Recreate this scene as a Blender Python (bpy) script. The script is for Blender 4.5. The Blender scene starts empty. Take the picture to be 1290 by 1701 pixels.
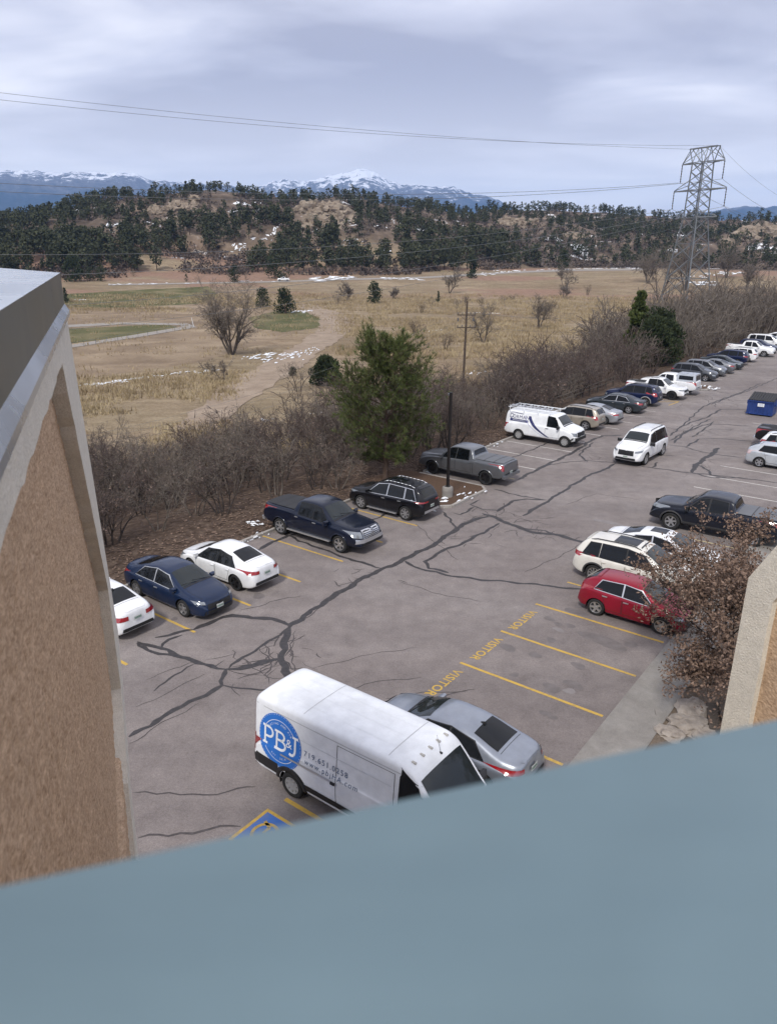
import bpy, bmesh, math, random
import numpy as np
from mathutils import Vector, Matrix, noise as mnoise
R = math.radians
scene = bpy.context.scene
COL = scene.collection
rnd = random.Random(7)

# ------------------------------------------------------------------ camera, sky, sun, exposure
cd = bpy.data.cameras.new('camera')
cam = bpy.data.objects.new('camera', cd); COL.objects.link(cam)
cam.location = (0, 0, 12.7)
cam.rotation_euler = (Matrix.Rotation(R(90 - 19.4), 3, 'X') @ Matrix.Rotation(R(0.4), 3, 'Z')).to_euler()
cd.sensor_fit = 'VERTICAL'; cd.sensor_height = 36; cd.sensor_width = 27; cd.lens = 36 * 1228 / 1701
cd.clip_start = 0.02; cd.clip_end = 60000
cd.dof.use_dof = True; cd.dof.focus_distance = 32; cd.dof.aperture_fstop = 6.0
scene.camera = cam

world = bpy.data.worlds.new('World'); scene.world = world; world.use_nodes = True
nt = world.node_tree; nt.nodes.clear()
def wn(t, **k):
    n = nt.nodes.new(t)
    for a, b in k.items(): setattr(n, a, b)
    return n
SUN_EL, SUN_ROT = R(48), R(200)
sky = wn('ShaderNodeTexSky', sky_type='NISHITA', sun_disc=False, sun_elevation=SUN_EL, sun_rotation=SUN_ROT, altitude=1900, air_density=1.0, dust_density=1.0)
bg = wn('ShaderNodeBackground'); bg.inputs['Strength'].default_value = 0.1
tc = wn('ShaderNodeTexCoord'); sep = wn('ShaderNodeSeparateXYZ')
nt.links.new(tc.outputs['Generated'], sep.inputs[0])
def wm(op, a, b=None, c=None):
    n = wn('ShaderNodeMath', operation=op)
    for i, v in enumerate((a, b, c)):
        if v is None: continue
        if isinstance(v, (int, float)): n.inputs[i].default_value = v
        else: nt.links.new(v, n.inputs[i])
    return n.outputs[0]
# cloud deck: the view direction meets a flat layer overhead
zc = wm('MAXIMUM', sep.outputs['Z'], 0.0)
den = wm('ADD', zc, 0.09)
px_ = wm('DIVIDE', sep.outputs['X'], den); py_ = wm('DIVIDE', sep.outputs['Y'], den)
comb = wn('ShaderNodeCombineXYZ'); nt.links.new(px_, comb.inputs[0]); nt.links.new(py_, comb.inputs[1])
def wnoise(scale, detail, rough, dist, off):
    m = wn('ShaderNodeMapping'); m.inputs['Location'].default_value = off; m.inputs['Scale'].default_value = (scale, scale * 1.35, 1)
    m.inputs['Rotation'].default_value = (0, 0, R(18))
    nt.links.new(comb.outputs[0], m.inputs[0])
    n = wn('ShaderNodeTexNoise'); n.inputs['Scale'].default_value = 1; n.inputs['Detail'].default_value = detail
    n.inputs['Roughness'].default_value = rough; n.inputs['Distortion'].default_value = dist
    nt.links.new(m.outputs[0], n.inputs['Vector']); return n.outputs['Fac']
n1 = wnoise(0.36, 4, 0.5, 0.3, (3.1, 1.7, 0)); n2 = wnoise(0.85, 6, 0.55, 0.5, (7.4, 2.2, 0))
mixv = wm('ADD', wm('MULTIPLY', n1, 0.68), wm('MULTIPLY', n2, 0.32))
ramp = wn('ShaderNodeValToRGB'); cr = ramp.color_ramp
cr.elements[0].position = 0.40; cr.elements[0].color = (2.55, 2.5, 2.95, 1)
cr.elements[1].position = 0.61; cr.elements[1].color = (6.5, 6.35, 6.5, 1)
e = cr.elements.new(0.50); e.color = (4.0, 3.98, 4.5, 1)
nt.links.new(mixv, ramp.inputs[0])
# thinner and brighter towards the horizon, where one looks past the edge of the deck
hz = wn('ShaderNodeMapRange'); hz.inputs['From Min'].default_value = 0.02; hz.inputs['From Max'].default_value = 0.22
hz.inputs['To Min'].default_value = 0.72; hz.inputs['To Max'].default_value = 0.0; hz.interpolation_type = 'SMOOTHSTEP'
nt.links.new(sep.outputs['Z'], hz.inputs[0])
hmix = wn('ShaderNodeMix', data_type='RGBA'); nt.links.new(hz.outputs[0], hmix.inputs[0]); nt.links.new(ramp.outputs[0], hmix.inputs[6])
hmix.inputs[7].default_value = (7.8, 7.3, 7.0, 1)
smix = wn('ShaderNodeMix', data_type='RGBA'); smix.inputs[0].default_value = 0.94
nt.links.new(sky.outputs[0], smix.inputs[6]); nt.links.new(hmix.outputs[2], smix.inputs[7])
nt.links.new(smix.outputs[2], bg.inputs['Color'])
wo = wn('ShaderNodeOutputWorld'); nt.links.new(bg.outputs[0], wo.inputs['Surface'])

sd = bpy.data.lights.new('sun', 'SUN'); sd.energy = 1.5; sd.angle = R(10); sd.color = (1.0, 0.96, 0.9)
sun = bpy.data.objects.new('sun', sd); COL.objects.link(sun)
sun.rotation_euler = (R(90) - SUN_EL, 0, R(180) - SUN_ROT + R(0))
vs = scene.view_settings
vs.view_transform = 'Standard'; vs.look = 'None'; vs.exposure = 1.15; vs.gamma = 1.0; vs.use_curve_mapping = False
cy = scene.cycles
cy.use_denoising = True; cy.max_bounces = 6; cy.diffuse_bounces = 3; cy.glossy_bounces = 3; cy.transmission_bounces = 2
cy.volume_bounces = 0; cy.transparent_max_bounces = 6; cy.caustics_reflective = False; cy.caustics_refractive = False

# ------------------------------------------------------------------ helpers
def tag(o, label=None, cat=None, group=None, kind=None):
    if label: o['label'] = label
    if cat: o['category'] = cat
    if group: o['group'] = group
    if kind: o['kind'] = kind
    return o
def thing(name, label, cat, loc=(0, 0, 0), rz=0.0, group=None):
    o = bpy.data.objects.new(name, None); COL.objects.link(o); o.empty_display_size = 0.3
    o.location = loc; o.rotation_euler = (0, 0, rz)
    return tag(o, label, cat, group)
def link(name, me, parent=None, loc=None, rz=None):
    o = bpy.data.objects.new(name, me); COL.objects.link(o)
    if parent: o.parent = parent
    if loc is not None: o.location = loc
    if rz is not None: o.rotation_euler = (0, 0, rz)
    return o
def mk(name, V, F, mats, parent=None, smooth=False, midx=None, loc=None):
    me = bpy.data.meshes.new(name)
    me.from_pydata([tuple(map(float, v)) for v in V], [], [tuple(int(i) for i in f) for f in F])
    for m in (mats if isinstance(mats, (list, tuple)) else [mats]): me.materials.append(m)
    if midx is not None: me.polygons.foreach_set('material_index', np.asarray(midx, np.int32))
    if smooth: me.polygons.foreach_set('use_smooth', np.ones(len(me.polygons), bool))
    me.update()
    return link(name, me, parent, loc)
def fast_mesh(name, V, F, mats, smooth=False, midx=None):
    """V (n,3), F (m,k) with one face size"""
    V = np.asarray(V, np.float32); F = np.asarray(F, np.int32); k = F.shape[1]
    me = bpy.data.meshes.new(name)
    me.vertices.add(len(V)); me.vertices.foreach_set('co', V.ravel())
    me.loops.add(F.size); me.loops.foreach_set('vertex_index', F.ravel())
    me.polygons.add(len(F)); me.polygons.foreach_set('loop_start', np.arange(0, F.size, k, dtype=np.int32))
    me.polygons.foreach_set('loop_total', np.full(len(F), k, np.int32))
    for m in (mats if isinstance(mats, (list, tuple)) else [mats]): me.materials.append(m)
    if midx is not None: me.polygons.foreach_set('material_index', np.asarray(midx, np.int32))
    if smooth: me.polygons.foreach_set('use_smooth', np.ones(len(F), bool))
    me.update(); me.validate()
    return me
class MB:
    """collects simple solids into one mesh"""
    def __init__(s): s.V = []; s.F = []; s.M = []
    def add(s, V, F, m=0):
        b = len(s.V); s.V += [tuple(v) for v in V]; s.F += [tuple(i + b for i in f) for f in F]; s.M += [m] * len(F); return s
    def box(s, c, d, rz=0, m=0, tilt=None):
        M = Matrix.Rotation(rz, 3, 'Z')
        if tilt is not None: M = M @ tilt
        V = [Vector(c) + M @ Vector((d[0] * a / 2, d[1] * b / 2, d[2] * e / 2)) for a in (-1, 1) for b in (-1, 1) for e in (-1, 1)]
        return s.add(V, [(0, 1, 3, 2), (4, 6, 7, 5), (0, 4, 5, 1), (2, 3, 7, 6), (0, 2, 6, 4), (1, 5, 7, 3)], m)
    def tube(s, p, q, r0, r1=None, n=6, m=0, cap=True):
        r1 = r0 if r1 is None else r1
        p, q = Vector(p), Vector(q); d = (q - p)
        if d.length < 1e-6: return s
        d.normalize(); a = d.orthogonal().normalized(); b = d.cross(a)
        V = [p + (a * math.cos(t) + b * math.sin(t)) * r0 for t in [2 * math.pi * i / n for i in range(n)]] + \
            [q + (a * math.cos(t) + b * math.sin(t)) * r1 for t in [2 * math.pi * i / n for i in range(n)]]
        F = [(i, (i + 1) % n, n + (i + 1) % n, n + i) for i in range(n)]
        if cap: F += [tuple(range(n - 1, -1, -1)), tuple(range(n, 2 * n))]
        return s.add(V, F, m)
    def path(s, pts, r, n=5, m=0):
        for a, b in zip(pts, pts[1:]): s.tube(a, b, r, r, n, m)
        return s
    def lathe(s, prof, n=16, c=(0, 0, 0), m=0, axis='Z'):
        V = []; F = []
        for (r, z) in prof:
            for i in range(n):
                t = 2 * math.pi * i / n
                v = (r * math.cos(t), r * math.sin(t), z)
                if axis == 'Y': v = (v[0], v[2], v[1])
                V.append((v[0] + c[0], v[1] + c[1], v[2] + c[2]))
        for j in range(len(prof) - 1):
            for i in range(n): F.append((j * n + i, j * n + (i + 1) % n, (j + 1) * n + (i + 1) % n, (j + 1) * n + i))
        return s.add(V, F, m)
    def prism(s, poly, z0, z1, m=0):
        n = len(poly)
        V = [(x, y, z0) for x, y in poly] + [(x, y, z1) for x, y in poly]
        F = [tuple(range(n - 1, -1, -1)), tuple(range(n, 2 * n))] + [(i, (i + 1) % n, n + (i + 1) % n, n + i) for i in range(n)]
        return s.add(V, F, m)
    def build(s, name, mats, parent=None, smooth=False, loc=None):
        return mk(name, s.V, s.F, mats, parent, smooth, s.M, loc)
UA = R(53); LU = np.array([math.cos(UA), math.sin(UA)]); LV = np.array([math.sin(UA), -math.cos(UA)])
def lot(u, v, z=0.0): return (float(LU[0] * u + LV[0] * v), float(LU[1] * u + LV[1] * v), z)
HEAD = R(-37)             # heading of a car whose nose points from the kerb to the building
def sstep(a, b, x):
    t = np.clip((x - a) / (b - a), 0, 1); return t * t * (3 - 2 * t)

# ------------------------------------------------------------------ materials
def mat(name, color=(.5, .5, .5), rough=.6, metal=0.0, spec=.5, coat=0.0, trans=0.0):
    m = bpy.data.materials.new(name); m.use_nodes = True
    b = m.node_tree.nodes['Principled BSDF']
    b.inputs['Base Color'].default_value = (*color, 1); b.inputs['Roughness'].default_value = rough
    b.inputs['Metallic'].default_value = metal; b.inputs['Specular IOR Level'].default_value = spec
    b.inputs['Coat Weight'].default_value = coat; b.inputs['Coat Roughness'].default_value = .05
    return m
class NM:
    """small node-graph builder on a Principled material"""
    def __init__(s, name, rough=.8, metal=0.0, spec=.3):
        s.m = mat(name, rough=rough, metal=metal, spec=spec); s.t = s.m.node_tree; s.b = s.t.nodes['Principled BSDF']
        s.tc = s.t.nodes.new('ShaderNodeTexCoord')
    def n(s, t, **k):
        q = s.t.nodes.new(t)
        for a, b in k.items(): setattr(q, a, b)
        return q
    def noise(s, scale, detail=4, rough=.55, dist=0, vec='Object', stretch=None, off=None):
        q = s.n('ShaderNodeTexNoise'); q.inputs['Scale'].default_value = scale; q.inputs['Detail'].default_value = detail
        q.inputs['Roughness'].default_value = rough; q.inputs['Distortion'].default_value = dist
        v = s.tc.outputs[vec]
        if stretch or off:
            mp = s.n('ShaderNodeMapping')
            if stretch: mp.inputs['Scale'].default_value = stretch
            if off: mp.inputs['Location'].default_value = off
            s.t.links.new(v, mp.inputs[0]); v = mp.outputs[0]
        s.t.links.new(v, q.inputs['Vector']); return q.outputs['Fac']
    def ramp(s, fac, stops):
        q = s.n('ShaderNodeValToRGB'); r = q.color_ramp
        while len(r.elements) < len(stops): r.elements.new(.5)
        for e, (p, c) in zip(r.elements, stops):
            e.position = p; e.color = (*c, 1) if len(c) == 3 else c
        s.t.links.new(fac, q.inputs[0]); return q.outputs[0]
    def mix(s, fac, a, b, mode='MIX'):
        q = s.n('ShaderNodeMix', data_type='RGBA', blend_type=mode)
        for i, v in ((0, fac), (6, a), (7, b)):
            if isinstance(v, (int, float)): q.inputs[i].default_value = v
            elif isinstance(v, tuple): q.inputs[i].default_value = (*v, 1)
            else: s.t.links.new(v, q.inputs[i])
        return q.outputs[2]
    def math(s, op, a, b=0.0):
        q = s.n('ShaderNodeMath', operation=op)
        for i, v in enumerate((a, b)):
            if isinstance(v, (int, float)): q.inputs[i].default_value = v
            else: s.t.links.new(v, q.inputs[i])
        return q.outputs[0]
    def attr(s, name):
        q = s.n('ShaderNodeAttribute', attribute_name=name); return q
    def color(s, c): s.t.links.new(c, s.b.inputs['Base Color']); return s
    def roughness(s, c): s.t.links.new(c, s.b.inputs['Roughness']); return s
    def bump(s, h, strength=.5, dist=.02):
        q = s.n('ShaderNodeBump'); q.inputs['Strength'].default_value = strength; q.inputs['Distance'].default_value = dist
        s.t.links.new(h, q.inputs['Height']); s.t.links.new(q.outputs[0], s.b.inputs['Normal']); return s

# ------------------------------------------------------------------ terrain shape (metres; the car park is z = 0)
HILL = np.array([(-55, .07), (-26.26, 0.0229), (-24.07, 0.0300), (-22.15, 0.0412), (-19.83, 0.0513), (-17.48, 0.0556), (-14.66, 0.0641), (-12.82, 0.0675), (-10.57, 0.0642), (-8.91, 0.0620), (-6.37, 0.0620), (-3.81, 0.0625), (-1.66, 0.0601), (0.49, 0.0548), (3.09, 0.0487), (5.25, 0.0433), (6.96, 0.0440), (8.65, 0.0475), (10.75, 0.0475), (13.24, 0.0466), (15.28, 0.0444), (18.08, 0.0414), (20.02, 0.0398), (22.68, 0.0356), (25.93, 0.0338), (50, .03), (75, .01)])
HBASE = np.array([(-60, 400), (-25, 400), (-12, 420), (0, 420), (6, 440), (14, 520), (22, 540), (30, 520), (60, 520)])
HCREST = np.array([(-60, 640), (-25, 620), (-14, 640), (-2, 660), (6, 760), (14, 860), (24, 860), (60, 860)])
def vnoise2(x, y, seed=0):
    xi = np.floor(x); yi = np.floor(y); fx = x - xi; fy = y - yi
    fx = fx * fx * (3 - 2 * fx); fy = fy * fy * (3 - 2 * fy)
    def h(a, b):
        t = np.sin(a * 127.1 + b * 311.7 + seed * 74.7) * 43758.5453; return t - np.floor(t)
    return (h(xi, yi) * (1 - fx) + h(xi + 1, yi) * fx) * (1 - fy) + (h(xi, yi + 1) * (1 - fx) + h(xi + 1, yi + 1) * fx) * fy
def fbm(x, y, o=5, seed=0, ridged=False):
    a = .5; t = 0; n = 0
    for i in range(o):
        v = vnoise2(x, y, seed + i)
        if ridged: v = 1 - np.abs(2 * v - 1)
        t = t + a * v; n += a; a *= .5; x = x * 2.03 + 11.3; y = y * 2.03 + 5.7
    return t / n
def T(x, y):
    x = np.asarray(x, float); y = np.asarray(y, float)
    u = x * LU[0] + y * LU[1]; v = x * LV[0] + y * LV[1]
    r = np.hypot(x, y); az = np.degrees(np.arctan2(x, y))
    bank = sstep(-52, -27, v)
    z = -5 * (1 - bank) + .12 * sstep(-24.6, -25.6, v) * (1 - sstep(-27, -32, v)) - .02
    rb = np.interp(az, HBASE[:, 0], HBASE[:, 1]); rc = np.interp(az, HCREST[:, 0], HCREST[:, 1])
    z = z + 9.0 * sstep(300, 470, r)
    te = np.interp(az, HILL[:, 0], HILL[:, 1])
    hc = rc * te + 12.7 - 4.0
    t = np.clip((r - rb) / (rc - rb), 0, 1.0)
    prof = t ** 1.25 * (1 - .35 * t) / .65
    fall = 1 - .75 * sstep(1.15, 2.6, r / rc)
    amp = sstep(0, .3, t) * (1 - .7 * sstep(.75, 1.0, t) * (1 - sstep(1.0, 1.1, r / rc)))
    gul = (fbm(x / 75, y / 75, 4, 3, True) - .62) * 20
    stp = (fbm(x / 38, y / 38, 3, 9) - .5) * 9
    return z + np.maximum(hc, 0) * prof * fall + (gul + stp) * amp

# ------------------------------------------------------------------ ground sheet
azs = np.unique(np.concatenate([np.arange(-180, -40, 5.0), np.arange(-40, -32, 1.0), np.arange(-32, 34, .3), np.arange(34, 42, 1.0), np.arange(42, 181, 5.0)]))
rs = [2.0]
while rs[-1] < 14500:
    r = rs[-1]; rs.append(r * (1.06 if r < 18 else 1.011 if r < 330 else 1.012 if r < 950 else 1.09))
rs = np.array(rs)
AZ, RR = np.meshgrid(np.radians(azs), rs, indexing='ij')
X = RR * np.sin(AZ); Y = RR * np.cos(AZ); Z = T(X, Y)
na, nr = AZ.shape
idx = np.arange(na * nr).reshape(na, nr)
F = np.stack([idx[:-1, :-1], idx[1:, :-1], idx[1:, 1:], idx[:-1, 1:]], -1).reshape(-1, 4)
uu = X * LU[0] + Y * LU[1]; vv = X * LV[0] + Y * LV[1]
bankw = sstep(-60, -40, vv + (fbm(X / 9, Y / 9, 3, 5) - .5) * 16)
hillw = sstep(455, 500, RR + (fbm(X / 60, Y / 60, 3, 6) - .5) * 60)
me = fast_mesh('terrain', np.stack([X, Y, Z], -1).reshape(-1, 3), F, [], True)
at = me.color_attributes.new('zone', 'FLOAT_COLOR', 'POINT')
at.data.foreach_set('color', np.stack([bankw, hillw, sstep(300, 345, RR) * (1 - sstep(470, 500, RR)) * sstep(.50, .60, fbm(X / 70 + 3, Y / 26, 4, 8)), np.ones_like(X)], -1).astype(np.float32).ravel())
g = NM('dry_ground', .95, spec=.1)
n_a = g.noise(.045, 5, .6); n_b = g.noise(.5, 5, .65, .4); n_c = g.noise(3.0, 4, .7); n_d = g.noise(.012, 4, .6)
n_s = g.noise(.22, 5, .62, .3, stretch=(.35, 1.5, 1))
straw = g.ramp(g.math('ADD', g.math('MULTIPLY', n_b, .4), g.math('MULTIPLY', n_s, .6)), [(.30, (.155, .115, .078)), (.48, (.275, .212, .145)), (.66, (.42, .345, .242))])
rust = g.ramp(n_b, [(.25, (.15, .10, .068)), (.75, (.27, .185, .125))])
c = g.mix(g.ramp(n_d, [(.48, (0, 0, 0)), (.64, (.85, .85, .85))]), straw, rust)
c = g.mix(g.ramp(n_a, [(.35, (0, 0, 0)), (.65, (.55, .55, .55))]), c, (.19, .155, .095))
c = g.mix(.55, c, g.ramp(n_c, [(.3, (.45, .42, .4)), (.7, (1.25, 1.25, 1.2))]), 'MULTIPLY')
litter = g.ramp(n_c, [(.3, (.042, .03, .023)), (.5, (.085, .060, .046)), (.72, (.15, .112, .085))])
zn = g.attr('zone'); zs_ = g.n('ShaderNodeSeparateColor'); g.t.links.new(zn.outputs['Color'], zs_.inputs[0])
c = g.mix(zs_.outputs[2], c, g.ramp(n_b, [(.25, (.185, .118, .083)), (.75, (.31, .205, .15))]))
c = g.mix(zs_.outputs[0], c, litter)
hn = g.noise(.06, 6, .65); hs = g.noise(.022, 5, .6, .6, off=(31, 7, 0))
hillc = g.ramp(hn, [(.3, (.055, .043, .034)), (.5, (.115, .088, .068)), (.66, (.24, .185, .14))])
hillc = g.mix(g.ramp(g.math('ADD', g.math('MULTIPLY', hs, .6), g.math('MULTIPLY', hn, .4)), [(.585, (0, 0, 0)), (.60, (1, 1, 1))]), hillc, (.78, .80, .84))
c = g.mix(zs_.outputs[1], c, hillc)
g.color(c); g.bump(n_c, .7, .12)
me.materials.append(g.m)
tag(link('terrain', me), kind='structure')

# ------------------------------------------------------------------ car park surface
def noisy(pts, step, amp, seed=0, closed=True):
    out = []; n = len(pts); r_ = random.Random(seed)
    for i in range(n if closed else n - 1):
        a = Vector(pts[i][:2]); b = Vector(pts[(i + 1) % n][:2]); k = max(1, int((b - a).length / step))
        for j in range(k):
            p = a.lerp(b, j / k); out.append((p.x + r_.uniform(-amp, amp), p.y + r_.uniform(-amp, amp)))
    return out
def sheet(name, pts, dz, m, parent=None, drape=True, z=None, kind='structure'):
    """a thin surface laid on the ground: outline pts (x, y), dz above what it lies on"""
    from mathutils.geometry import tessellate_polygon
    P = [Vector((p[0], p[1], 0)) for p in pts]
    tris = tessellate_polygon([P])
    V = np.array([(p.x, p.y) for p in P])
    bm = bmesh.new()
    vs_ = [bm.verts.new(p) for p in P]
    for t in tris:
        try: bm.faces.new([vs_[i] for i in t])
        except ValueError: pass
    if drape and z is None:
        for _ in range(3):
            long = [e for e in bm.edges if e.calc_length() > 9]
            if not long or len(bm.edges) > 9000: break
            bmesh.ops.subdivide_edges(bm, edges=long, cuts=1)
            bmesh.ops.triangulate(bm, faces=[f for f in bm.faces if len(f.verts) > 3])
    bmesh.ops.recalc_face_normals(bm, faces=bm.faces)
    xy = np.array([(v.co.x, v.co.y) for v in bm.verts])
    zz = T(xy[:, 0], xy[:, 1]) + dz if z is None else np.full(len(xy), z + dz)
    for v, q in zip(bm.verts, zz): v.co.z = q
    for f in bm.faces:
        if f.normal.z < 0: f.normal_flip()
    me = bpy.data.meshes.new(name); bm.to_mesh(me); bm.free(); me.materials.append(m)
    o = link(name, me, parent)
    if kind: o['kind'] = kind
    return o
asph = NM('weathered_asphalt', .88, spec=.25)
a1 = asph.noise(.11, 6, .6, .3); a2 = asph.noise(1.3, 6, .7); a3 = asph.noise(38, 3, .7); a4 = asph.noise(.5, 5, .6, 1.0, off=(5, 5, 0))
ca = asph.ramp(a1, [(.3, (.182, .157, .148)), (.5, (.222, .196, .185)), (.7, (.262, .238, .226))])
ca = asph.mix(.75, ca, asph.ramp(a2, [(.25, (.68, .67, .68)), (.75, (1.24, 1.24, 1.23))]), 'MULTIPLY')
ca = asph.mix(.8, ca, asph.ramp(a3, [(.3, (.62, .62, .62)), (.7, (1.28, 1.28, 1.28))]), 'MULTIPLY')
ca = asph.mix(.8, ca, asph.ramp(asph.noise(13, 4, .75), [(.3, (.78, .78, .78)), (.7, (1.2, 1.2, 1.2))]), 'MULTIPLY')
# long tyre-worn streaks that run with the drive aisle
mp = asph.n('ShaderNodeMapping'); mp.inputs['Rotation'].default_value = (0, 0, -UA); mp.inputs['Scale'].default_value = (.03, .55, 1)
asph.t.links.new(asph.tc.outputs['Object'], mp.inputs[0])
ns = asph.n('ShaderNodeTexNoise'); ns.inputs['Scale'].default_value = 1.0; ns.inputs['Detail'].default_value = 5; asph.t.links.new(mp.outputs[0], ns.inputs['Vector'])
ca = asph.mix(.7, ca, asph.ramp(ns.outputs['Fac'], [(.3, (.80, .79, .80)), (.7, (1.14, 1.13, 1.12))]), 'MULTIPLY')
ca = asph.mix(asph.ramp(a4, [(.62, (0, 0, 0)), (.78, (.45, .45, .45))]), ca, (.085, .075, .075))
asph.color(ca); asph.bump(a3, .35, .01)
sheet('car_park', [lot(-12, -24.5), lot(230, -24.5), lot(230, 26), lot(60, 26), lot(60, -5.9), lot(-12, -5.9)], 0.0, asph.m, z=0.0)

conc = NM('old_concrete', .85, spec=.3)
c1 = conc.noise(.5, 5, .6, .4); c2 = conc.noise(30, 3, .7); c3 = conc.noise(2.2, 5, .65, .6)
cc = conc.ramp(c1, [(.3, (.215, .198, .18)), (.7, (.30, .285, .262))])
cc = conc.mix(.6, cc, conc.ramp(c3, [(.3, (.72, .72, .72)), (.7, (1.14, 1.14, 1.14))]), 'MULTIPLY')
cc = conc.mix(.5, cc, conc.ramp(c2, [(.3, (.75, .75, .75)), (.7, (1.2, 1.2, 1.2))]), 'MULTIPLY')
conc.color(cc); conc.bump(c2, .4, .008)
kerb_m = NM('kerb_concrete', .85, spec=.3)
k1 = kerb_m.noise(3, 5, .65); kerb_m.color(kerb_m.ramp(k1, [(.3, (.24, .22, .20)), (.7, (.42, .395, .36))])).bump(kerb_m.noise(40, 3), .4, .008)

# walkway along the building: a concrete slab of several pours, one step above the asphalt
wk = MB(); wk.prism([lot(-8, -5.88)[:2], lot(60, -5.88)[:2], lot(60, -4.5)[:2], lot(-8, -4.5)[:2]], -.2, .05)
o = wk.build('walkway', conc.m); o['kind'] = 'structure'
bed = NM('planting_bed_soil', .95, spec=.1)
b1 = bed.noise(2, 5, .7); b2 = bed.noise(22, 4, .75)
bed.color(bed.mix(.7, bed.ramp(b1, [(.3, (.11, .085, .065)), (.7, (.22, .18, .145))]), bed.ramp(b2, [(.3, (.45, .42, .4)), (.7, (1.4, 1.4, 1.35))]), 'MULTIPLY')).bump(b2, .8, .03)
o = sheet('planting_bed', [lot(-8, -4.5), lot(60, -4.5), lot(60, 12), lot(-8, 12)], 0.03, bed.m, z=0.0)

# kerbs: along the brush, and round the two islands
def kerb(name, pts, w=.16, h=.13, closed=False):
    m = MB(); P = [Vector((p[0], p[1], 0)) for p in pts]
    n = len(P)
    for i in range(n if closed else n - 1):
        a, b = P[i], P[(i + 1) % n]; L = (b - a).length; k = max(1, round(L / 3.0)); d = (b - a).normalized(); nrm = Vector((-d.y, d.x, 0))
        for j in range(k):
            p = a + d * (L * j / k + .008); q = a + d * (L * (j + 1) / k - .008); jz = rnd.uniform(-.008, .008); js = rnd.uniform(-.012, .012)
            c = (p + q) / 2 + nrm * js
            m.box((c.x, c.y, (h + jz) / 2 - .05), ((q - p).length, w, h + jz + .1), math.atan2(d.y, d.x))
    o = m.build(name, kerb_m.m); o['kind'] = 'structure'; return o
kerb('kerb', [lot(6, -24.42), lot(30.2, -24.42)])
kerb('kerb', [lot(36.0, -24.42), lot(76.5, -24.42)])
kerb('kerb', [lot(79.6, -24.42), lot(200, -24.42)])
mulch = NM('bark_mulch', .95, spec=.1)
m1 = mulch.noise(26, 4, .8); mulch.color(mulch.ramp(m1, [(.3, (.05, .032, .022)), (.55, (.12, .078, .055)), (.75, (.2, .14, .10))])).bump(m1, .9, .04)
for (ua, ub, vb) in ((30.95, 35.45, -19.55), (76.6, 79.5, -18.9)):
    kerb('island_kerb', [lot(ua, -24.4), lot(ua, vb - .5), lot(ua + .5, vb), lot(ub - .5, vb), lot(ub, vb - .5), lot(ub, -24.4)])
    sheet('island_mulch', [lot(ua + .08, -26), lot(ua + .08, vb - .5), lot(ua + .55, vb - .08), lot(ub - .55, vb - .08), lot(ub - .08, vb - .5), lot(ub - .08, -26)], 0.125, mulch.m, z=0.0)

# ------------------------------------------------------------------ field surfaces
dirt = NM('dirt_track', .95, spec=.1)
d1 = dirt.noise(.35, 5, .65, .5); d2 = dirt.noise(4, 4, .7)
dirt.color(dirt.mix(.6, dirt.ramp(d1, [(.3, (.24, .185, .138)), (.7, (.36, .29, .222))]), dirt.ramp(d2, [(.3, (.7, .7, .7)), (.7, (1.2, 1.2, 1.2))]), 'MULTIPLY')).bump(d2, .6, .08)
turf = NM('winter_turf', .95, spec=.1)
t1 = turf.noise(.08, 5, .6, .5); t2 = turf.noise(2.5, 4, .7)
turf.color(turf.mix(.6, turf.ramp(t1, [(.32, (.078, .085, .035)), (.5, (.12, .115, .055)), (.68, (.21, .175, .10))]), turf.ramp(t2, [(.3, (.65, .65, .65)), (.7, (1.2, 1.2, 1.2))]), 'MULTIPLY')).bump(t2, .5, .08)
mown = NM('mown_dry_grass', .95, spec=.1)
w1 = mown.noise(.10, 5, .6, .5); w2 = mown.noise(2.0, 4, .7)
mown.color(mown.mix(.6, mown.ramp(w1, [(.3, (.175, .130, .09)), (.5, (.25, .19, .13)), (.7, (.345, .272, .19))]), mown.ramp(w2, [(.3, (.65, .65, .65)), (.7, (1.2, 1.2, 1.2))]), 'MULTIPLY')).bump(w2, .5, .08)
snow_m = NM('old_snow', .6, spec=.3)
s1 = snow_m.noise(3, 4, .6); snow_m.color(snow_m.ramp(s1, [(.3, (.62, .66, .72)), (.6, (.84, .86, .88))])).bump(s1, .4, .05)
path_m = NM('pale_path', .9, spec=.2)
path_m.color(path_m.ramp(path_m.noise(1.5, 5, .65), [(.3, (.23, .205, .18)), (.7, (.34, .315, .285))]))
sheet('mown_field', noisy([(-75.52, 161.26), (-128.05, 277.57), (-126.14, 299.48), (-92.43, 340.69), (-63.13, 355.80), (-24.41, 289.56), (-16.18, 199.92), (-26.22, 151.12), (-31.97, 125.16), (-38.24, 116.21), (-45.45, 106.15), (-48.75, 101.99)], 3, .5, 1), .02, mown.m)
sheet('sports_turf', noisy([(-130.96, 305.48), (-109.39, 327.41), (-82.04, 347.56), (-70.61, 315.89), (-66.89, 268.12), (-83.70, 248.76), (-104.41, 246.73)], 3, .9, 2), .04, turf.m)
sheet('sports_turf', noisy([(-78.12, 177.96), (-57.34, 191.71), (-51.38, 184.27), (-55.63, 167.42), (-63.98, 148.89), (-68.33, 150.66)], 2, .6, 3), .045, turf.m)
sheet('sports_turf', noisy([(-39.11, 213.02), (-35.46, 240.22), (-26.49, 236.09), (-17.24, 207.07), (-17.52, 185.20), (-24.61, 174.70), (-32.48, 184.13)], 2, .7, 4), .04, turf.m)
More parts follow.
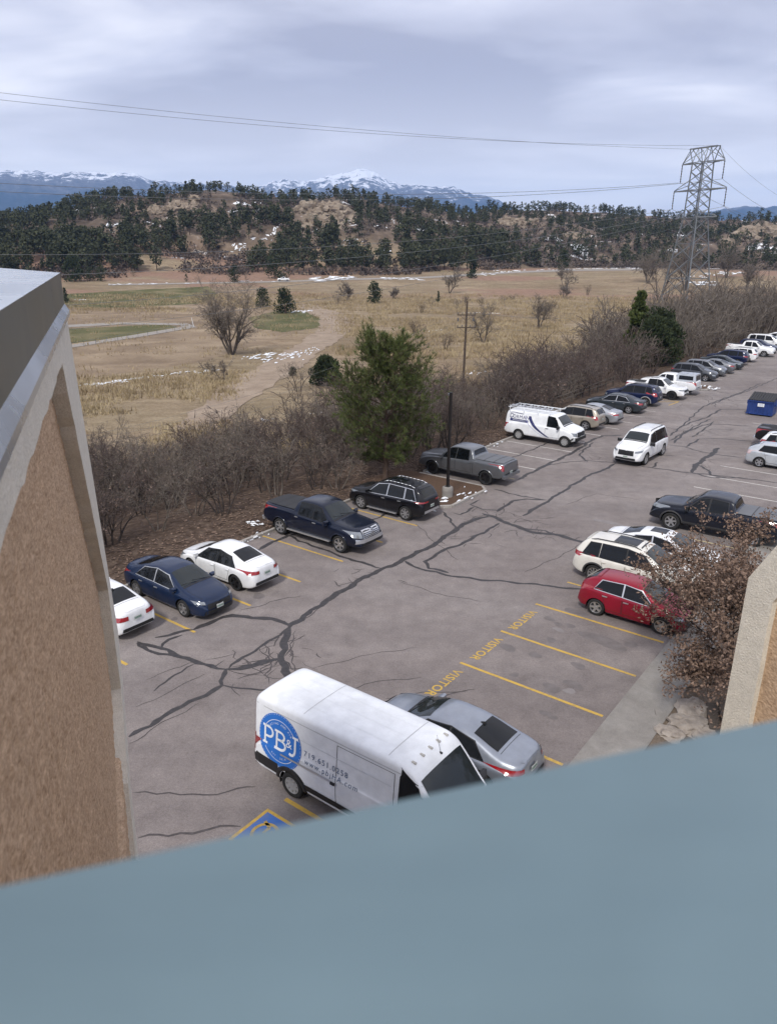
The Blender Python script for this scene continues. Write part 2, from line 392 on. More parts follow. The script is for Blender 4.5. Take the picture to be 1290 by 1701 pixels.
sheet('dirt_track', noisy([(-22.96, 75.43), (-22.84, 87.79), (-23.04, 103.03), (-21.45, 116.98), (-19.82, 133.36), (-18.03, 159.12), (-16.80, 183.76), (-19.89, 214.60), (-26.20, 238.58), (-32.07, 262.48), (-28.95, 272.07), (-19.89, 246.82), (-10.18, 217.44), (-8.43, 185.86), (-11.00, 158.41), (-13.63, 133.68), (-14.72, 113.05), (-16.76, 99.48), (-18.18, 87.95), (-17.66, 75.59)], 2.5, .55, 5), .06, dirt.m)
sheet('footpath', noisy([(-83.64, 185.77), (-69.40, 195.80), (-51.71, 194.61), (-47.07, 184.59), (-53.19, 163.88), (-60.50, 143.26), (-63.06, 138.58), (-64.99, 143.01), (-62.41, 147.96), (-55.83, 168.04), (-50.78, 185.85), (-52.24, 189.65), (-67.45, 190.13), (-80.78, 179.20)], 4, .12, 6), .08, path_m.m)
sheet('field_road', [(-124.45, 341.24), (-88.24, 356.52), (-48.41, 370.95), (-25.99, 381.12), (15.89, 391.05), (34.87, 400.20), (68.66, 417.57), (103.73, 429.28), (143.08, 432.92), (153.34, 464.26), (107.29, 444.30), (70.33, 428.06), (35.57, 408.58), (16.17, 398.51), (-26.42, 387.62), (-49.07, 376.20), (-89.30, 361.00), (-126.06, 345.84)], .10, path_m.m)

OPEN = []      # places on the hill where no tree stands
# snow: one sheet of irregular pieces for each patch
def snow_patch(pts, n, size, seed, dz=.09, flat=False, name='snow'):
    """n ragged pieces scattered along the line or inside the outline pts"""
    r_ = random.Random(seed); V = []; F = []
    P = [Vector(p[:2]) for p in pts]
    seg = [(a, b, (b - a).length) for a, b in zip(P, P[1:])]; tot = sum(s[2] for s in seg)
    for _ in range(n):
        d = r_.uniform(0, tot)
        for a, b, L in seg:
            if d <= L: break
            d -= L
        c = a.lerp(b, min(1, d / max(L, 1e-6))); s = size * r_.uniform(.4, 1.25)
        dirv = (b - a).normalized(); nv = Vector((-dirv.y, dirv.x)); c = c + nv * r_.gauss(0, size * 1.3); s *= .42
        k = 11; b0 = len(V); el = r_.uniform(1.3, 2.6)
        for i in range(k):
            t = 2 * math.pi * i / k; rr = s * r_.uniform(.55, 1.1)
            q = c + dirv * (rr * el * math.cos(t)) + nv * (rr * .6 * math.sin(t)); V.append((q.x, q.y))
        V.append((c.x, c.y)); F += [(b0 + i, b0 + (i + 1) % k, b0 + k) for i in range(k)]
    xy = np.array(V); z = T(xy[:, 0], xy[:, 1]) if not flat else np.zeros(len(xy))
    z = z + dz; z[11::12] += .05 + size * .06
    o = mk(name, np.column_stack([xy, z]), F, snow_m.m); o['kind'] = 'stuff'; return o
snow_patch([(-24.29, 128.47), (-22.41, 134.84), (-20.28, 136.61)], 34, .95, 1)
snow_patch([(-20.24, 125.04), (-18.43, 133.43), (-16.76, 139.36)], 34, .95, 2)
snow_patch([(-15.59, 131.99), (-14.45, 146.82)], 22, .7, 3)
snow_patch([(-42.24, 101.28), (-38.48, 105.95), (-34.92, 109.86), (-30.50, 115.32)], 110, .32, 4)
snow_patch([(-29.45, 112.97), (-27.07, 116.70)], 16, .5, 5)
snow_patch([(-30.49, 230.99), (-25.71, 241.13)], 26, 1.3, 6)
snow_patch([(1.70, 163.81), (7.39, 175.52), (17.08, 190.78)], 34, .42, 7)
snow_patch([(21.52, 238.02), (33.76, 234.36)], 30, .5, 8)
snow_patch([(-38.09, 383.70), (-17.59, 392.40)], 40, 3.0, 9, dz=.2)
snow_patch([(-5.36, 389.47), (15.77, 387.97)], 20, 2.2, 10, dz=.2)
snow_patch([(44.94, 407.33), (66.91, 427.32), (108.51, 449.46), (152.05, 477.23)], 60, 2.4, 11, dz=.2)
snow_patch([(-125.33, 343.75), (-89.09, 360.10), (-49.19, 377.17)], 26, 1.6, 12, dz=.2)
snow_patch([(-8.69, 83.42), (-5.35, 91.45)], 26, .28, 13)
snow_patch([(-14.32, 80.06), (-13.53, 81.34)], 8, .35, 14)
snow_patch([(12.16, 114.23), (15.14, 117.41)], 14, .4, 15)
snow_patch([(-117.33, 282.30), (-111.75, 286.24)], 8, 1.3, 16)
snow_patch([(-41.38, 102.27), (-37.45, 105.47)], 40, .4, 17)
for i_, (p_, n_, z_) in enumerate((((-89.17, 444.84), 26, 2.6), ((-89.90, 464.22), 20, 2.2), ((-91.33, 553.21), 16, 2.6), ((-85.81, 532.57), 18, 2.4), ((-96.05, 583.58), 8, 2.0), ((-167.22, 475.37), 16, 2.4), ((-162.44, 466.74), 10, 2.0), ((-35.43, 598.86), 10, 2.4), ((-6.29, 507.44), 14, 2.2), ((4.72, 533.05), 12, 2.4), ((21.39, 542.99), 22, 2.2), ((0.76, 619.56), 9, 2.2), ((32.62, 767.52), 10, 2.6), ((77.07, 839.01), 12, 2.8), ((52.12, 612.32), 14, 2.4), ((-22.76, 471.02), 14, 2.0), ((-2.88, 467.51), 14, 2.0), ((-76.88, 478.09), 12, 2.2), ((-71.84, 487.39), 9, 2.0), ((57.16, 527.14), 14, 2.4), ((103.11, 640.45), 10, 2.6), ((33.61, 506.17), 8, 2.2), ((-145.55, 480.99), 8, 2.0), ((-115.35, 430.06), 8, 2.0), ((-18.07, 621.73), 9, 2.0), ((223.40, 595.39), 8, 2.6))):
    q_ = Vector(p_) * 1.012; snow_patch([(p_[0] - n_ * .16, p_[1]), tuple(q_), (p_[0] + n_ * .16, p_[1] + 4)], n_, z_, 60 + i_, .25); OPEN.append((p_[0], p_[1], 5 + n_ * .28))
snow_patch([lot(36.2, -23.9), lot(36.2, -24.3)], 6, .3, 20, .02, True)
snow_patch([lot(30.6, -20.6), lot(30.75, -19.8)], 12, .32, 21, .03, True)
snow_patch([lot(32.2, -19.75), lot(34.6, -19.7)], 14, .2, 22, .15, True)
snow_patch([lot(31.9, -19.9), lot(31.6, -20.3)], 6, .22, 23, .15, True)
snow_patch([lot(77.2, -19.6), lot(78.8, -19.6)], 20, .5, 24, .15, True)
snow_patch([lot(77.6, -18.6), lot(79.5, -18.6)], 10, .22, 25, .02, True)
snow_patch([lot(20.2, -24.2), lot(22.6, -24.25)], 26, .12, 26, .10, True)
snow_patch([lot(40.2, -24.2), lot(45.5, -24.3)], 24, .18, 27, .10, True)
snow_patch([lot(22.8, -25.8), lot(23.2, -25.0)], 14, .16, 28, .12)
snow_patch([lot(9, -32.5), lot(13, -31.5), lot(17, -31)], 60, .17, 29, .10)
snow_patch([(148.87, 381.89), (185.82, 412.37)], 30, 3.0, 30, .2)
snow_patch([(140.00, 358.17), (152.02, 360.46)], 22, 3.0, 31, .2)

# ------------------------------------------------------------------ far mountains
def mountain_mat(name, lift, amp):
    mt = NM(name, .95, spec=.05)
    geo = mt.n('ShaderNodeNewGeometry'); sp = mt.n('ShaderNodeSeparateXYZ'); mt.t.links.new(geo.outputs['Position'], sp.inputs[0])
    sn = mt.n('ShaderNodeSeparateXYZ'); mt.t.links.new(geo.outputs['Normal'], sn.inputs[0])
    mn1 = mt.noise(.0045, 8, .7, .4); mn2 = mt.noise(.02, 5, .7); mn3 = mt.noise(.0075, 7, .75, .5, stretch=(1, 1, .3))
    alt = mt.math('ADD', mt.math('MULTIPLY', sp.outputs['Z'], .001), lift)
    alt2 = mt.math('ADD', alt, mt.math('MULTIPLY', mt.math('SUBTRACT', mn1, .5), .7))
    forest = mt.ramp(mn2, [(.35, (.020, .030, .034)), (.65, (.055, .062, .062))])
    rock = mt.ramp(mn2, [(.35, (.09, .085, .085)), (.65, (.19, .18, .175))])
    mc = mt.mix(mt.ramp(alt2, [(.68, (0, 0, 0)), (.86, (1, 1, 1))]), forest, rock)
    sno = mt.math('ADD', alt, mt.math('MULTIPLY', mt.math('SUBTRACT', mn3, .5), amp))
    mc = mt.mix(mt.ramp(sno, [(.95, (0, 0, 0)), (1.02, (1, 1, 1))]), mc, (.82, .84, .88))
    mt.color(mc); return mt.m
def mountain(name, prof, r0, r1, r2, seed, rough, m):
    """prof: (azimuth, tangent of the skyline) pairs; the range stands between r0 (foot) and r1 (crest)"""
    P = np.array(prof); az = np.arange(P[0, 0], P[-1, 0] + .01, .09); rr = np.concatenate([np.linspace(r0, r1, 80), np.linspace(r1, r2, 12)[1:]])
    A, RQ = np.meshgrid(az, rr, indexing='ij')
    te = np.interp(A, P[:, 0], P[:, 1]); jag = (fbm(A * 3.4, A * 0 + 3, 5, seed) - .5) * .005 * np.clip(te / .09, .3, 1)
    Hc = (te + jag) * r1 + 12.7
    t = np.clip((RQ - r0) / (r1 - r0), 0, 1); back = np.clip((RQ - r1) / (r2 - r1), 0, 1)
    x = RQ * np.sin(np.radians(A)); y = RQ * np.cos(np.radians(A))
    rid = fbm(x / 800, y / 800, 6, seed + 3, True) - .55
    h = Hc * (t ** 1.15) * (1 - back * .9) + rid * Hc.max() * rough * 4 * t * (1 - t * .92) * (1 - back)
    h = np.minimum(h, (te + .0025) * RQ + 12.7)
    V = np.stack([x, y, h - 60 * (1 - t)], -1).reshape(-1, 3); n_, m_ = A.shape; I = np.arange(n_ * m_).reshape(n_, m_)
    Fq = np.stack([I[:-1, :-1], I[1:, :-1], I[1:, 1:], I[:-1, 1:]], -1).reshape(-1, 4)
    o = link(name, fast_mesh(name, V, Fq, [m], False)); o['kind'] = 'structure'; return o
mountain('mountains', [(-36, .10), (-25.76, 0.0818), (-24.71, 0.0833), (-23.47, 0.0830), (-22.59, 0.0811), (-20.74, 0.0837), (-18.86, 0.0836), (-17.51, 0.0838), (-16.77, 0.0783), (-14.99, 0.0779), (-12.99, 0.0755), (-10.54, 0.0724), (-8.48, 0.0662), (-5.53, 0.0546), (0, .05), (4, .03)], 6500, 10000, 12200, 11, .17, mountain_mat('forested_mountain', +.17, .8))
mountain('mountains', [(-14, .03), (-10.57, 0.0636), (-9.29, 0.0735), (-8.02, 0.0800), (-7.18, 0.0816), (-5.92, 0.0799), (-4.42, 0.0877), (-3.36, 0.0900), (-2.51, 0.0942), (-1.95, 0.0957), (-1.23, 0.0924), (-0.16, 0.0844), (0.69, 0.0797), (1.76, 0.0791), (2.84, 0.0750), (3.69, 0.0758), (4.54, 0.0751), (5.41, 0.0682), (6.48, 0.0662), (7.34, 0.0620), (8.63, 0.0523), (14, .02)], 7200, 10600, 12600, 23, .18, mountain_mat('snowy_mountain', .14, 1.7))
mountain('mountains', [(16, .02), (21.13, 0.0436), (22.58, 0.0479), (24.00, 0.0514), (25.08, 0.0498), (25.78, 0.0509), (30, .055), (40, .05)], 7500, 10000, 12200, 37, .15, mountain_mat('low_mountain', .25, .9))
# the air between: one even box of haze
hb = MB(); hb.box((0, 0, 530), (29400, 29400, 1200))
hm = bpy.data.materials.new('air'); hm.use_nodes = True; ht = hm.node_tree; ht.nodes.clear()
hv = ht.nodes.new('ShaderNodeVolumePrincipled'); hv.inputs['Color'].default_value = (.28, .52, 1.0, 1); hv.inputs['Density'].default_value = 8.2e-5
hv.inputs['Anisotropy'].default_value = 0.0
ho = ht.nodes.new('ShaderNodeOutputMaterial'); ht.links.new(hv.outputs[0], ho.inputs['Volume'])
o = hb.build('haze', hm); o['kind'] = 'stuff'

def text_mesh_flat(body, size, spacing=1.0):
    cu = bpy.data.curves.new('lettering', 'FONT'); cu.body = body; cu.size = size; cu.space_character = spacing; cu.resolution_u = 3; cu.offset = .008
    cu.align_x = 'CENTER'; cu.align_y = 'CENTER'
    o = bpy.data.objects.new('lettering', cu); COL.objects.link(o)
    dg = bpy.context.evaluated_depsgraph_get(); me = o.evaluated_get(dg).to_mesh()
    V = [tuple(v.co) for v in me.vertices]; F = [tuple(p.vertices) for p in me.polygons]
    o.evaluated_get(dg).to_mesh_clear(); bpy.data.objects.remove(o); bpy.data.curves.remove(cu)
    return V, F

# ------------------------------------------------------------------ painted lines, sealed cracks, stains
def worn(name, c, lo):
    g = NM(name, .8, spec=.2); n_ = g.noise(9, 5, .75); n2_ = g.noise(1.2, 4, .6)
    g.color(g.mix(g.ramp(g.math('ADD', g.math('MULTIPLY', n_, .6), g.math('MULTIPLY', n2_, .4)), [(.36, (0, 0, 0)), (.52, (1, 1, 1))]), lo, c)); return g.m
YEL = worn('yellow_line_paint', (.52, .34, .075), (.30, .22, .10)); WHT = worn('white_line_paint', (.56, .54, .50), (.30, .27, .25)); BLUEP = worn('blue_symbol_paint', (.06, .15, .42), (.14, .17, .26))
PALEY = worn('faded_line_paint', (.50, .42, .24), (.26, .22, .17))
def stripe(name, p, q, w, m, z=.004):
    p, q = Vector(p[:2]), Vector(q[:2]); d = (q - p).normalized(); nn = Vector((-d.y, d.x)) * w / 2; V = []; F = []; k = max(2, int((q - p).length / .4))
    for i in range(k + 1):
        c = p.lerp(q, i / k); a = c + nn * rnd.uniform(.9, 1.08); b_ = c - nn * rnd.uniform(.9, 1.08); V += [(a.x, a.y, z), (b_.x, b_.y, z)]
    F = [(2 * i, 2 * i + 1, 2 * i + 3, 2 * i + 2) for i in range(k)]
    o = mk(name, V, F, m); o['kind'] = 'structure'; return o
for u in (9.0, 11.66, 14.41, 17.04, 19.76, 22.42, 25.25, 28.05): stripe('stall_line', lot(u, -24.3), lot(u, -19.35), .11, YEL)
for u in (38.1, 40.8, 43.45, 46.2, 49.2, 52.0, 54.9, 57.7, 60.5, 63.3): stripe('stall_line', lot(u, -24.3), lot(u, -19.35), .10, WHT if u > 40 else PALEY)
for u in (82, 84.9, 87.8, 90.7, 93.6, 96.5, 99.4): stripe('stall_line', lot(u, -24.3), lot(u, -19.4), .10, WHT)
for u in (10.31, 13.0, 15.67, 18.40, 21.12, 23.84): stripe('stall_line', lot(u, -10.88), lot(u, -6.02), .115, YEL)
for u in (26.44, 29.15, 31.85, 34.6): stripe('stall_line', lot(u, -10.75), lot(u, -6.0), .10, YEL if u < 30 else PALEY)
for u in (43.2, 46.0, 48.9): stripe('stall_line', lot(u, -10.5), lot(u, -4.4), .10, WHT)
for u in (40.3, 63.8): stripe('stall_line', lot(u, -11.8 if u > 50 else -7.5), lot(u, -4.4), .10, WHT)
stripe('hatch_line', lot(66.9, -19.4), lot(69.2, -19.2), .12, YEL); stripe('hatch_line', lot(69.2, -19.2), lot(69.4, -22.8), .10, YEL); stripe('hatch_line', lot(67.2, -21.5), lot(69.2, -19.25), .10, YEL)
# VISITOR, read by a driver turning in towards the building
for (uc, vc) in ((22.34, -10.66), (19.72, -10.66), (17.08, -10.66)):
    V, F = text_mesh_flat('VISITOR', .46, 1.08)
    W = [lot(uc - p[0], vc + p[1] * .95, .005) for p in V]
    o = mk('visitor_lettering', W, F, YEL); o['kind'] = 'structure'
# the accessible-stall square: yellow edge, blue field, yellow figure in a ring
hc = (-2.86, 14.45); U0 = hc[0] * LU[0] + hc[1] * LU[1]; V0 = hc[0] * LV[0] + hc[1] * LV[1]
S_ = 1.25
def hs(a, b, z): return lot(U0 - a, V0 + b, z)
o = mk('accessible_square', [hs(0, 0, .004), hs(S_, 0, .004), hs(S_, S_, .004), hs(0, S_, .004)], [(0, 1, 2, 3)], YEL); o['kind'] = 'structure'
e_ = .09
o = mk('accessible_field', [hs(e_, e_, .008), hs(S_ - e_, e_, .008), hs(S_ - e_, S_ - e_, .008), hs(e_, S_ - e_, .008)], [(0, 1, 2, 3)], BLUEP); o['kind'] = 'structure'
def sym(V, F, nm):
    o = mk(nm, [hs(S_ / 2 - p[0], S_ / 2 + p[1], .012) for p in V], F, YEL); o['kind'] = 'structure'
vv_ = [(q * math.cos(R(-150 + 300 * i / 30) - 1.2), q * math.sin(R(-150 + 300 * i / 30) - 1.2) - .08) for q in (.26, .34) for i in range(31)]
sym(vv_, [(i, i + 1, 32 + i, 31 + i) for i in range(30)], 'accessible_figure')
vb = []; fb = []
for (a, b_, w_) in (((-.05, .10), (-.02, -.12), .09), ((-.02, -.12), (.20, -.12), .08), ((.20, -.12), (.28, -.36), .08), ((-.04, .02), (.16, .02), .06)):
    a = Vector(a); b_ = Vector(b_); d = (b_ - a).normalized(); nn = Vector((-d.y, d.x)) * w_ / 2; k = len(vb); vb += [tuple(a + nn), tuple(a - nn), tuple(b_ - nn), tuple(b_ + nn)]; fb.append((k, k + 1, k + 2, k + 3))
k = len(vb); vb += [(-.05 + .08 * math.cos(t * math.pi / 6), .22 + .08 * math.sin(t * math.pi / 6)) for t in range(12)]; fb.append(tuple(range(k, k + 12)))
sym(vb, fb, 'accessible_figure')
# sealed cracks: tar bands that wander
TAR = NM('crack_sealant', .62, spec=.4); q_ = TAR.noise(6, 4, .6); TAR.color(TAR.ramp(q_, [(.3, (.028, .026, .027)), (.7, (.056, .051, .052))]))
OLD = NM('old_crack', .9, spec=.2); q_ = OLD.noise(6, 4, .6); OLD.color(OLD.ramp(q_, [(.3, (.055, .05, .05)), (.7, (.10, .088, .088))]))
CV = []; CF = []; HV = []; HF = []
def crack(pts, w, store=None, z=.0045, jit=.10):
    Vl, Fl = (CV, CF) if store is None else store
    P = [Vector(p) for p in pts]; out = []
    for a, b in zip(P, P[1:]):
        L = (b - a).length; k = max(1, int(L / .22)); d = (b - a).normalized() if L > 1e-6 else Vector((1, 0)); nn = Vector((-d.y, d.x))
        ph = rnd.uniform(0, 6)
        for i in range(k):
            t = i / k; out.append(a.lerp(b, t) + nn * (jit * math.sin(math.pi * t) * math.sin(3.1 * t * L + ph) * .7 + rnd.uniform(-jit, jit) * .22))
    out.append(P[-1]); n = len(out); b0 = len(Vl); zz = z + rnd.uniform(0, .002)
    for i, c in enumerate(out):
        d = (out[min(n - 1, i + 1)] - out[max(0, i - 1)]).normalized(); nn = Vector((-d.y, d.x)); e2 = min(1, .35 + i * .5, .35 + (n - 1 - i) * .5)
        a = c + nn * w / 2 * rnd.uniform(.6, 1.35) * e2; b_ = c - nn * w / 2 * rnd.uniform(.6, 1.35) * e2; Vl += [(a.x, a.y, zz), (b_.x, b_.y, zz)]
    Fl += [(b0 + 2 * i, b0 + 2 * i + 1, b0 + 2 * i + 3, b0 + 2 * i + 2) for i in range(n - 1)]
for w_, pts in (
    (.20, [(5.14, 35.57), (4.41, 35.10), (3.39, 33.79), (2.24, 31.79), (0.94, 30.12), (-0.11, 28.92), (-1.10, 27.80), (-2.30, 25.77), (-3.08, 24.46), (-3.35, 23.94), (-3.52, 23.53)]),
    (.20, [(-3.52, 23.53), (-3.56, 22.70), (-3.49, 21.76), (-3.32, 20.89), (-3.09, 20.18), (-2.81, 19.77)]),
    (.17, [(-3.52, 23.66), (-3.79, 23.93), (-4.49, 24.25), (-5.41, 24.42), (-6.05, 24.32), (-6.48, 23.75), (-6.87, 23.34)]),
    (.12, [(-6.87, 23.34), (-7.48, 23.07), (-8.07, 22.76)]),
    (.14, [(-8.60, 22.46), (-7.79, 22.10), (-6.84, 21.48), (-5.94, 21.04), (-5.19, 20.72)]),
    (.10, [(-8.57, 22.38), (-8.07, 21.90), (-6.84, 21.48)]),
    (.13, [(-5.19, 20.72), (-4.71, 20.76), (-4.00, 21.18), (-3.41, 21.45)]),
    (.08, [(-5.12, 20.68), (-4.37, 21.02), (-3.87, 21.33), (-3.40, 21.38)]),
    (.13, [(-5.19, 20.72), (-5.13, 19.81), (-5.66, 19.08), (-6.21, 18.46), (-6.68, 17.70), (-7.13, 17.20)]),
    (.08, [(-5.13, 19.81), (-4.50, 19.65), (-3.92, 19.53), (-3.28, 19.63)]),
    (.09, [(-3.57, 23.57), (-3.95, 22.78), (-4.36, 22.15), (-4.81, 21.47), (-5.10, 20.76)]),
    (.11, [(-7.64, 22.02), (-7.52, 22.60), (-7.17, 22.95)]),
    (.06, [(-6.27, 21.04), (-6.73, 20.34), (-7.03, 19.75), (-7.11, 19.45)]),
    (.12, [(-5.00, 32.81), (-3.73, 31.61), (-2.69, 30.75), (-1.89, 30.00), (-1.16, 29.48), (-0.29, 28.85)]),
    (.15, [(-5.90, 30.69), (-5.17, 31.95), (-4.36, 32.90)]),
    (.13, [(5.51, 34.51), (4.67, 33.24), (3.50, 31.89), (2.45, 30.85), (1.59, 29.60), (1.73, 28.89), (2.54, 28.40)]),
    (.12, [(0.72, 29.65), (1.42, 28.76), (2.40, 28.22), (3.62, 27.81), (4.82, 27.60), (6.24, 27.27), (7.81, 26.90)]),
    (.22, [(4.81, 35.93), (5.59, 35.04), (6.18, 34.18), (6.97, 33.29), (8.10, 32.91), (8.83, 32.22), (9.46, 31.70)]),
    (.12, [(5.86, 34.61), (6.61, 33.77), (7.58, 33.46), (8.37, 32.44)]),
    (.14, [(5.66, 36.23), (6.69, 38.02), (7.53, 38.35), (8.61, 38.17)]),
    (.10, [(5.99, 40.16), (6.72, 39.29), (7.78, 38.67), (8.61, 38.17)]),
    (.15, [(6.84, 35.60), (7.86, 36.95), (9.61, 39.47), (11.26, 41.81), (11.83, 42.69), (13.24, 44.16), (14.51, 45.71)]),
    (.10, [(4.52, 36.97), (3.67, 35.72), (3.33, 35.99)]),
    (.10, [(3.28, 33.54), (3.13, 35.08), (2.81, 36.17)]),
    (.09, [(4.98, 38.19), (4.34, 37.36), (4.89, 36.59), (5.81, 36.42)]),
    (.10, [(14.47, 45.85), (16.47, 44.78), (18.57, 43.63), (20.31, 43.03), (23.17, 41.61)]),
    (.10, [(18.62, 43.76), (19.32, 42.75), (20.25, 42.65), (21.30, 42.80)]),
    (.24, [(18.62, 43.76), (19.48, 45.41), (21.95, 48.62), (22.87, 49.95)]),
    (.13, [(19.71, 45.42), (19.85, 44.32), (19.60, 43.26), (20.31, 42.77)]),
    (.10, [(19.63, 50.70), (20.59, 50.22), (21.27, 48.76), (22.36, 47.85), (23.37, 47.41)]),
    (.13, [(20.72, 50.22), (22.57, 52.56)]),
    (.09, [(22.57, 52.56), (24.39, 52.62), (26.05, 51.94)]),
    (.12, [(20.73, 53.44), (22.66, 56.49), (24.42, 58.49), (26.01, 59.91), (28.68, 63.44), (30.84, 63.26)]),
    (.12, [(20.21, 51.24), (21.89, 54.05), (24.08, 56.53), (25.38, 57.64), (28.37, 56.88)]),
    (.10, [(20.20, 51.95), (22.59, 55.05), (24.93, 58.06), (26.22, 59.45)]),
    (.10, [(22.21, 53.11), (23.75, 55.09), (26.09, 58.54)]),
    (.18, [(7.66, 41.97), (9.58, 44.74), (11.20, 46.79), (12.79, 49.01), (14.35, 51.60), (15.71, 53.29), (17.29, 53.53)]),
    (.09, [(9.54, 44.74), (10.97, 45.76), (12.91, 46.39), (14.51, 45.85)]),
    (.10, [(12.83, 46.10), (12.65, 47.59), (13.24, 49.02), (14.52, 51.25)]),
    (.09, [(7.57, 46.25), (9.09, 48.27), (10.69, 50.28), (11.58, 51.52)]),
    (.10, [(22.58, 56.28), (27.52, 64.46), (29.70, 67.03), (34.18, 71.79), (38.61, 77.20)]),
    (.08, [(28.72, 65.59), (31.89, 69.18), (35.09, 72.48), (42.17, 80.85)]),
    (.07, [(29.95, 72.95), (32.08, 72.36), (32.86, 70.77), (34.48, 71.80)]),
    (.10, [(16.47, 44.78), (16.98, 45.49), (17.33, 46.07)]),
    (.07, [(18.22, 47.73), (19.23, 47.76)]),
    (.09, [(-1.45, 34.11), (-0.75, 34.91), (0.16, 36.21)]),
): crack(pts, w_ * 1.3)
for w_, pts in (
    (.05, [(-3.93, 22.69), (-4.18, 22.28), (-3.96, 21.76), (-3.61, 21.18)]), (.05, [(-4.36, 22.11), (-3.97, 21.56), (-3.74, 21.00), (-3.89, 20.45), (-3.67, 19.90)]), (.05, [(-3.36, 21.08), (-3.67, 20.89), (-4.10, 20.55), (-4.69, 20.16)]),
    (.05, [(-3.93, 20.38), (-3.56, 20.17), (-3.25, 20.25)]), (.05, [(-4.80, 21.43), (-4.33, 20.80), (-3.88, 20.38)]), (.04, [(-5.09, 20.69), (-4.46, 20.44), (-3.93, 20.38)]),
    (.04, [(-3.28, 23.31), (-3.33, 22.37), (-3.14, 21.19), (-2.89, 20.46)]), (.04, [(-3.15, 24.03), (-2.59, 25.10), (-1.98, 26.15)]), (.05, [(-5.50, 24.91), (-4.67, 25.37), (-4.05, 25.85), (-3.38, 26.12)]),
    (.05, [(-6.29, 14.94), (-5.68, 14.91), (-5.09, 14.93), (-4.49, 14.90), (-3.93, 15.05), (-3.28, 15.21)]), (.07, [(-5.67, 13.49), (-5.00, 13.55), (-4.47, 13.63), (-4.09, 13.79), (-3.40, 13.85)]),
    (.035, [(-7.01, 16.88), (-6.39, 17.87), (-5.60, 18.83)]), (.04, [(-0.05, 19.15), (0.86, 19.42), (1.79, 19.50), (2.73, 19.68)]), (.04, [(1.03, 19.01), (1.78, 19.34), (2.44, 19.57)]),
    (.04, [(-2.03, 26.97), (-1.09, 27.74), (-1.48, 27.97)]), (.03, [(0.39, 27.58), (1.81, 26.48), (3.62, 25.71)]), (.03, [(-2.39, 20.83), (-0.87, 21.60), (0.95, 22.22)]), (.035, [(-1.52, 19.46), (-0.06, 20.15), (1.08, 20.34)]),
    (.05, [(9.16, 21.94), (8.26, 20.61)]), (.04, [(9.50, 37.48), (11.62, 39.40), (13.66, 38.38)]), (.04, [(5.73, 28.58), (7.61, 30.24), (8.76, 31.69)]), (.04, [(17.05, 58.25), (20.71, 60.68), (23.24, 60.77)]),
    (.03, [(-7.59, 20.05), (-6.67, 20.85), (-6.18, 21.23)]), (.03, [(-7.40, 18.60), (-6.65, 19.39), (-5.80, 20.43)]), (.04, [(1.35, 34.34), (2.11, 31.94), (3.04, 29.82)]),
): crack(pts, w_, (HV, HF), .0035)
# a web of fine cracks round the big joints
for (cx, cy_, n_, rad) in ((*(-3.97, 20.99), 24, 1.3), (*(5.48, 35.13), 30, 1.7), (*(-0.86, 28.16), 8, 1.0), (*(7.39, 33.21), 14, 1.2), (*(3.51, 31.97), 10, 1.0), (*(19.88, 45.85), 10, 1.4), (*(23.37, 55.89), 26, 2.8), (*(30.39, 67.63), 16, 3.2), (*(-3.55, 22.16), 12, .8), (*(12.64, 47.89), 12, 1.6)):
    for _ in range(n_):
        a = rnd.uniform(0, 6.28); p = Vector((cx + rnd.gauss(0, rad * .6), cy_ + rnd.gauss(0, rad * .6))); pts = [p]
        for _k in range(3): a += rnd.uniform(-.7, .7); p = p + Vector((math.cos(a), math.sin(a))) * rnd.uniform(.2, .55) * rad * .5; pts.append(p)
        crack(pts, rnd.uniform(.02, .065), (HV, HF), .0032)
o = mk('sealed_cracks', CV, CF, TAR.m); o['kind'] = 'structure'
o = mk('hairline_cracks', HV, HF, OLD.m); o['kind'] = 'structure'
# darker blots where cars have dripped
STN = NM('oil_stain', .75, spec=.3); q_ = STN.noise(3, 5, .7); STN.color(STN.ramp(q_, [(.3, (.125, .11, .106)), (.7, (.18, .16, .154))]))
STL = NM('pale_stain', .85, spec=.2); q_ = STL.noise(3, 5, .7); STL.color(STL.ramp(q_, [(.3, (.19, .17, .165)), (.7, (.25, .23, .225))]))
def blot(c, ru, rv, m, k=0):
    pts = []; ph = rnd.uniform(0, 6)
    for i in range(22):
        t = 2 * math.pi * i / 22; q = 1 + .16 * math.sin(2 * t + ph) + .1 * math.sin(3 * t + 2 * ph) + rnd.uniform(-.05, .05)
        pts.append((c[0] + LU[0] * ru * q * math.cos(t) + LV[0] * rv * q * math.sin(t), c[1] + LU[1] * ru * q * math.cos(t) + LV[1] * rv * q * math.sin(t), .003 + .0002 * k))
    o = mk('stain', pts, [tuple(range(21, -1, -1))], m); o['kind'] = 'structure'
    if o.data.polygons[0].normal.z < 0: o.data.flip_normals()
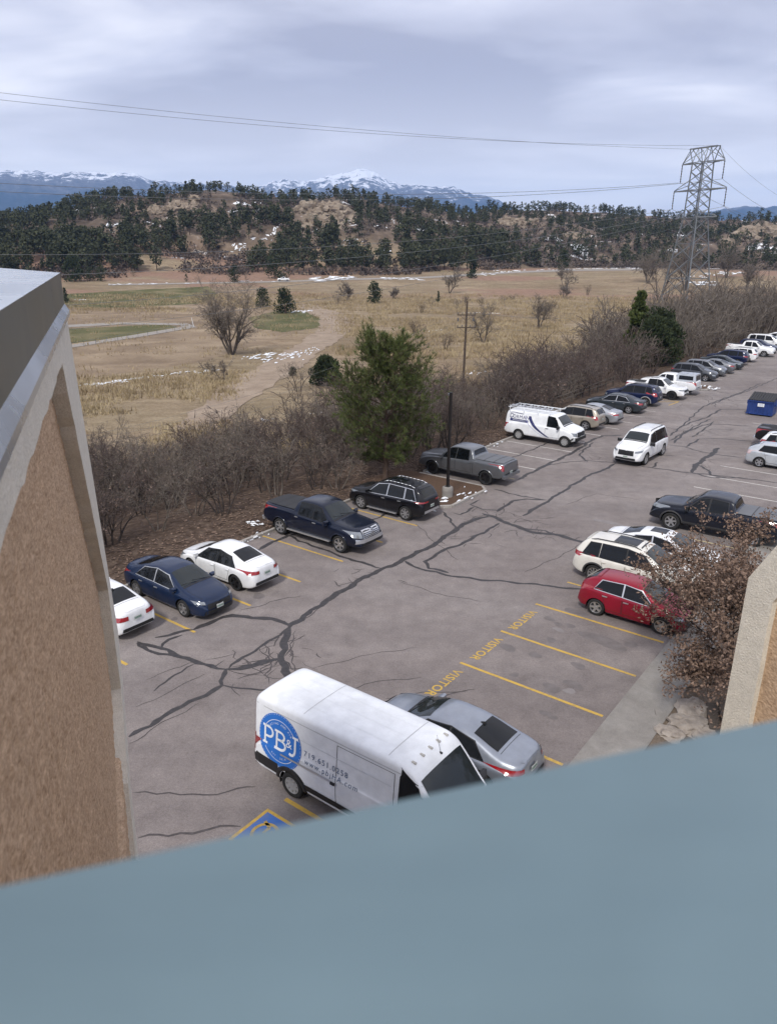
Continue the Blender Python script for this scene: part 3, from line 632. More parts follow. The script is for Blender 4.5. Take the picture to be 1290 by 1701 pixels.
for k, (c, ru, rv, m) in enumerate([
    ((7.46, 22.77), .35, .85, STN.m), ((8.37, 22.53), .22, .25, STN.m), ((5.94, 24.36), .17, .2, STN.m), ((6.59, 23.81), .15, .2, STN.m), ((6.18, 23.94), .14, .18, STN.m), ((6.09, 23.53), .14, .22, STL.m),
    ((5.68, 22.79), .16, .18, STN.m), ((4.93, 21.76), .2, .2, STN.m), ((4.09, 22.23), .22, .3, STN.m), ((6.22, 21.09), .18, .26, STN.m), ((4.05, 20.52), .14, .15, STN.m), ((5.80, 19.98), .2, .32, STN.m),
    ((5.07, 19.77), .22, .34, STN.m), ((5.59, 19.61), .14, .2, STL.m), ((7.03, 24.95), .22, .40, STN.m), ((7.24, 25.35), .12, .15, STN.m), ((-5.28, 25.57), .12, .14, STN.m), ((-5.03, 26.10), .22, .28, STN.m), ((-7.78, 24.15), .12, .14, STN.m),
    ((-6.46, 24.65), .2, .14, STN.m), ((9.49, 23.85), .2, .2, STN.m), ((4.62, 18.44), .14, .18, STN.m), ((4.80, 18.23), .1, .14, STN.m), ((18.14, 36.97), .2, .5, STN.m), ((10.99, 34.71), .2, .9, STL.m)]): blot(c, ru, rv, m, k)

# ------------------------------------------------------------------ the building one looks from
def stucco(name, lo, hi, scale, st=None):
    g = NM(name, .95, spec=.15); a = g.noise(scale, 5, .7, .3, stretch=st); b_ = g.noise(scale * .12, 4, .6); v = g.n('ShaderNodeTexVoronoi'); v.inputs['Scale'].default_value = scale * .8
    g.t.links.new(g.tc.outputs['Object'], v.inputs['Vector'])
    c = g.ramp(a, [(.3, lo), (.7, hi)]); c = g.mix(.4, c, g.ramp(b_, [(.3, (.78, .78, .78)), (.7, (1.15, 1.15, 1.15))]), 'MULTIPLY')
    h = g.math('ADD', g.math('MULTIPLY', v.outputs['Distance'], .7), a); g.color(c); g.bump(h, .6, .008); return g.m
CREAM = stucco('cream_stucco', (.60, .56, .48), (.82, .78, .685), 85); BROWN = stucco('brown_stucco', (.33, .218, .138), (.72, .53, .365), 62, (1, .34, 1))
def coping(name, c, rough, metal):
    g = NM(name, rough, metal, .5); a = g.noise(1.6, 4, .6, .5); b_ = g.noise(60, 3, .6)
    g.color(g.ramp(a, [(.35, tuple(x * .86 for x in c)), (.65, tuple(min(1, x * 1.1) for x in c))])); g.roughness(g.math('ADD', g.math('MULTIPLY', a, .2), rough - .1)); g.bump(a, .06, .02); return g.m
CAP = coping('coping_metal', (.58, .61, .63), .28, .6); LEDGE = coping('painted_ledge_metal', (.128, .188, .212), .40, .08)
lt = LEDGE.node_tree; lb = lt.nodes['Principled BSDF']; ln_ = [lt.nodes.new('ShaderNodeTexNoise') for _ in range(2)]; ltc = lt.nodes.new('ShaderNodeTexCoord'); lmp = lt.nodes.new('ShaderNodeMapping'); lmp.inputs['Scale'].default_value = (3, 14, 1)
lt.links.new(ltc.outputs['Object'], lmp.inputs[0]); lt.links.new(lmp.outputs[0], ln_[0].inputs['Vector']); lt.links.new(ltc.outputs['Object'], ln_[1].inputs['Vector'])
ln_[0].inputs['Scale'].default_value = 1; ln_[0].inputs['Detail'].default_value = 6; ln_[1].inputs['Scale'].default_value = 26; ln_[1].inputs['Detail'].default_value = 7; ln_[1].inputs['Roughness'].default_value = .7
lr = [lt.nodes.new('ShaderNodeValToRGB') for _ in range(2)]
for q_, a_, b_, ca_, cb_ in ((lr[0], .35, .68, (.93, .94, .95, 1), (1.05, 1.04, 1.03, 1)), (lr[1], .66, .74, (1, 1, 1, 1), (1.25, 1.22, 1.2, 1))):
    q_.color_ramp.elements[0].position = a_; q_.color_ramp.elements[0].color = ca_; q_.color_ramp.elements[1].position = b_; q_.color_ramp.elements[1].color = cb_
lsrc = lb.inputs['Base Color'].links[0].from_socket
for q_, n_ in zip(lr, ln_):
    lt.links.new(n_.outputs['Fac'], q_.inputs[0]); mx_ = lt.nodes.new('ShaderNodeMix'); mx_.data_type = 'RGBA'; mx_.blend_type = 'MULTIPLY'; mx_.inputs[0].default_value = 1; lt.links.new(lsrc, mx_.inputs[6]); lt.links.new(q_.outputs[0], mx_.inputs[7]); lsrc = mx_.outputs[2]
lt.links.new(lsrc, lb.inputs['Base Color']); FASCIA = coping('fascia_metal', (.115, .125, .12), .36, .1); FASCIA.node_tree.nodes['Principled BSDF'].inputs['Specular IOR Level'].default_value = .25
class Wall:
    """local frame: s along the wall, n out of its face, z up"""
    def __init__(w, C, d, nrm): w.C = Vector(C); w.d = Vector(d).normalized(); w.n = Vector(nrm).normalized()
    def p(w, s, n, z): q = w.C + w.d * s + w.n * n; return (q.x, q.y, z)
    def slab(w, mb, poly, n0, n1, m=0):
        """poly of (s, z) pairs, from depth n0 to n1"""
        k = len(poly); V = [w.p(s, n0, z) for s, z in poly] + [w.p(s, n1, z) for s, z in poly]
        return mb.add(V, [tuple(range(k - 1, -1, -1)), tuple(range(k, 2 * k))] + [(i, (i + 1) % k, k + (i + 1) % k, k + i) for i in range(k)], m)
def rag(a, b, n, amp):
    return [(a[0] + (b[0] - a[0]) * i / n + (rnd.uniform(-amp, amp) if 0 < i < n else 0), a[1] + (b[1] - a[1]) * i / n + (rnd.uniform(-amp, amp) if 0 < i < n else 0)) for i in range(n + 1)]
# wall that runs out beside the viewer
LW = Wall((-2.307, 5.430), (.350, -.937), (.937, .350))
t = thing('stucco_wall', 'tall brown stucco wall in a cream frame under a shiny metal cap', 'wall', (0, 0, 0))
OUT = [(0, 12.30), (-.20, 12.26), (-2.52, 8.45), (-1.85, 7.98), (-.5, 7.80), (-.17, 7.3), (-.12, 0)]
INN = [(.42, 0), (.42, 7.75), (0, 8.20), (-.94, 8.34), (-1.20, 8.45), (-1.23, 9.55)] + rag((-1.23, 9.55), (1.14, 12.07), 26, .012)[1:]
mb = MB(); LW.slab(mb, OUT + INN + rag((1.14, 12.07), (6.4, 12.10), 46, .012)[1:] + [(6.4, 12.30)], -.45, -.004); mb.build('stucco_frame', CREAM, t)
mb = MB(); LW.slab(mb, [(.3, 0), (6.3, 0), (6.3, 6.6), (.3, 6.6)], -.43, -.05); mb.build('stucco_panel', BROWN, t)
# the thrown-on coat, as real relief
sg_ = np.concatenate([np.arange(-1.5, 3.2, .024), np.arange(3.2, 6.3, .012)]); zg_ = np.arange(6.6, 12.16, .02)
SG, ZG = np.meshgrid(sg_, zg_, indexing='ij')
rel = (fbm(SG * 30, ZG * 30, 2, 71) - .5) * .018 + (fbm(SG * 9, ZG * 9, 2, 72) - .5) * .008
dep = np.where(ZG < 8.25, -.045, -.10) + rel
Q_ = np.stack([LW.C.x + LW.d.x * SG + LW.n.x * dep, LW.C.y + LW.d.y * SG + LW.n.y * dep, ZG], -1); vf_ = (SG > -1.5 + np.clip((ZG - 9.6) * .93, 0, 9)) & (SG > np.interp(ZG, [7.0, 7.75, 8.2, 8.34, 8.45], [.38, .36, -.06, -1.0, -1.5])) & (SG < 6.3)
I_ = np.arange(SG.size).reshape(SG.shape); Fq_ = np.stack([I_[:-1, :-1], I_[1:, :-1], I_[1:, 1:], I_[:-1, 1:]], -1).reshape(-1, 4); ok_ = vf_.ravel()[Fq_].all(1)
link('stucco_panel', fast_mesh('stucco_panel', Q_.reshape(-1, 3), Fq_[ok_], BROWN, True), t)
mb = MB(); C_ = LW.p(.0, -.455, 0); mb.prism([LW.p(.02, -.455, 0)[:2], LW.p(6.35, -.455, 0)[:2], LW.p(6.35, -3.0, 0)[:2], (C_[0] - 2.6, C_[1] + 1.95)], 0, 12.28); mb.build('wall_core', CREAM, t)
def cap_piece(s0, s1, far=False):
    mb = MB(); zt_, zf = 12.545, 12.335
    e0 = (LW.C + LW.d * s0)
    f0 = (e0.x - 2.35, e0.y + 1.98) if far else LW.p(s0, -3.0, 0)[:2]
    a, b_ = LW.p(s0, .0, 0)[:2], LW.p(s1, .0, 0)[:2]; c = LW.p(s1, -3.0, 0)[:2]
    mb.add([(*a, zt_), (*b_, zt_), (*c, zt_ + .05), (*f0, zt_ + .05)], [(0, 1, 2, 3) if False else (3, 2, 1, 0)], 0)
    mb.add([(*a, zt_), (*b_, zt_), (*b_, zf), (*a, zf)], [(0, 1, 2, 3)], 1)
    mb.add([(*f0, zt_ + .05), (*a, zt_), (*a, zf), (*f0, zf)], [(0, 1, 2, 3)], 1)
    a2, b2 = LW.p(s0, .028, 0)[:2], LW.p(s1, .028, 0)[:2]
    mb.add([(*a, zf), (*b_, zf), (*b2, zf - .045), (*a2, zf - .045)], [(0, 1, 2, 3)], 0)
    mb.add([(*a2, zf - .045), (*b2, zf - .045), (*b2, zf - .075), (*a2, zf - .075)], [(0, 1, 2, 3)], 0)
    a3, b3 = LW.p(s0, -.05, 0)[:2], LW.p(s1, -.05, 0)[:2]; mb.add([(*a2, zf - .075), (*b2, zf - .075), (*b3, zf - .075), (*a3, zf - .075)], [(0, 1, 2, 3)], 0)
    return mb
cap_piece(-.04, 1.245, True).build('coping_panel', [CAP, FASCIA], t); cap_piece(1.252, 6.4).build('coping_panel', [CAP, FASCIA], t)
# ledge in front of the viewer
e0 = Vector((-.162, .2405)); e1 = Vector((.222, .3615)); ed = (e1 - e0).normalized(); en = Vector((-ed.y, ed.x))
A_ = e0 - ed * .30; B_ = e1 + ed * 3.85
t = thing('parapet', 'smooth blue-grey metal ledge along the bottom of the view', 'ledge', (0, 0, 0))
mb = MB(); mb.prism([tuple(A_), tuple(B_), tuple(B_ - en * 1.0), tuple(A_ - en * 1.0)][::-1], 12.338, 12.4545)
bmx = bmesh.new(); vv = [bmx.verts.new(v) for v in mb.V]; [bmx.faces.new([vv[i] for i in f]) for f in mb.F]
bmesh.ops.recalc_face_normals(bmx, faces=bmx.faces); bmesh.ops.bevel(bmx, geom=bmx.edges[:], offset=.008, segments=3, affect='EDGES')
me = bpy.data.meshes.new('coping_cap'); bmx.to_mesh(me); bmx.free(); me.materials.append(LEDGE); link('coping_cap', me, t)
mb = MB(); mb.prism([tuple(A_ - en * .04), tuple(B_ - en * .04), tuple(B_ - en * .9), tuple(A_ - en * .9)][::-1], 0, 12.33); mb.build('stucco_face', CREAM, t)
# the fin farther along, its top cut on a slope
RW = Wall((2.584, 4.855), (.342, -.940), (-.940, -.342))
t = thing('stucco_fin', 'cream stucco buttress with a sloping top beside the brown-leaved tree', 'wall', (0, 0, 0))
zs0, zk = 10.51, 1.76
mb = MB(); LWp = [(0, 0), (0, zs0), (1.08, zs0 + 1.08 * zk), (3.75, zs0 + 1.08 * zk), (3.75, zs0 + 1.08 * zk - .16)] + rag((1.16, zs0 + 1.08 * zk - .16), (.236, zs0 - .09), 14, .004) + rag((.236, zs0 - .10), (.236, 0), 60, .004)[1:]
RW.slab(mb, LWp, -.55, 0); mb.build('stucco_frame', CREAM, t)
mb = MB(); RW.slab(mb, [(.22, 0), (3.72, 0), (3.72, zs0 + 1.6), (1.12, zs0 + 1.6), (.22, zs0 - .06)], -.5, -.045); mb.build('stucco_panel', BROWN, t)

# ------------------------------------------------------------------ vehicles
def paint(name, c, metal=.0, rough=.32, coat=.8):
    g = NM(name, rough, metal, .12); g.b.inputs['Coat Weight'].default_value = coat; g.b.inputs['Coat Roughness'].default_value = .06
    n_ = g.noise(2.2, 4, .6); n2_ = g.noise(40, 2, .5)
    lo = tuple(x * .90 for x in c); hi = tuple(min(1, x * 1.06) for x in c)
    g.color(g.ramp(n_, [(.35, lo), (.65, hi)]))
    g.roughness(g.math('ADD', g.math('MULTIPLY', n_, .25), rough - .1)); return g.m
PA = dict(white=paint('white_paint', (.76, .77, .78)), warm_white=paint('warm_white_paint', (.68, .66, .60)), van_white=paint('van_white_paint', (.78, .80, .82), 0, .42, .4),
          navy=paint('navy_paint', (.009, .020, .054), .1), dnavy=paint('dark_navy_paint', (.0045, .008, .021), .05), black=paint('black_paint', (.006, .006, .008)),
          pewter=paint('grey_metallic_paint', (.17, .18, .195), .6), silver=paint('silver_paint', (.40, .42, .45), .6), civ=paint('cool_silver_paint', (.30, .325, .37), .6),
          champagne=paint('champagne_paint', (.40, .36, .30), .5), slate=paint('slate_paint', (.035, .044, .052), .3), red=paint('red_paint', (.26, .006, .022), .2),
          blue=paint('blue_paint', (.010, .017, .055), .2), grey=paint('grey_paint', (.06, .065, .075), .35), lsilver=paint('pale_silver_paint', (.50, .53, .56), .35), rublack=paint('ram_black_paint', (.007, .009, .016)))
GLASS = mat('tinted_glass', (.005, .006, .007), .03, 0, .42); GLASS_L = mat('clear_car_glass', (.018, .023, .024), .04, 0, .5)
RUBBER = mat('tyre_rubber', (.014, .014, .014), .85); TRIM = mat('black_trim', (.012, .012, .013), .5); WELL = mat('wheel_well', (.006, .006, .006), .95)
CHROME = mat('chrome', (.60, .61, .63), .28, .75); ALLOY = mat('alloy', (.52, .53, .55), .3, .85); BLKRIM = mat('black_rim', (.02, .02, .022), .35, .3); STEEL = mat('steel_rim', (.36, .36, .36), .5, .3)
LAMP = mat('headlamp_lens', (.26, .28, .30), .08, .4, .6, .6); TAIL = mat('tail_lamp_red', (.28, .008, .012), .12, 0, .8, 1.0); TAILC = mat('tail_lamp_clear', (.55, .42, .42), .15, 0, .7)
AMBER = mat('amber_lens', (.6, .2, .03), .2); PLATE = mat('plate', (.60, .62, .60), .5); PLATE_T = mat('plate_figures', (.05, .16, .10), .6)
CLAD = mat('grey_cladding', (.035, .035, .037), .7); TONNEAU = mat('tonneau_vinyl', (.020, .020, .021), .55); TONG = mat('grey_tonneau', (.12, .125, .135), .5); BEDL = mat('bed_liner', (.012, .012, .012), .8)
SEAM = mat('panel_gap', (.010, .010, .010), .8)
def chaik(P, k):
    P = np.asarray(P, float)
    for _ in range(k):
        Q = .75 * P[:-1] + .25 * P[1:]; S = .25 * P[:-1] + .75 * P[1:]
        P = np.concatenate([P[:1], np.stack([Q, S], 1).reshape(-1, P.shape[1])[1:-1], P[-1:]])
    return P
class Body:
    def __init__(s, zt, zs, zb, w, tum, crown=.03, rc=.10, sh=.06, it=2, sc=(1, 1, 1), belly=.012):
        k = np.array([sc[0], sc[2]]); kw = np.array([sc[0], sc[1]])
        s.zt = chaik(np.array(zt) * k, 2); s.zs = chaik(np.array(zs) * k, 2); s.zb = chaik(np.array(zb) * k, 1); s.w = chaik(np.array(w) * kw, 2)
        s.tum, s.crown, s.rc, s.sh, s.it, s.belly = tum, crown, rc, sh, it, belly
        s.L2 = s.zt[-1, 0]; s.R2 = s.zt[0, 0]; s.c = {}
    def f(s, t, x): return float(np.interp(x, t[:, 0], t[:, 1]))
    def sec(s, x):
        key = round(x, 4)
        if key in s.c: return s.c[key]
        zt, zs, zb, w = s.f(s.zt, x), s.f(s.zs, x), s.f(s.zb, x), s.f(s.w, x)
        zs = min(zs, zt - .05); h = zt - zs; d = zs - zb
        y0 = w - s.sh - .02; rc = min(s.rc, .4 * h); wr = y0 - s.tum * h
        P = [(w * .8, zb), (w - .045, zb + .01), (w - s.belly, zb + .30 * d), (w, zb + .64 * d), (w - .012, zs - .08 * min(1, d)), (w - s.sh * .7, zs - .01 * d),
             (y0, zs + .02 * h), (y0 - s.tum * (h - rc), zt - rc), (wr - .03, zt - .22 * rc), (wr - .16, zt + s.crown * .25), (wr * .5, zt + s.crown * .8), (0, zt + s.crown)]
        P = chaik(P, s.it); s.c[key] = (P[:, 0], P[:, 1]); return s.c[key]
    def Y(s, x, z):
        y, zz = s.sec(x); return float(np.interp(z, zz, y))
    def Z(s, x, y):
        yy, zz = s.sec(x); i = int(np.argmax(yy)); return float(np.interp(abs(y), yy[i:][::-1], zz[i:][::-1]))
    def X(s, y, z, end):
        E = s.L2 if end > 0 else s.R2
        xs = [E - end * t for t in (.0, .008, .018, .03, .045, .06, .08, .10, .125, .15, .18, .21, .25, .3, .35, .4, .46, .52, .6, .7, .8, .9, 1.0)]
        prev = None
        for x in xs:
            d = s.Y(x, z) - abs(y)
            if d >= 0:
                if prev is None: return x
                return prev[0] + (x - prev[0]) * (-prev[1]) / (d - prev[1] + 1e-9)
            prev = (x, d)
        return xs[-1]
def grid_mesh(G, flip=False):
    G = np.array(G); n, m = G.shape[:2]; I = np.arange(n * m).reshape(n, m)
    F = np.stack([I[:-1, :-1], I[1:, :-1], I[1:, 1:], I[:-1, 1:]], -1).reshape(-1, 4)
    if flip: F = F[:, ::-1]
    return G.reshape(-1, 3), F
def bil(c, n, m):
    """bilinear grid over corners (a0,b0),(a1,b0'),(a1,b1),(a0,b1)"""
    c = np.array(c, float); s = np.linspace(0, 1, n)[:, None, None]; t = np.linspace(0, 1, m)[None, :, None]
    return (c[0] * (1 - s) + c[1] * s) * (1 - t) + (c[3] * (1 - s) + c[2] * s) * t
def side(b, corners, sgn, off, n=5, m=4):
    G = bil(corners, n, m); out = np.zeros((n, m, 3))
    for i in range(n):
        for j in range(m):
            x, z = G[i, j]; y = b.Y(x, z); sl = (b.Y(x, z + .02) - b.Y(x, z - .02)) / .04; q = math.hypot(1, sl)
            out[i, j] = (x, sgn * (y + off / q), z - off * sl / q)
    return grid_mesh(out, sgn < 0 if False else sgn > 0)
def top(b, xa, xb, sa, sb, off, n=6, m=9, yc=None):
    out = np.zeros((n, m, 3))
    for i in range(n):
        t = i / (n - 1); x = xa + (xb - xa) * t; s_ = sa + (sb - sa) * t
        zt = b.f(b.zt, x); e = b.Y(x, zt - .03); sl = (b.f(b.zt, x + .02) - b.f(b.zt, x - .02)) / .04; q = math.hypot(1, sl)
        lo, hi = (-s_ * e, s_ * e) if yc is None else (yc[0] * e, yc[1] * e)
        for j in range(m):
            y = lo + (hi - lo) * j / (m - 1); out[i, j] = (x - off * sl / q, y, b.Z(x, y) + off / q)
    return grid_mesh(out, xb < xa)
def endp(b, corners, end, off, n=5, m=3):
    G = bil(corners, n, m); out = np.zeros((n, m, 3))
    for i in range(n):
        for j in range(m):
            y, z = G[i, j]; X0 = b.X(y, z, end); dy = (b.X(y + .02, z, end) - b.X(y - .02, z, end)) / .04; dz = (b.X(y, z + .02, end) - b.X(y, z - .02, end)) / .04
            dy = max(-6, min(6, dy)); dz = max(-6, min(6, dz))
            q = math.sqrt(1 + dy * dy + dz * dz); out[i, j] = (X0 + end * off / q, y - off * end * dy / q * 1.0, z - off * end * dz / q)
    return grid_mesh(out, end < 0)
WM = {}
def wheel_meshes(r, wd, style):
    k = (round(r, 3), round(wd, 3), style)
    if k in WM: return WM[k]
    n = 26; ri = r * (.64 if style in ('steel', 'offroad') else .70); h = wd / 2
    t = MB(); t.lathe([(ri, -h * .8), (ri + .012, -h), (r * .90, -h), (r * .975, -h * .78), (r, -h * .45), (r, h * .45), (r * .975, h * .78), (r * .90, h), (ri + .012, h), (ri, h * .8)], n, axis='Y')
    tm = bpy.data.meshes.new('tyre'); tm.from_pydata(t.V, [], t.F); tm.materials.append(RUBBER); tm.polygons.foreach_set('use_smooth', np.ones(len(tm.polygons), bool))
    # rim: lip, dished back and spokes; outer face on +Y
    m = MB(); m.lathe([(ri, h * .80), (ri - .005, h * .92), (ri - .028, h * .88), (ri - .034, h * .30)], n, axis='Y', m=0)
    m.lathe([(ri - .033, h * .30), (.02, h * .22)], n, axis='Y', m=1)
    hub = r * .15
    m.lathe([(0.001, h * .80), (hub * .9, h * .78), (hub, h * .6), (hub, h * .2)], 12, axis='Y', m=0)
    ns, sw = {'five': (5, .050), 'ten': (10, .026), 'split': (7, .038), 'steel': (8, .055), 'black': (5, .045), 'offroad': (6, .05), 'six': (6, .05)}.get(style, (5, .05))
    for i in range(ns):
        a = 2 * math.pi * i / ns; ca, sa_ = math.cos(a), math.sin(a)
        def P(rad, off, y): return (rad * ca - off * sa_, y, rad * sa_ + off * ca)
        y0, y1 = h * .72, h * .84
        k0, k1 = sw * 1.25, sw * .8
        V = [P(hub * .8, -k0 * .7, y0), P(hub * .8, k0 * .7, y0), P(ri - .02, k1, y1), P(ri - .02, -k1, y1), P(hub * .8, -k0 * .7, y0 - .04), P(hub * .8, k0 * .7, y0 - .04), P(ri - .02, k1, y1 - .04), P(ri - .02, -k1, y1 - .04)]
        m.add(V, [(3, 2, 1, 0), (0, 1, 5, 4), (1, 2, 6, 5), (3, 0, 4, 7)], 0)
    rm = bpy.data.meshes.new('rim'); rm.from_pydata(m.V, [], m.F)
    face = {'steel': STEEL, 'black': BLKRIM, 'offroad': ALLOY}.get(style, ALLOY)
    for q in (face, BLKRIM): rm.materials.append(q)
    rm.polygons.foreach_set('material_index', np.array(m.M, np.int32))
    hm_ = MB(); hm_.lathe([(ri * .9, -h * .3), (ri * .9, h * .1), (.01, h * .12)], 14, axis='Y')
    hb_ = bpy.data.meshes.new('brake_drum'); hb_.from_pydata(hm_.V, [], hm_.F); hb_.materials.append(WELL)
    WM[k] = (tm, rm, hb_); return WM[k]

S_ZS = [(-2.42, .55), (-2.3, .90), (-1.2, .93), (1.2, .88), (2.2, .70), (2.42, .45)]
ARCH = {
 'sedan': dict(L=4.84, W=1.85, H=1.48,
   zt=[(-2.42, .50), (-2.415, .80), (-2.39, 1.02), (-2.28, 1.08), (-1.72, 1.13), (-.85, 1.43), (-.2, 1.48), (.36, 1.44), (1.28, .99), (2.05, .86), (2.33, .72), (2.41, .55), (2.42, .42)], zs=S_ZS,
   zb=[(-2.42, .36), (-2.2, .24), (-1.8, .20), (1.9, .18), (2.3, .19), (2.42, .24)], w=[(-2.42, .66), (-2.38, .74), (-2.2, .83), (-1.7, .905), (0, .925), (1.6, .91), (2.1, .84), (2.34, .70), (2.42, .56)],
   tum=.50, wb=(-1.42, 1.40), wr=.335, ww=.22, win=[(-1.42, -.30, -1.02, -.34), (-.24, .98, -.28, .40)], quarter=None, ws=(1.20, .42), rw=(-1.66, -.92), doors=[(-1.15, -.24), (-.22, .98)]),
 'hatch': dict(L=4.3, W=1.80, H=1.48,
   zt=[(-2.15, .5), (-2.145, .85), (-2.10, 1.08), (-1.95, 1.20), (-1.55, 1.42), (-.9, 1.47), (-.1, 1.485), (.35, 1.45), (1.12, 1.04), (1.80, .88), (2.05, .74), (2.14, .56), (2.15, .42)],
   zs=[(-2.15, .55), (-2.0, 1.02), (-1.2, 1.0), (1.1, .90), (2.0, .70), (2.15, .45)], zb=[(-2.15, .36), (-1.9, .22), (1.7, .19), (2.15, .25)],
   w=[(-2.15, .66), (-2.1, .74), (-1.9, .83), (-1.4, .895), (0, .90), (1.4, .885), (1.9, .80), (2.08, .68), (2.15, .55)],
   tum=.48, wb=(-1.30, 1.30), wr=.325, ww=.21, win=[(-1.45, -.32, -1.20, -.34), (-.26, .92, -.28, .36)], quarter=None, ws=(1.04, .40), rw=(-2.02, -1.52), doors=[(-1.1, -.26), (-.24, .92)]),
 'suv': dict(L=4.85, W=1.94, H=1.73,
   zt=[(-2.42, .6), (-2.415, .95), (-2.39, 1.14), (-2.30, 1.25), (-2.02, 1.62), (-1.7, 1.69), (-.4, 1.73), (.32, 1.69), (1.15, 1.16), (2.0, 1.04), (2.32, .90), (2.41, .68), (2.42, .5)],
   zs=[(-2.42, .6), (-2.3, 1.10), (-1.0, 1.07), (1.1, 1.02), (2.1, .86), (2.42, .5)], zb=[(-2.42, .45), (-2.15, .30), (-1.8, .26), (1.8, .25), (2.2, .26), (2.42, .34)],
   w=[(-2.42, .74), (-2.37, .82), (-2.15, .91), (-1.6, .955), (0, .97), (1.5, .95), (2.1, .88), (2.34, .76), (2.42, .62)],
   tum=.36, wb=(-1.43, 1.42), wr=.375, ww=.24, win=[(-2.02, -1.36, -1.74, -1.34), (-1.28, -.28, -1.26, -.30), (-.22, .95, -.24, .36)], quarter=None, ws=(1.07, .37), rw=(-2.30, -2.03), doors=[(-1.22, -.24), (-.22, .95)]),
 'bigsuv': dict(L=5.33, W=2.03, H=1.94,
   zt=[(-2.665, .7), (-2.66, 1.15), (-2.62, 1.32), (-2.44, 1.80), (-2.2, 1.90), (-.4, 1.94), (.52, 1.90), (1.22, 1.32), (1.5, 1.27), (2.35, 1.19), (2.58, 1.08), (2.655, .85), (2.665, .6)],
   zs=[(-2.665, .7), (-2.5, 1.20), (1.2, 1.16), (2.3, 1.02), (2.665, .6)], zb=[(-2.665, .5), (-2.3, .34), (2.2, .32), (2.665, .40)],
   w=[(-2.665, .82), (-2.6, .90), (-2.3, .98), (-1.6, 1.005), (0, 1.015), (1.6, 1.0), (2.3, .95), (2.58, .84), (2.665, .72)],
   tum=.30, wb=(-1.50, 1.58), wr=.41, ww=.27, win=[(-2.30, -1.42, -2.12, -1.40), (-1.34, -.20, -1.34, -.22), (-.12, 1.05, -.14, .52)], quarter=None, ws=(1.17, .57), rw=(-2.58, -2.42), doors=[(-1.38, -.16), (-.14, 1.05)]),
 'pickup': dict(L=5.89, W=2.03, H=1.93,
   zt=[(-2.945, .75), (-2.94, 1.2), (-2.93, 1.36), (-2.85, 1.39), (-1.05, 1.40), (-.97, 1.40), (-.93, 1.48), (-.82, 1.80), (-.66, 1.90), (-.1, 1.94), (.42, 1.92), (.66, 1.87), (1.36, 1.33), (1.6, 1.28), (2.6, 1.20), (2.82, 1.10), (2.93, .85), (2.945, .6)],
   zs=[(-2.945, .7), (-2.9, 1.30), (-1, 1.32), (-.8, 1.24), (1.3, 1.18), (2.5, 1.05), (2.945, .6)], zb=[(-2.945, .62), (-2.6, .46), (-1.0, .42), (1.4, .42), (2.4, .42), (2.945, .46)],
   w=[(-2.945, .94), (-2.9, .97), (-2.4, 1.0), (0, 1.01), (1.8, 1.01), (2.5, .99), (2.85, .90), (2.945, .80)],
   tum=.34, wb=(-1.84, 1.84), wr=.41, ww=.27, win=[(-.66, .18, -.58, .16), (.26, 1.16, .24, .62)], quarter=None, ws=(1.32, .70), rw=(-.915, -.80), doors=[(-.86, .22), (.24, 1.18)], bed=(-2.86, -1.02)),
 'vanhi': dict(L=6.36, W=2.05, H=2.68,
   zt=[(-3.18, .6), (-3.178, 2.3), (-3.15, 2.56), (-3.05, 2.64), (-2.8, 2.66), (1.35, 2.68), (1.60, 2.62), (1.80, 2.46), (2.52, 1.46), (2.64, 1.38), (3.0, 1.16), (3.12, .95), (3.175, .7), (3.18, .5)],
   zs=[(-3.18, .6), (-3.1, 1.45), (1.6, 1.40), (2.5, 1.30), (2.9, 1.02), (3.18, .5)], zb=[(-3.18, .48), (-2.9, .36), (2.6, .32), (3.18, .36)],
   w=[(-3.18, .95), (-3.12, 1.0), (-2.8, 1.02), (1.9, 1.02), (2.5, .99), (2.95, .88), (3.12, .74), (3.18, .60)],
   tum=.085, rc=.16, sh=.02, wb=(-1.85, 2.20), wr=.355, ww=.24, win=[(1.38, 2.28, 1.40, 1.86)], quarter=None, ws=(2.50, 1.83), rw=None, doors=[(1.26, 2.34)]),
 'econo': dict(L=5.5, W=2.02, H=2.08,
   zt=[(-2.75, .65), (-2.745, 1.3), (-2.70, 1.75), (-2.60, 2.0), (-2.42, 2.07), (.95, 2.08), (1.20, 2.02), (1.74, 1.40), (1.86, 1.34), (2.52, 1.19), (2.68, 1.08), (2.745, .8), (2.75, .6)],
   zs=[(-2.75, .7), (-2.6, 1.28), (1.6, 1.25), (2.5, 1.05), (2.75, .6)], zb=[(-2.75, .55), (-2.5, .40), (2.4, .40), (2.75, .46)],
   w=[(-2.75, .88), (-2.68, .95), (-2.3, 1.0), (1.3, 1.01), (2.2, .99), (2.6, .92), (2.75, .80)],
   tum=.17, rc=.14, wb=(-1.55, 1.98), wr=.385, ww=.24, win=[(.58, 1.50, .58, 1.15)], quarter=None, ws=(1.72, 1.24), rw=None, doors=[(.48, 1.55)]),
}
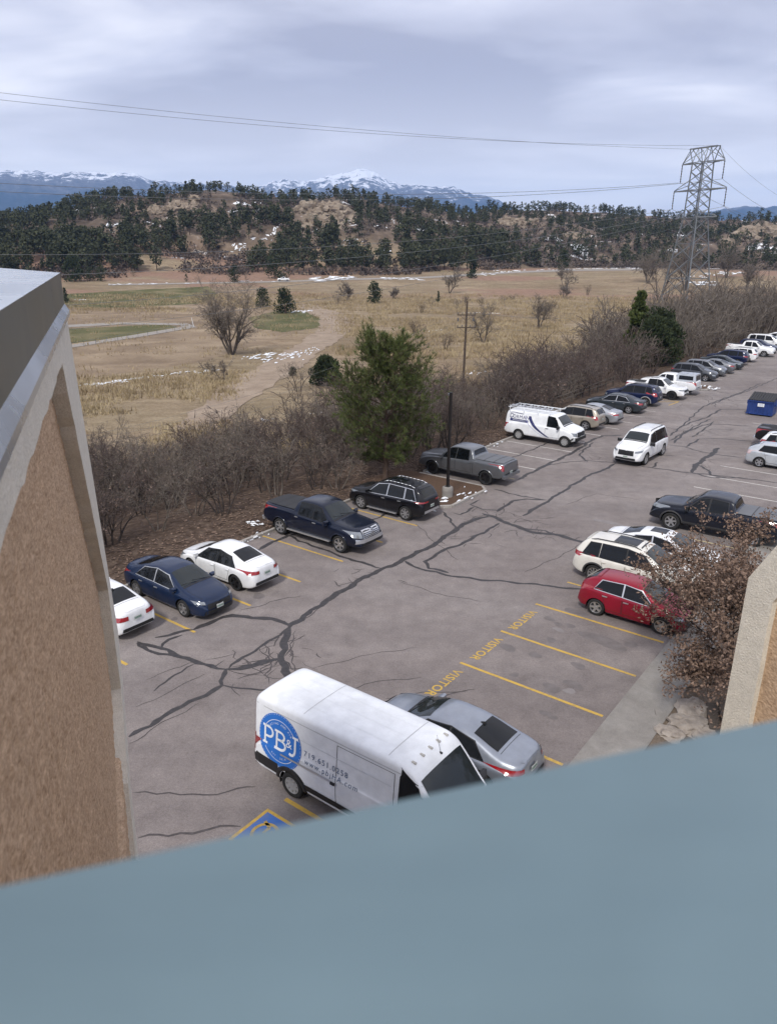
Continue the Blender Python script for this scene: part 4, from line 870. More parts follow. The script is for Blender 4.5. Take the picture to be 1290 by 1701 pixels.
def vehicle(kind, name, label, cat, u, v, ang, pm, sc=(1, 1, 1), rim='five', detail=2, group=None, glass=None, trim_chrome=False, clad=None, rails=None, sunroof=None, grille=(.52, .42, .72), gchrome=False, rear='std', tumble=None, tonneau=None, lamp=None, tail=None, bar=False, **kw):
    A = ARCH[kind]; root = thing(name, label, cat, lot(u, v), ang, group)
    b = Body(A['zt'], A['zs'], A['zb'], A['w'], tumble or A['tum'], rc=A.get('rc', .10), sh=A.get('sh', .06), it=2 if detail > 1 else 1, sc=sc)
    sx, sy, sz = sc; r = A['wr'] * kw.get('wsc', sz); ra = r + .055; wbx = [q * sx for q in A['wb']]
    GL = glass or GLASS
    # ---- body shell
    n = int((b.L2 - b.R2) / (.065 if detail > 1 else .10)); e = np.array([0, .006, .016, .03, .05, .08])
    xs = np.unique(np.round(np.concatenate([b.R2 + e, b.L2 - e, np.linspace(b.R2 + .08, b.L2 - .08, n)]), 4))
    S = [b.sec(x) for x in xs]; m = len(S[0][0])
    P = np.array([np.column_stack([np.full(m, x), s_[0], s_[1]]) for x, s_ in zip(xs, S)])
    half = P.copy()
    for cx in wbx:
        d = np.hypot(half[..., 0] - cx, half[..., 2] - r); lowm = (half[..., 1] > .5) & (d < ra + .045) & (d > ra - .045)
        k = ra / np.maximum(d, 1e-6)
        nx = cx + (half[..., 0] - cx) * k; nz = r + (half[..., 2] - r) * k
        half[..., 0] = np.where(lowm, nx, half[..., 0]); half[..., 2] = np.where(lowm, nz, half[..., 2])
    full = np.concatenate([half, (half[:, ::-1] * [1, -1, 1])[:, 1:]], 1); M2 = full.shape[1]
    I = np.arange(len(xs) * M2).reshape(len(xs), M2)
    Fq = np.stack([I[:-1, :-1], I[1:, :-1], I[1:, 1:], I[:-1, 1:]], -1).reshape(-1, 4); V = full.reshape(-1, 3)
    keep = np.ones(len(Fq), bool)
    for cx in wbx:
        d = np.hypot(V[:, 0] - cx, V[:, 2] - r); ins = d <= ra + .004
        keep &= ~(ins[Fq].all(1) & (np.abs(V[Fq][:, :, 1]).mean(1) > .45))
    Fl = [tuple(f) for f in Fq[keep]]
    Fl += [tuple(I[0, ::-1])[::-1], tuple(I[-1, ::-1])] + [(I[i, 0], I[i, -1], I[i + 1, -1], I[i + 1, 0]) for i in range(len(xs) - 1) if not any(abs((xs[i] + xs[i + 1]) / 2 - c) < ra for c in wbx)]
    body = mk('body', V, Fl, pm, root, True)
    def part(nm, VF, mt_, parent=root, smooth=True):
        return mk(nm, VF[0], VF[1], mt_, parent, smooth)
    # ---- glazing
    wx = [tuple(q * sx for q in w_) for w_ in A['win']]
    def zlow(x): return b.f(b.zs, x) + (.035 if kind != 'vanhi' else .02)
    def ztop(x, gap=.085): return min(b.f(b.zt, x) - gap * sz, kw.get('wtop', 9))
    for sg in (1, -1):
        for (xb0, xb1, xt0, xt1) in wx:
            if kw.get('nowin') and xb0 < kw['nowin']: continue
            c4 = [(xb0, zlow(xb0)), (xb1, zlow(xb1)), (xt1, ztop(xt1)), (xt0, ztop(xt0))]
            if detail > 1:
                g_ = .028; c5 = [(xb0 - g_, c4[0][1] - .022), (xb1 + g_ * 1.6, c4[1][1] - .022), (xt1 + g_ * 1.2, c4[2][1] + .022), (xt0 - g_, c4[3][1] + .022)]
                part('window_trim', side(b, c5, sg, .006, 7, 5), CHROME if trim_chrome else TRIM)
            part('side_window', side(b, c4, sg, .012, 7, 5), GL)
    part('windshield', top(b, A['ws'][0] * sx, A['ws'][1] * sx, .93, .93, .008, 9, 11), GLASS_L if detail > 1 else GL)
    if A['rw'] and not kw.get('norw'): part('rear_window', top(b, A['rw'][0] * sx, A['rw'][1] * sx, .80, .84, .008, 9, 9), GL)
    if detail > 1:
        w0 = A['ws'][0] * sx
        part('cowl', top(b, w0 + .02, w0 + .09, .92, .90, .006, 3, 9), TRIM)
        for yy in (-.36, .12):
            mbw = MB(); p0 = Vector((w0 + .02, yy + .34, b.Z(w0 + .02, yy + .34) + .022)); p1 = Vector((w0 - .10, yy - .26, b.Z(w0 - .10, yy - .26) + .022)); mbw.tube(p0, p1, .008, .008, 4); mbw.build('wiper', TRIM, root)
    # ---- doors, handles, mirrors
    if detail > 1:
        for sg in (1, -1):
            for (d0, d1) in A['doors']:
                d0, d1 = d0 * sx, d1 * sx; zl = b.f(b.zb, 0) + .16 * sz
                for cx in wbx:   # doors stop at the arch
                    pass
                zt0, zt1 = b.f(b.zs, d0) - .012, b.f(b.zs, d1) - .012
                if kind in ('vanhi',): zt0 = zt1 = zt0
                dl = d0 + (.20 * sx if d0 < wbx[0] + ra + .02 else 0)
                w_ = .013
                c = [(dl, zl), (d1, zl), (d1, zt1), (d0, zt0)]
                mbd = MB()
                for q in ([c[0], c[1], (c[1][0], zl + w_), (c[0][0], zl + w_)], [(c[1][0] - w_, zl), c[1], c[2], (c[2][0] - w_, zt1)], [c[0], (c[0][0] + w_, zl), (c[3][0] + w_, zt0), c[3]]):
                    VF = side(b, q, sg, .0035, 8, 2) if abs(q[0][0] - q[1][0]) > .05 else side(b, q, sg, .0035, 2, 10)
                    mbd.add(VF[0], VF[1], 1)
                VF = side(b, [(dl + w_ + .002, zl + w_ + .002), (d1 - w_ - .002, zl + w_ + .002), (d1 - w_ - .002, zt1), (d0 + w_ + .002, zt0)], sg, .002, 12, 10); mbd.add(VF[0], VF[1], 0)
                dr = mk('door', mbd.V, mbd.F, [pm, SEAM], root, True, mbd.M)
                hx, hz = d0 + .14 * sx, zt0 - .10; hy = b.Y(hx, hz)
                hmb = MB(); hmb.box((hx, sg * (hy + .022), hz), (.19, .03, .032)); hmb.build('handle', CHROME if (trim_chrome or kw.get('hchrome')) else (TRIM if kind in ('econo', 'vanhi') else pm), dr)
    mx = (A['win'][-1][1] - .06) * sx; mz = zlow(mx) + .07; big = 1.45 if kind in ('pickup', 'vanhi', 'econo', 'bigsuv') else 1.0
    for sg in (1, -1):
        y = b.Y(mx, mz); q = MB(); hh = .075 * big; dd = .10 * big
        for k_, (xo, s_) in enumerate(((0, .82), (.05, 1.0), (.11, .8))):
            pass
        ring = lambda xo, s_: [(mx + xo, sg * (y + .045), mz - hh * s_ * .8), (mx + xo, sg * (y + .045 + 2 * dd * s_), mz - hh * s_), (mx + xo, sg * (y + .045 + 2 * dd * s_), mz + hh * s_), (mx + xo, sg * (y + .045), mz + hh * s_ * .9)]
        Vv = ring(-.03, .92) + ring(.05, 1.0) + ring(.13, .6)
        Ff = [(0, 1, 2, 3), (11, 10, 9, 8)] + [(a + i, a + (i + 1) % 4, a + 4 + (i + 1) % 4, a + 4 + i) for a in (0, 4) for i in range(4)]
        q.add(Vv, Ff, 0); q.box((mx + .02, sg * (y + .02), mz - hh * .5), (.06, .09, .03), m=1)
        mk('mirror', q.V, q.F, [TRIM if kw.get('mblack') else pm, TRIM], root, False, q.M)
    # ---- nose
    gw, g0, g1 = grille[0] * sy, grille[1] * sz, grille[2] * sz
    if detail > 1 and gchrome: part('grille_surround', endp(b, [(-gw - .05, g0 - .04), (gw + .05, g0 - .04), (gw + .03, g1 + .05), (-gw - .03, g1 + .05)], 1, .010, 13, 5), CHROME)
    gr = part('grille', endp(b, [(-gw, g0), (gw, g0), (gw * .97, g1), (-gw * .97, g1)], 1, .018, 13, 5), TRIM)
    if bar:
        for i in range(3):
            zz = g0 + (g1 - g0) * (.22 + .28 * i); part('grille_bar', endp(b, [(-gw * .96, zz - .02), (gw * .96, zz - .02), (gw * .96, zz + .022), (-gw * .96, zz + .022)], 1, .034, 9, 2), CHROME, gr)
    lw = lamp or (.60, .86, .62, .76)
    W2 = b.f(b.w, b.L2 - .35) 
    for sg in (1, -1):
        y0, y1 = sg * lw[0] * sy, sg * min(lw[1] * sy, W2 - .01)
        c = [(y0, lw[2] * sz), (y1, (lw[2] + .03) * sz), (y1, (lw[3] + .03) * sz), (y0, lw[3] * sz)]
        if sg < 0: c = [c[1], c[0], c[3], c[2]]
        part('headlight', endp(b, c, 1, .014, 7, 4), LAMP)
    zb0 = b.f(b.zb, b.L2)
    part('front_bumper_trim', endp(b, [(-.66 * sy, zb0 + .03), (.66 * sy, zb0 + .03), (.62 * sy, zb0 + .17 * sz), (-.62 * sy, zb0 + .17 * sz)], 1, .014, 11, 3), TRIM)
    if gchrome and detail > 1 and kind == 'pickup': part('front_bumper', endp(b, [(-.92 * sy, .62), (.92 * sy, .62), (.9 * sy, .80), (-.9 * sy, .80)], 1, .05, 13, 3), CHROME)
    # ---- tail
    tl = tail or {'sedan': (.42, .80, .80, .94), 'hatch': (.58, .80, .92, 1.10), 'suv': (.50, .86, .98, 1.12), 'bigsuv': (.70, .93, .9, 1.25), 'pickup': (.80, .955, .98, 1.30), 'vanhi': (.86, .97, .95, 1.40), 'econo': (.80, .95, .85, 1.15)}[kind]
    W3 = b.f(b.w, b.R2 + .25)
    for sg in (1, -1):
        y0, y1 = sg * tl[0] * sy, sg * min(tl[1] * sy, W3)
        c = [(y0, tl[2] * sz), (y1, tl[2] * sz), (y1, tl[3] * sz), (y0, tl[3] * sz)]
        if sg < 0: c = [c[1], c[0], c[3], c[2]]
        part('tail_light', endp(b, c, -1, .014, 7, 4), kw.get('tmat', TAIL))
    zr0 = b.f(b.zb, b.R2)
    part('rear_bumper_trim', endp(b, [(-.66 * sy, zr0 + .02), (.66 * sy, zr0 + .02), (.62 * sy, zr0 + .15 * sz), (-.62 * sy, zr0 + .15 * sz)], -1, .014, 11, 3), CHROME if kw.get('rchrome') else TRIM)
    if detail > 1:
        zp = kw.get('zplate', .72) * sz
        for end, zz in ((-1, zp), (1, zb0 + .16 * sz)):
            pl = part('licence_plate', endp(b, [(-.155, zz), (.155, zz), (.155, zz + .15), (-.155, zz + .15)], end, .03, 3, 3), PLATE)
            mbp = MB()
            for i in range(6):
                yy = -.115 + .046 * i; VF = endp(b, [(yy - .014, zz + .035), (yy + .014, zz + .035), (yy + .014, zz + .105), (yy - .014, zz + .105)], end, .036, 2, 2); mbp.add(VF[0], VF[1])
            mbp.build('plate_figures', PLATE_T, pl)
        if kind == 'sedan':   # boot lid gap
            xg = (-1.74) * sx
            part('boot_gap', top(b, xg - .014, xg, .80, .80, .003, 2, 9), SEAM)
            part('boot_spoiler', top(b, b.R2 + .07, b.R2 + .15, .74, .78, .014, 3, 9), pm)
        if kind in ('suv', 'bigsuv', 'hatch'):
            part('roof_spoiler', top(b, A['rw'][1] * sx + .02, A['rw'][1] * sx + .16, .80, .82, .02, 3, 9), pm)
        if kind != 'vanhi':   # bonnet gap
            x0 = (A['ws'][0] + .12) * sx; x1 = b.L2 - .28
            for sg in (1, -1): part('bonnet_gap', top(b, x0, x1, 1, 1, .003, 12, 2, yc=(sg * .84 - .008, sg * .84 + .008)), SEAM)
    # ---- wheels
    hbm = []
    for cx in wbx:
        yw = b.f(b.w, cx) - A['ww'] / 2 - .012 + kw.get('wout', 0)
        for sg in (1, -1):
            tm, rm, dm = wheel_meshes(r, A['ww'], rim)
            wh = link('wheel', dm, root, (cx, sg * yw, r), 0 if sg > 0 else math.pi)
            wh.rotation_euler = (0, rnd.uniform(0, 6), 0 if sg > 0 else math.pi)
            link('tyre', tm, wh); link('rim', rm, wh)
        wl = MB(); yo = b.f(b.w, cx) - .03
        for sg in (1, -1):
            nn = 14; Vv = []; Ff = []
            for i in range(nn + 1):
                t = -.25 + (math.pi + .5) * i / nn
                for yy in (yo, yo - .42): Vv.append((cx + (ra + .012) * math.cos(t), sg * yy, r + (ra + .012) * math.sin(t)))
            Vv.append((cx, sg * (yo - .42), r)); 
            for i in range(nn): Ff += [(2 * i, 2 * i + 1, 2 * i + 3, 2 * i + 2), (2 * i + 1, 2 * nn + 2, 2 * i + 3)]
            wl.add(Vv, Ff)
        wl.build('wheel_arch', WELL, root)
        if clad or kind in ('pickup',):
            cm_ = clad or pm; wd_ = .075 if clad else .05
            for sg in (1, -1):
                out = []; nn = 18
                for i in range(nn + 1):
                    t = -.12 + (math.pi + .24) * i / nn; row = []
                    for rr_, of in ((ra - .004, -.02), (ra + .006, .03), (ra + wd_ * .6, .032), (ra + wd_, .006)):
                        x_, z_ = cx + rr_ * math.cos(t), max(r + rr_ * math.sin(t), b.f(b.zb, cx) + .02); row.append((x_, sg * (b.Y(min(max(x_, b.R2 + .02), b.L2 - .02), z_) + of), z_))
                    out.append(row)
                G = grid_mesh(out, sg > 0); part('arch_trim', G, cm_)
    if clad:
        for sg in (1, -1):
            x0, x1 = wbx[0] + ra + .06, wbx[1] - ra - .06; z0 = b.f(b.zb, 0) + .015
            part('sill_trim', side(b, [(x0, z0), (x1, z0), (x1, z0 + .15 * sz), (x0, z0 + .15 * sz)], sg, .012, 8, 4), clad)
    elif detail > 1 and kw.get('sill'):
        for sg in (1, -1):
            x0, x1 = wbx[0] + ra + .06, wbx[1] - ra - .06; z0 = b.f(b.zb, 0) + .03
            mbs = MB(); yy = b.Y(0, z0 + .05)
            mbs.box(((x0 + x1) / 2, sg * (yy + .05), z0), (x1 - x0, .10, .05)); mbs.build('side_step', kw['sill'], root)
    if rails:
        for sg in (1, -1):
            q = MB(); x0, x1 = rails[1] * sx, rails[2] * sx; pts = []
            for i in range(9):
                x = x0 + (x1 - x0) * i / 8; zt_ = b.f(b.zt, x); y = b.Y(x, zt_ - .04) - .10; pts.append(Vector((x, sg * y, b.Z(x, y) + (.045 if 0 < i < 8 else -.01))))
            q.path(pts, .022, 8); q.build('roof_rail', rails[0], root, True)
    if sunroof: part('sunroof', top(b, sunroof[0] * sx, sunroof[1] * sx, sunroof[2], sunroof[2], .006, 5, 7), GLASS)
    if kw.get('fin'):
        q = MB(); x = kw['fin'] * sx; z = b.Z(x, 0); q.add([(x - .08, 0, z + .075), (x + .10, .028, z - .005), (x + .10, -.028, z - .005), (x - .10, .028, z - .01), (x - .10, -.028, z - .01)], [(0, 1, 2), (0, 3, 1), (0, 2, 4), (0, 4, 3)]); q.build('antenna_fin', TRIM, root)
    if kind == 'pickup':
        b0, b1 = A['bed'][0] * sx, A['bed'][1] * sx
        if tonneau == 'open':
            part('bed_liner', top(b, b0 + .03, b1 - .02, .86, .86, .006, 3, 5), BEDL)
        elif tonneau:
            to = part('bed_cover', top(b, b0, b1, .93, .93, .03, 5, 9), tonneau)
            for i in (1, 2):
                xx = b0 + (b1 - b0) * i / 3; part('cover_fold', top(b, xx - .02, xx + .02, .93, .93, .036, 2, 9), TRIM, to)
        for sg in (1, -1):
            part('bed_gap', side(b, [(-.99 * sx, .55), (-.965 * sx, .55), (-.965 * sx, 1.30 * sz), (-.99 * sx, 1.30 * sz)], sg, .004, 2, 8), SEAM)
        part('tailgate', endp(b, [(-.76 * sy, .80 * sz), (.76 * sy, .80 * sz), (.76 * sy, 1.30 * sz), (-.76 * sy, 1.30 * sz)], -1, .012, 7, 5), pm)
        mbb = MB(); mbb.box((b.R2 - .03, 0, .62 * sz), (.16, 1.86 * sy, .17)); mbb.build('rear_bumper', kw.get('bumper', CHROME), root)
    return root, b

def text_mesh(body, size, spacing=1.0, font_shear=0.0, extr=0.0):
    cu = bpy.data.curves.new('lettering', 'FONT'); cu.body = body; cu.size = size; cu.space_character = spacing; cu.shear = font_shear; cu.resolution_u = 3
    cu.align_x = 'CENTER'; cu.align_y = 'CENTER'
    o = bpy.data.objects.new('lettering', cu); COL.objects.link(o)
    dg = bpy.context.evaluated_depsgraph_get(); me = o.evaluated_get(dg).to_mesh()
    V = np.array([tuple(v.co) for v in me.vertices]); F = [tuple(p.vertices) for p in me.polygons]
    o.evaluated_get(dg).to_mesh_clear(); bpy.data.objects.remove(o); bpy.data.curves.remove(cu)
    return V, F
def on_side(name, b, sg, V, F, x0, z0, m, parent, off=.012):
    """lettering laid on a vehicle's flank; it reads from the rear on the right flank, from the nose on the left one"""
    out = []
    for p in V:
        x = x0 + (p[0] if sg < 0 else -p[0]); z = z0 + p[1]; out.append((x, sg * (b.Y(x, z) + off), z))
    return mk(name, out, F, m, parent)

AW = HEAD; TO = HEAD + math.pi     # nose to the building / nose to the brush
# near end of the row along the brush
vehicle('sedan', 'sedan', 'white sedan half hidden behind the stucco wall, tail towards the aisle', 'car', 13.05, -22.85, TO, PA['white'], (.92, .96, .98), 'five', 2, tail=(.36, .80, .78, .93), fin=-.9)
vehicle('sedan', 'sedan', 'dark blue sedan parked nose out beside two white sedans', 'car', 15.78, -22.0, AW, PA['navy'], (1.0, 1.0, 1.0), 'five', 2, trim_chrome=True, grille=(.52, .46, .64), gchrome=False, lamp=(.56, .88, .64, .74), sunroof=None, zplate=.74)
vehicle('sedan', 'sedan', 'white sedan with black wheels parked tail out next to the dark blue sedan', 'car', 18.42, -22.15, TO, PA['white'], (.955, .955, 1.0), 'black', 2, tail=(.40, .82, .82, .95), fin=None)
vehicle('pickup', 'pickup_truck', 'dark navy pickup with chrome grille and black folding bed cover', 'pickup truck', 24.02, -21.95, AW, PA['dnavy'], (1.0, .985, 1.0), 'six', 2, grille=(.52, .84, 1.10), gchrome=True, bar=True, lamp=(.62, .94, .84, 1.10), tonneau=TONNEAU, sill=CHROME, hchrome=True, mblack=False, glass=GLASS)
vehicle('suv', 'suv', 'glossy black SUV with chrome roof rails beside the planted island', 'suv', 29.20, -21.72, TO, PA['black'], (1.0, 1.0, 1.0), 'split', 2, trim_chrome=True, rails=(CHROME, -1.75, .15), sunroof=(-.9, .25, .62), tail=(.30, .88, 1.00, 1.07), grille=(.5, .5, .86), lamp=(.55, .9, .82, .92), rchrome=True, sill=CHROME)
vehicle('pickup', 'pickup_truck', 'grey metallic pickup with flat bed cover and black wheels past the island', 'pickup truck', 36.95, -22.0, TO, PA['pewter'], (1.0, 1.0, 1.0), 'black', 2, grille=(.55, .82, 1.12), tonneau=TONG, clad=None, bumper=PA['pewter'], wsc=1.03)
root_d, bd = vehicle('econo', 'cargo_van', 'white cargo van with a ladder rack on top and a navy stripe down its side', 'van', 47.98, -22.28, AW, PA['van_white'], (1.0, 1.0, 1.0), 'steel', 2, grille=(.60, .74, 1.04), lamp=(.64, .90, .80, 1.02), mblack=True)
vehicle('suv', 'suv', 'champagne older SUV next to the ladder rack van', 'suv', 53.72, -22.65, TO, PA['champagne'], (.97, .95, .98), 'five', 2, rails=(TRIM, -1.75, .15), tail=(.72, .90, .88, 1.14), zplate=.80)
vehicle('sedan', 'sedan', 'pale silver sedan between the champagne SUV and the dark green-grey sedan', 'car', 56.55, -22.25, TO, PA['silver'], (.96, .97, .96), 'ten', 2, tail=(.42, .82, .80, .93))
vehicle('sedan', 'sedan', 'dark slate sedan with bright wheels beside the dark blue SUV', 'car', 61.85, -22.35, TO, PA['slate'], (1.02, 1.0, 1.0), 'five', 2, trim_chrome=True)
vehicle('suv', 'suv', 'dark blue two-tone SUV with pale lower cladding next to a white pickup', 'suv', 65.8, -22.3, TO, PA['blue'], (1.0, .97, 1.04), 'five', 2, clad=mat('tan_cladding', (.30, .29, .28), .6), rails=(TRIM, -1.7, .2), tail=(.70, .90, .9, 1.2))
vehicle('pickup', 'pickup_truck', 'white pickup with black wheels and a black nose parked nose out', 'pickup truck', 70.45, -21.7, AW, PA['white'], (.92, .98, .94), 'black', 2, clad=CLAD, tonneau='open', grille=(.62, .80, 1.0), lamp=(.6, .93, .92, 1.04), rails=(TRIM, -.5, .35))
# the topper pickup: cab ahead, a white cap with its own dark windows over the bed
rt, bt = vehicle('pickup', 'pickup_truck', 'white pickup with a boxy cap over its bed beside the snowy island', 'pickup truck', 73.7, -21.6, TO, PA['white'], (.93, .96, .97), 'five', 1, tonneau=None, bumper=CHROME)
tp = MB(); q0, q1 = -2.66, -.88
Vt = []
for x, y, z in ((q0, .90, 1.30), (q1, .90, 1.30), (q1, .74, 1.98), (q0 + .08, .74, 1.98)): Vt += [(x, y, z), (x, -y, z)]
tp.add(Vt, [(0, 2, 4, 6), (1, 7, 5, 3), (6, 4, 5, 7), (0, 6, 7, 1), (2, 3, 5, 4)]); tpo = tp.build('bed_cap', PA['lsilver'], rt)
for sg in (1, -1):
    tw = MB(); tw.add([(q0 + .25, sg * .875, 1.45), (q1 - .2, sg * .875, 1.45), (q1 - .2, sg * .792, 1.82), (q0 + .28, sg * .792, 1.82)], [(0, 1, 2, 3) if sg < 0 else (3, 2, 1, 0)]); tw.build('cap_window', GLASS, tpo)
tw = MB(); tw.add([(q0 - .005, -.72, 1.42), (q0 - .005, .72, 1.42), (q0 + .055, .64, 1.86), (q0 + .055, -.64, 1.86)], [(3, 2, 1, 0)]); tw.build('cap_rear_window', GLASS, tpo)
far = 'cars parked in the far part of the row along the brush'
for (k, nm, lab, cat, u, v, a, p, sc, rim, kw) in [
    ('suv', 'suv', 'dark grey SUV parked nose out beside the snowy island', 'suv', 83.3, -21.9, AW, 'grey', (.97, .98, .97), 'five', dict(trim_chrome=True)),
    ('suv', 'suv', 'smaller grey SUV parked nose out right behind the dark grey SUV', 'suv', 87.4, -21.9, AW, 'pewter', (.93, .95, .94), 'five', {}),
    ('sedan', 'sedan', 'grey sedan parked tail out among nose-out cars', 'car', 90.2, -21.9, TO, 'pewter', (1, 1, 1), 'five', {}),
    ('sedan', 'sedan', 'charcoal sedan with pale roof edges parked nose out before the navy SUV', 'car', 94.0, -21.9, AW, 'slate', (1, 1, 1), 'five', {}),
    ('suv', 'suv', 'navy SUV parked tail out just before a white wagon', 'suv', 98.4, -22.3, TO, 'blue', (1, 1, 1), 'five', {}),
    ('suv', 'suv', 'white wagon with black roof rails parked tail out', 'suv', 101.9, -22.0, TO, 'white', (.98, .95, .97), 'five', dict(rails=(TRIM, -1.7, .2))),
    ('pickup', 'pickup_truck', 'white pickup parked nose out far along the row', 'pickup truck', 108.8, -21.9, AW, 'white', (1, 1, .98), 'six', dict(tonneau='open')),
    ('suv', 'suv', 'dark blue car behind the far white pickup', 'suv', 113.0, -21.9, AW, 'blue', (1, 1, 1), 'five', {}),
    ('bigsuv', 'suv', 'large white SUV at the far end of the row', 'suv', 118.6, -21.9, AW, 'white', (1, 1, 1), 'five', {}),
    ('sedan', 'sedan', 'low white sedan farthest along the row', 'car', 127.5, -21.9, AW, 'white', (1, 1, 1.05), 'five', {}),
]:
    vehicle(k, nm, lab, cat, u, v, a, PA[p], sc, rim, 1, far, **kw)
# the aisle and the building side
vehicle('bigsuv', 'suv', 'large white SUV with dark grille driving down the middle of the aisle', 'suv', 47.65, -15.22, UA + math.pi - R(1.2), PA['white'], (1.0, 1.0, 1.0), 'split', 2, grille=(.50, .72, 1.02), lamp=(.56, .90, .90, 1.02), rails=(TRIM, -2.1, .3), sunroof=None, glass=GLASS, mblack=True)
vehicle('pickup', 'pickup_truck', 'black off-road pickup with grey bed cover, nose to the aisle behind the leafy tree', 'pickup truck', 36.2, -7.55, TO, PA['rublack'], (1.0, 1.02, 1.0), 'offroad', 2, clad=CLAD, grille=(.60, .86, 1.14), lamp=(.62, .96, .96, 1.14), tonneau=TONG, wsc=1.06, bumper=TRIM, mblack=True)
vehicle('sedan', 'sedan', 'white sedan with a dark sunroof beside the off-white SUV', 'car', 30.75, -8.35, AW, PA['white'], (1.0, 1.0, 1.0), 'five', 2, sunroof=(-.55, .12, .60), trim_chrome=True)
vehicle('suv', 'suv', 'off-white SUV with long glass roof panels next to the red hatchback', 'suv', 28.0, -8.45, AW, PA['warm_white'], (1.03, 1.02, 1.02), 'ten', 2, rails=(TRIM, -1.8, .2), sunroof=(-.95, .18, .66), clad=CLAD, tail=(.52, .92, .98, 1.14), mblack=False)
vehicle('hatch', 'hatchback', 'dark red hatchback parked with its tail to the aisle by the visitor stalls', 'car', 25.15, -7.52, AW, PA['red'], (.92, .97, 1.0), 'five', 2, trim_chrome=True, tail=(.60, .80, .90, 1.08))
vehicle('hatch', 'hatchback', 'pale silver hybrid hatchback with a fastback tail across the aisle', 'car', 50.85, -7.15, AW, PA['lsilver'], (1.04, .97, 1.0), 'five', 2, tail=(.62, .82, .78, 1.02), tmat=TAILC)
vehicle('suv', 'suv', 'white compact SUV between the silver hybrid and the black pickup', 'suv', 53.6, -7.0, AW, PA['white'], (.92, .93, .95), 'five', 2, tail=(.66, .90, .95, 1.25), rails=(TRIM, -1.7, .2))
vehicle('pickup', 'pickup_truck', 'black pickup with an open bed near the blue dumpster', 'pickup truck', 56.7, -7.1, AW, PA['black'], (1.0, .98, .96), 'six', 2, tonneau='open', bumper=CHROME)
vehicle('sedan', 'sedan', 'silver-grey sedan parked close beside the tall white van', 'car', 14.25, -8.55, TO, PA['civ'], (.965, .975, .97), 'black', 2, tail=(.46, .84, .84, .96), fin=-.9, mblack=False)
root_v, bv = vehicle('vanhi', 'cargo_van', 'tall white high-roof cargo van with a round blue logo on its side', 'van', 11.45, -8.95, AW, PA['van_white'], (.99, 1.0, .905), 'steel', 2, wsc=1.0, grille=(.55, .55, .85), lamp=(.5, .85, .95, 1.12), mblack=True, clad=None)
def sidez(b, c, sgn, off, n=5, m=4): return side(b, [(x, z * .905) for x, z in c], sgn, off, n, m)
# ---- tall van: roof ribs, clearance lamps, black lower cladding, slide rail, lettering
GUT = mat('gutter_grey', (.48, .49, .50), .5)
for xx in (-1.55, .95):
    mk('roof_seam', *top(bv, xx - .012, xx + .012, .93, .93, .005, 2, 11), GUT, root_v)
for i in range(3):
    mk('roof_rib', *top(bv, -2.95, 1.2, 1, 1, .004, 12, 2, yc=(-.52 + .52 * i - .04, -.52 + .52 * i + .04)), PA['van_white'], root_v)
for sg in (-1, 1):
    mk('roof_gutter', *sidez(bv, [(-3.05, 2.40), (1.5, 2.43), (1.5, 2.455), (-3.05, 2.425)], sg, .006, 14, 2), GUT, root_v)
    mk('lower_cladding', *sidez(bv, [(-3.12, .40), (-2.26, .38), (-2.26, .90), (-3.12, .95)], sg, .016, 6, 4), TRIM, root_v)
    mk('lower_cladding', *sidez(bv, [(-1.38, .52), (.95, .52), (.95, .70), (-1.38, .70)], sg, .016, 8, 3), TRIM, root_v)
    mk('slide_rail', *sidez(bv, [(-2.15, 1.235), (-.35, 1.235), (-.35, 1.29), (-2.15, 1.29)], sg, .02, 6, 2), CHROME, root_v)
    mk('crease_shade', *sidez(bv, [(-2.9, 1.96), (1.15, 1.98), (1.15, 2.0), (-2.9, 1.98)], sg, .007, 12, 2), mat('shade_white', (.60, .62, .64), .5), root_v)  # shade along the flank crease, painted in as a darker white strip
    for q in ([(-.40, .56), (-.386, .56), (-.386, 2.36), (-.40, 2.36)], [(1.22, .56), (1.234, .56), (1.234, 2.36), (1.22, 2.36)]):
        mk('door_gap', *sidez(bv, q, sg, .005, 2, 20), SEAM, root_v)
    mk('door_gap', *sidez(bv, [(-.40, 2.345), (1.23, 2.36), (1.23, 2.372), (-.40, 2.357)], sg, .005, 14, 2), SEAM, root_v)
    mk('rear_corner_lamp', *sidez(bv, [(-3.16, .98), (-3.06, .98), (-3.06, 1.5), (-3.13, 1.5)], sg, .012, 3, 6), TAIL, root_v)
    out = []
    for i in range(19):
        t = -.1 + (math.pi + .2) * i / 18; row = []
        for rr_, of in ((.405, -.02), (.415, .035), (.50, .03), (.535, .006)):
            x_, z_ = -1.85 + rr_ * math.cos(t), max(.355 + rr_ * math.sin(t), .38); row.append((x_, sg * (bv.Y(x_, z_) + of), z_))
        out.append(row)
    mk('arch_trim', *grid_mesh(out, sg > 0), TRIM, root_v, True)
    hb2 = MB(); hb2.box((1.14, sg * (bv.Y(1.14, 1.15) + .02), 1.12), (.08, .04, .22)); hb2.build('slide_door_handle', TRIM, root_v)
    hb2 = MB(); hb2.box((-.46, sg * (bv.Y(-.46, 1.15) + .035), 1.135), (.12, .04, .06)); hb2.build('rail_bracket', TRIM, root_v)
for i in range(5):
    y = -.62 + .31 * i; z = bv.Z(1.52, y); mb = MB(); mb.box((1.52, y, z + .01), (.11, .05, .035)); mb.build('clearance_lamp', mat('clearance_lamp_lens', (.42, .40, .36), .3), root_v)
mb = MB(); mb.tube((1.72, .12, bv.Z(1.72, .12)), (1.60, .12, bv.Z(1.72, .12) + .42), .006, .003, 5); mb.box((1.72, .12, bv.Z(1.72, .12) + .01), (.07, .04, .03)); mb.build('antenna', TRIM, root_v)
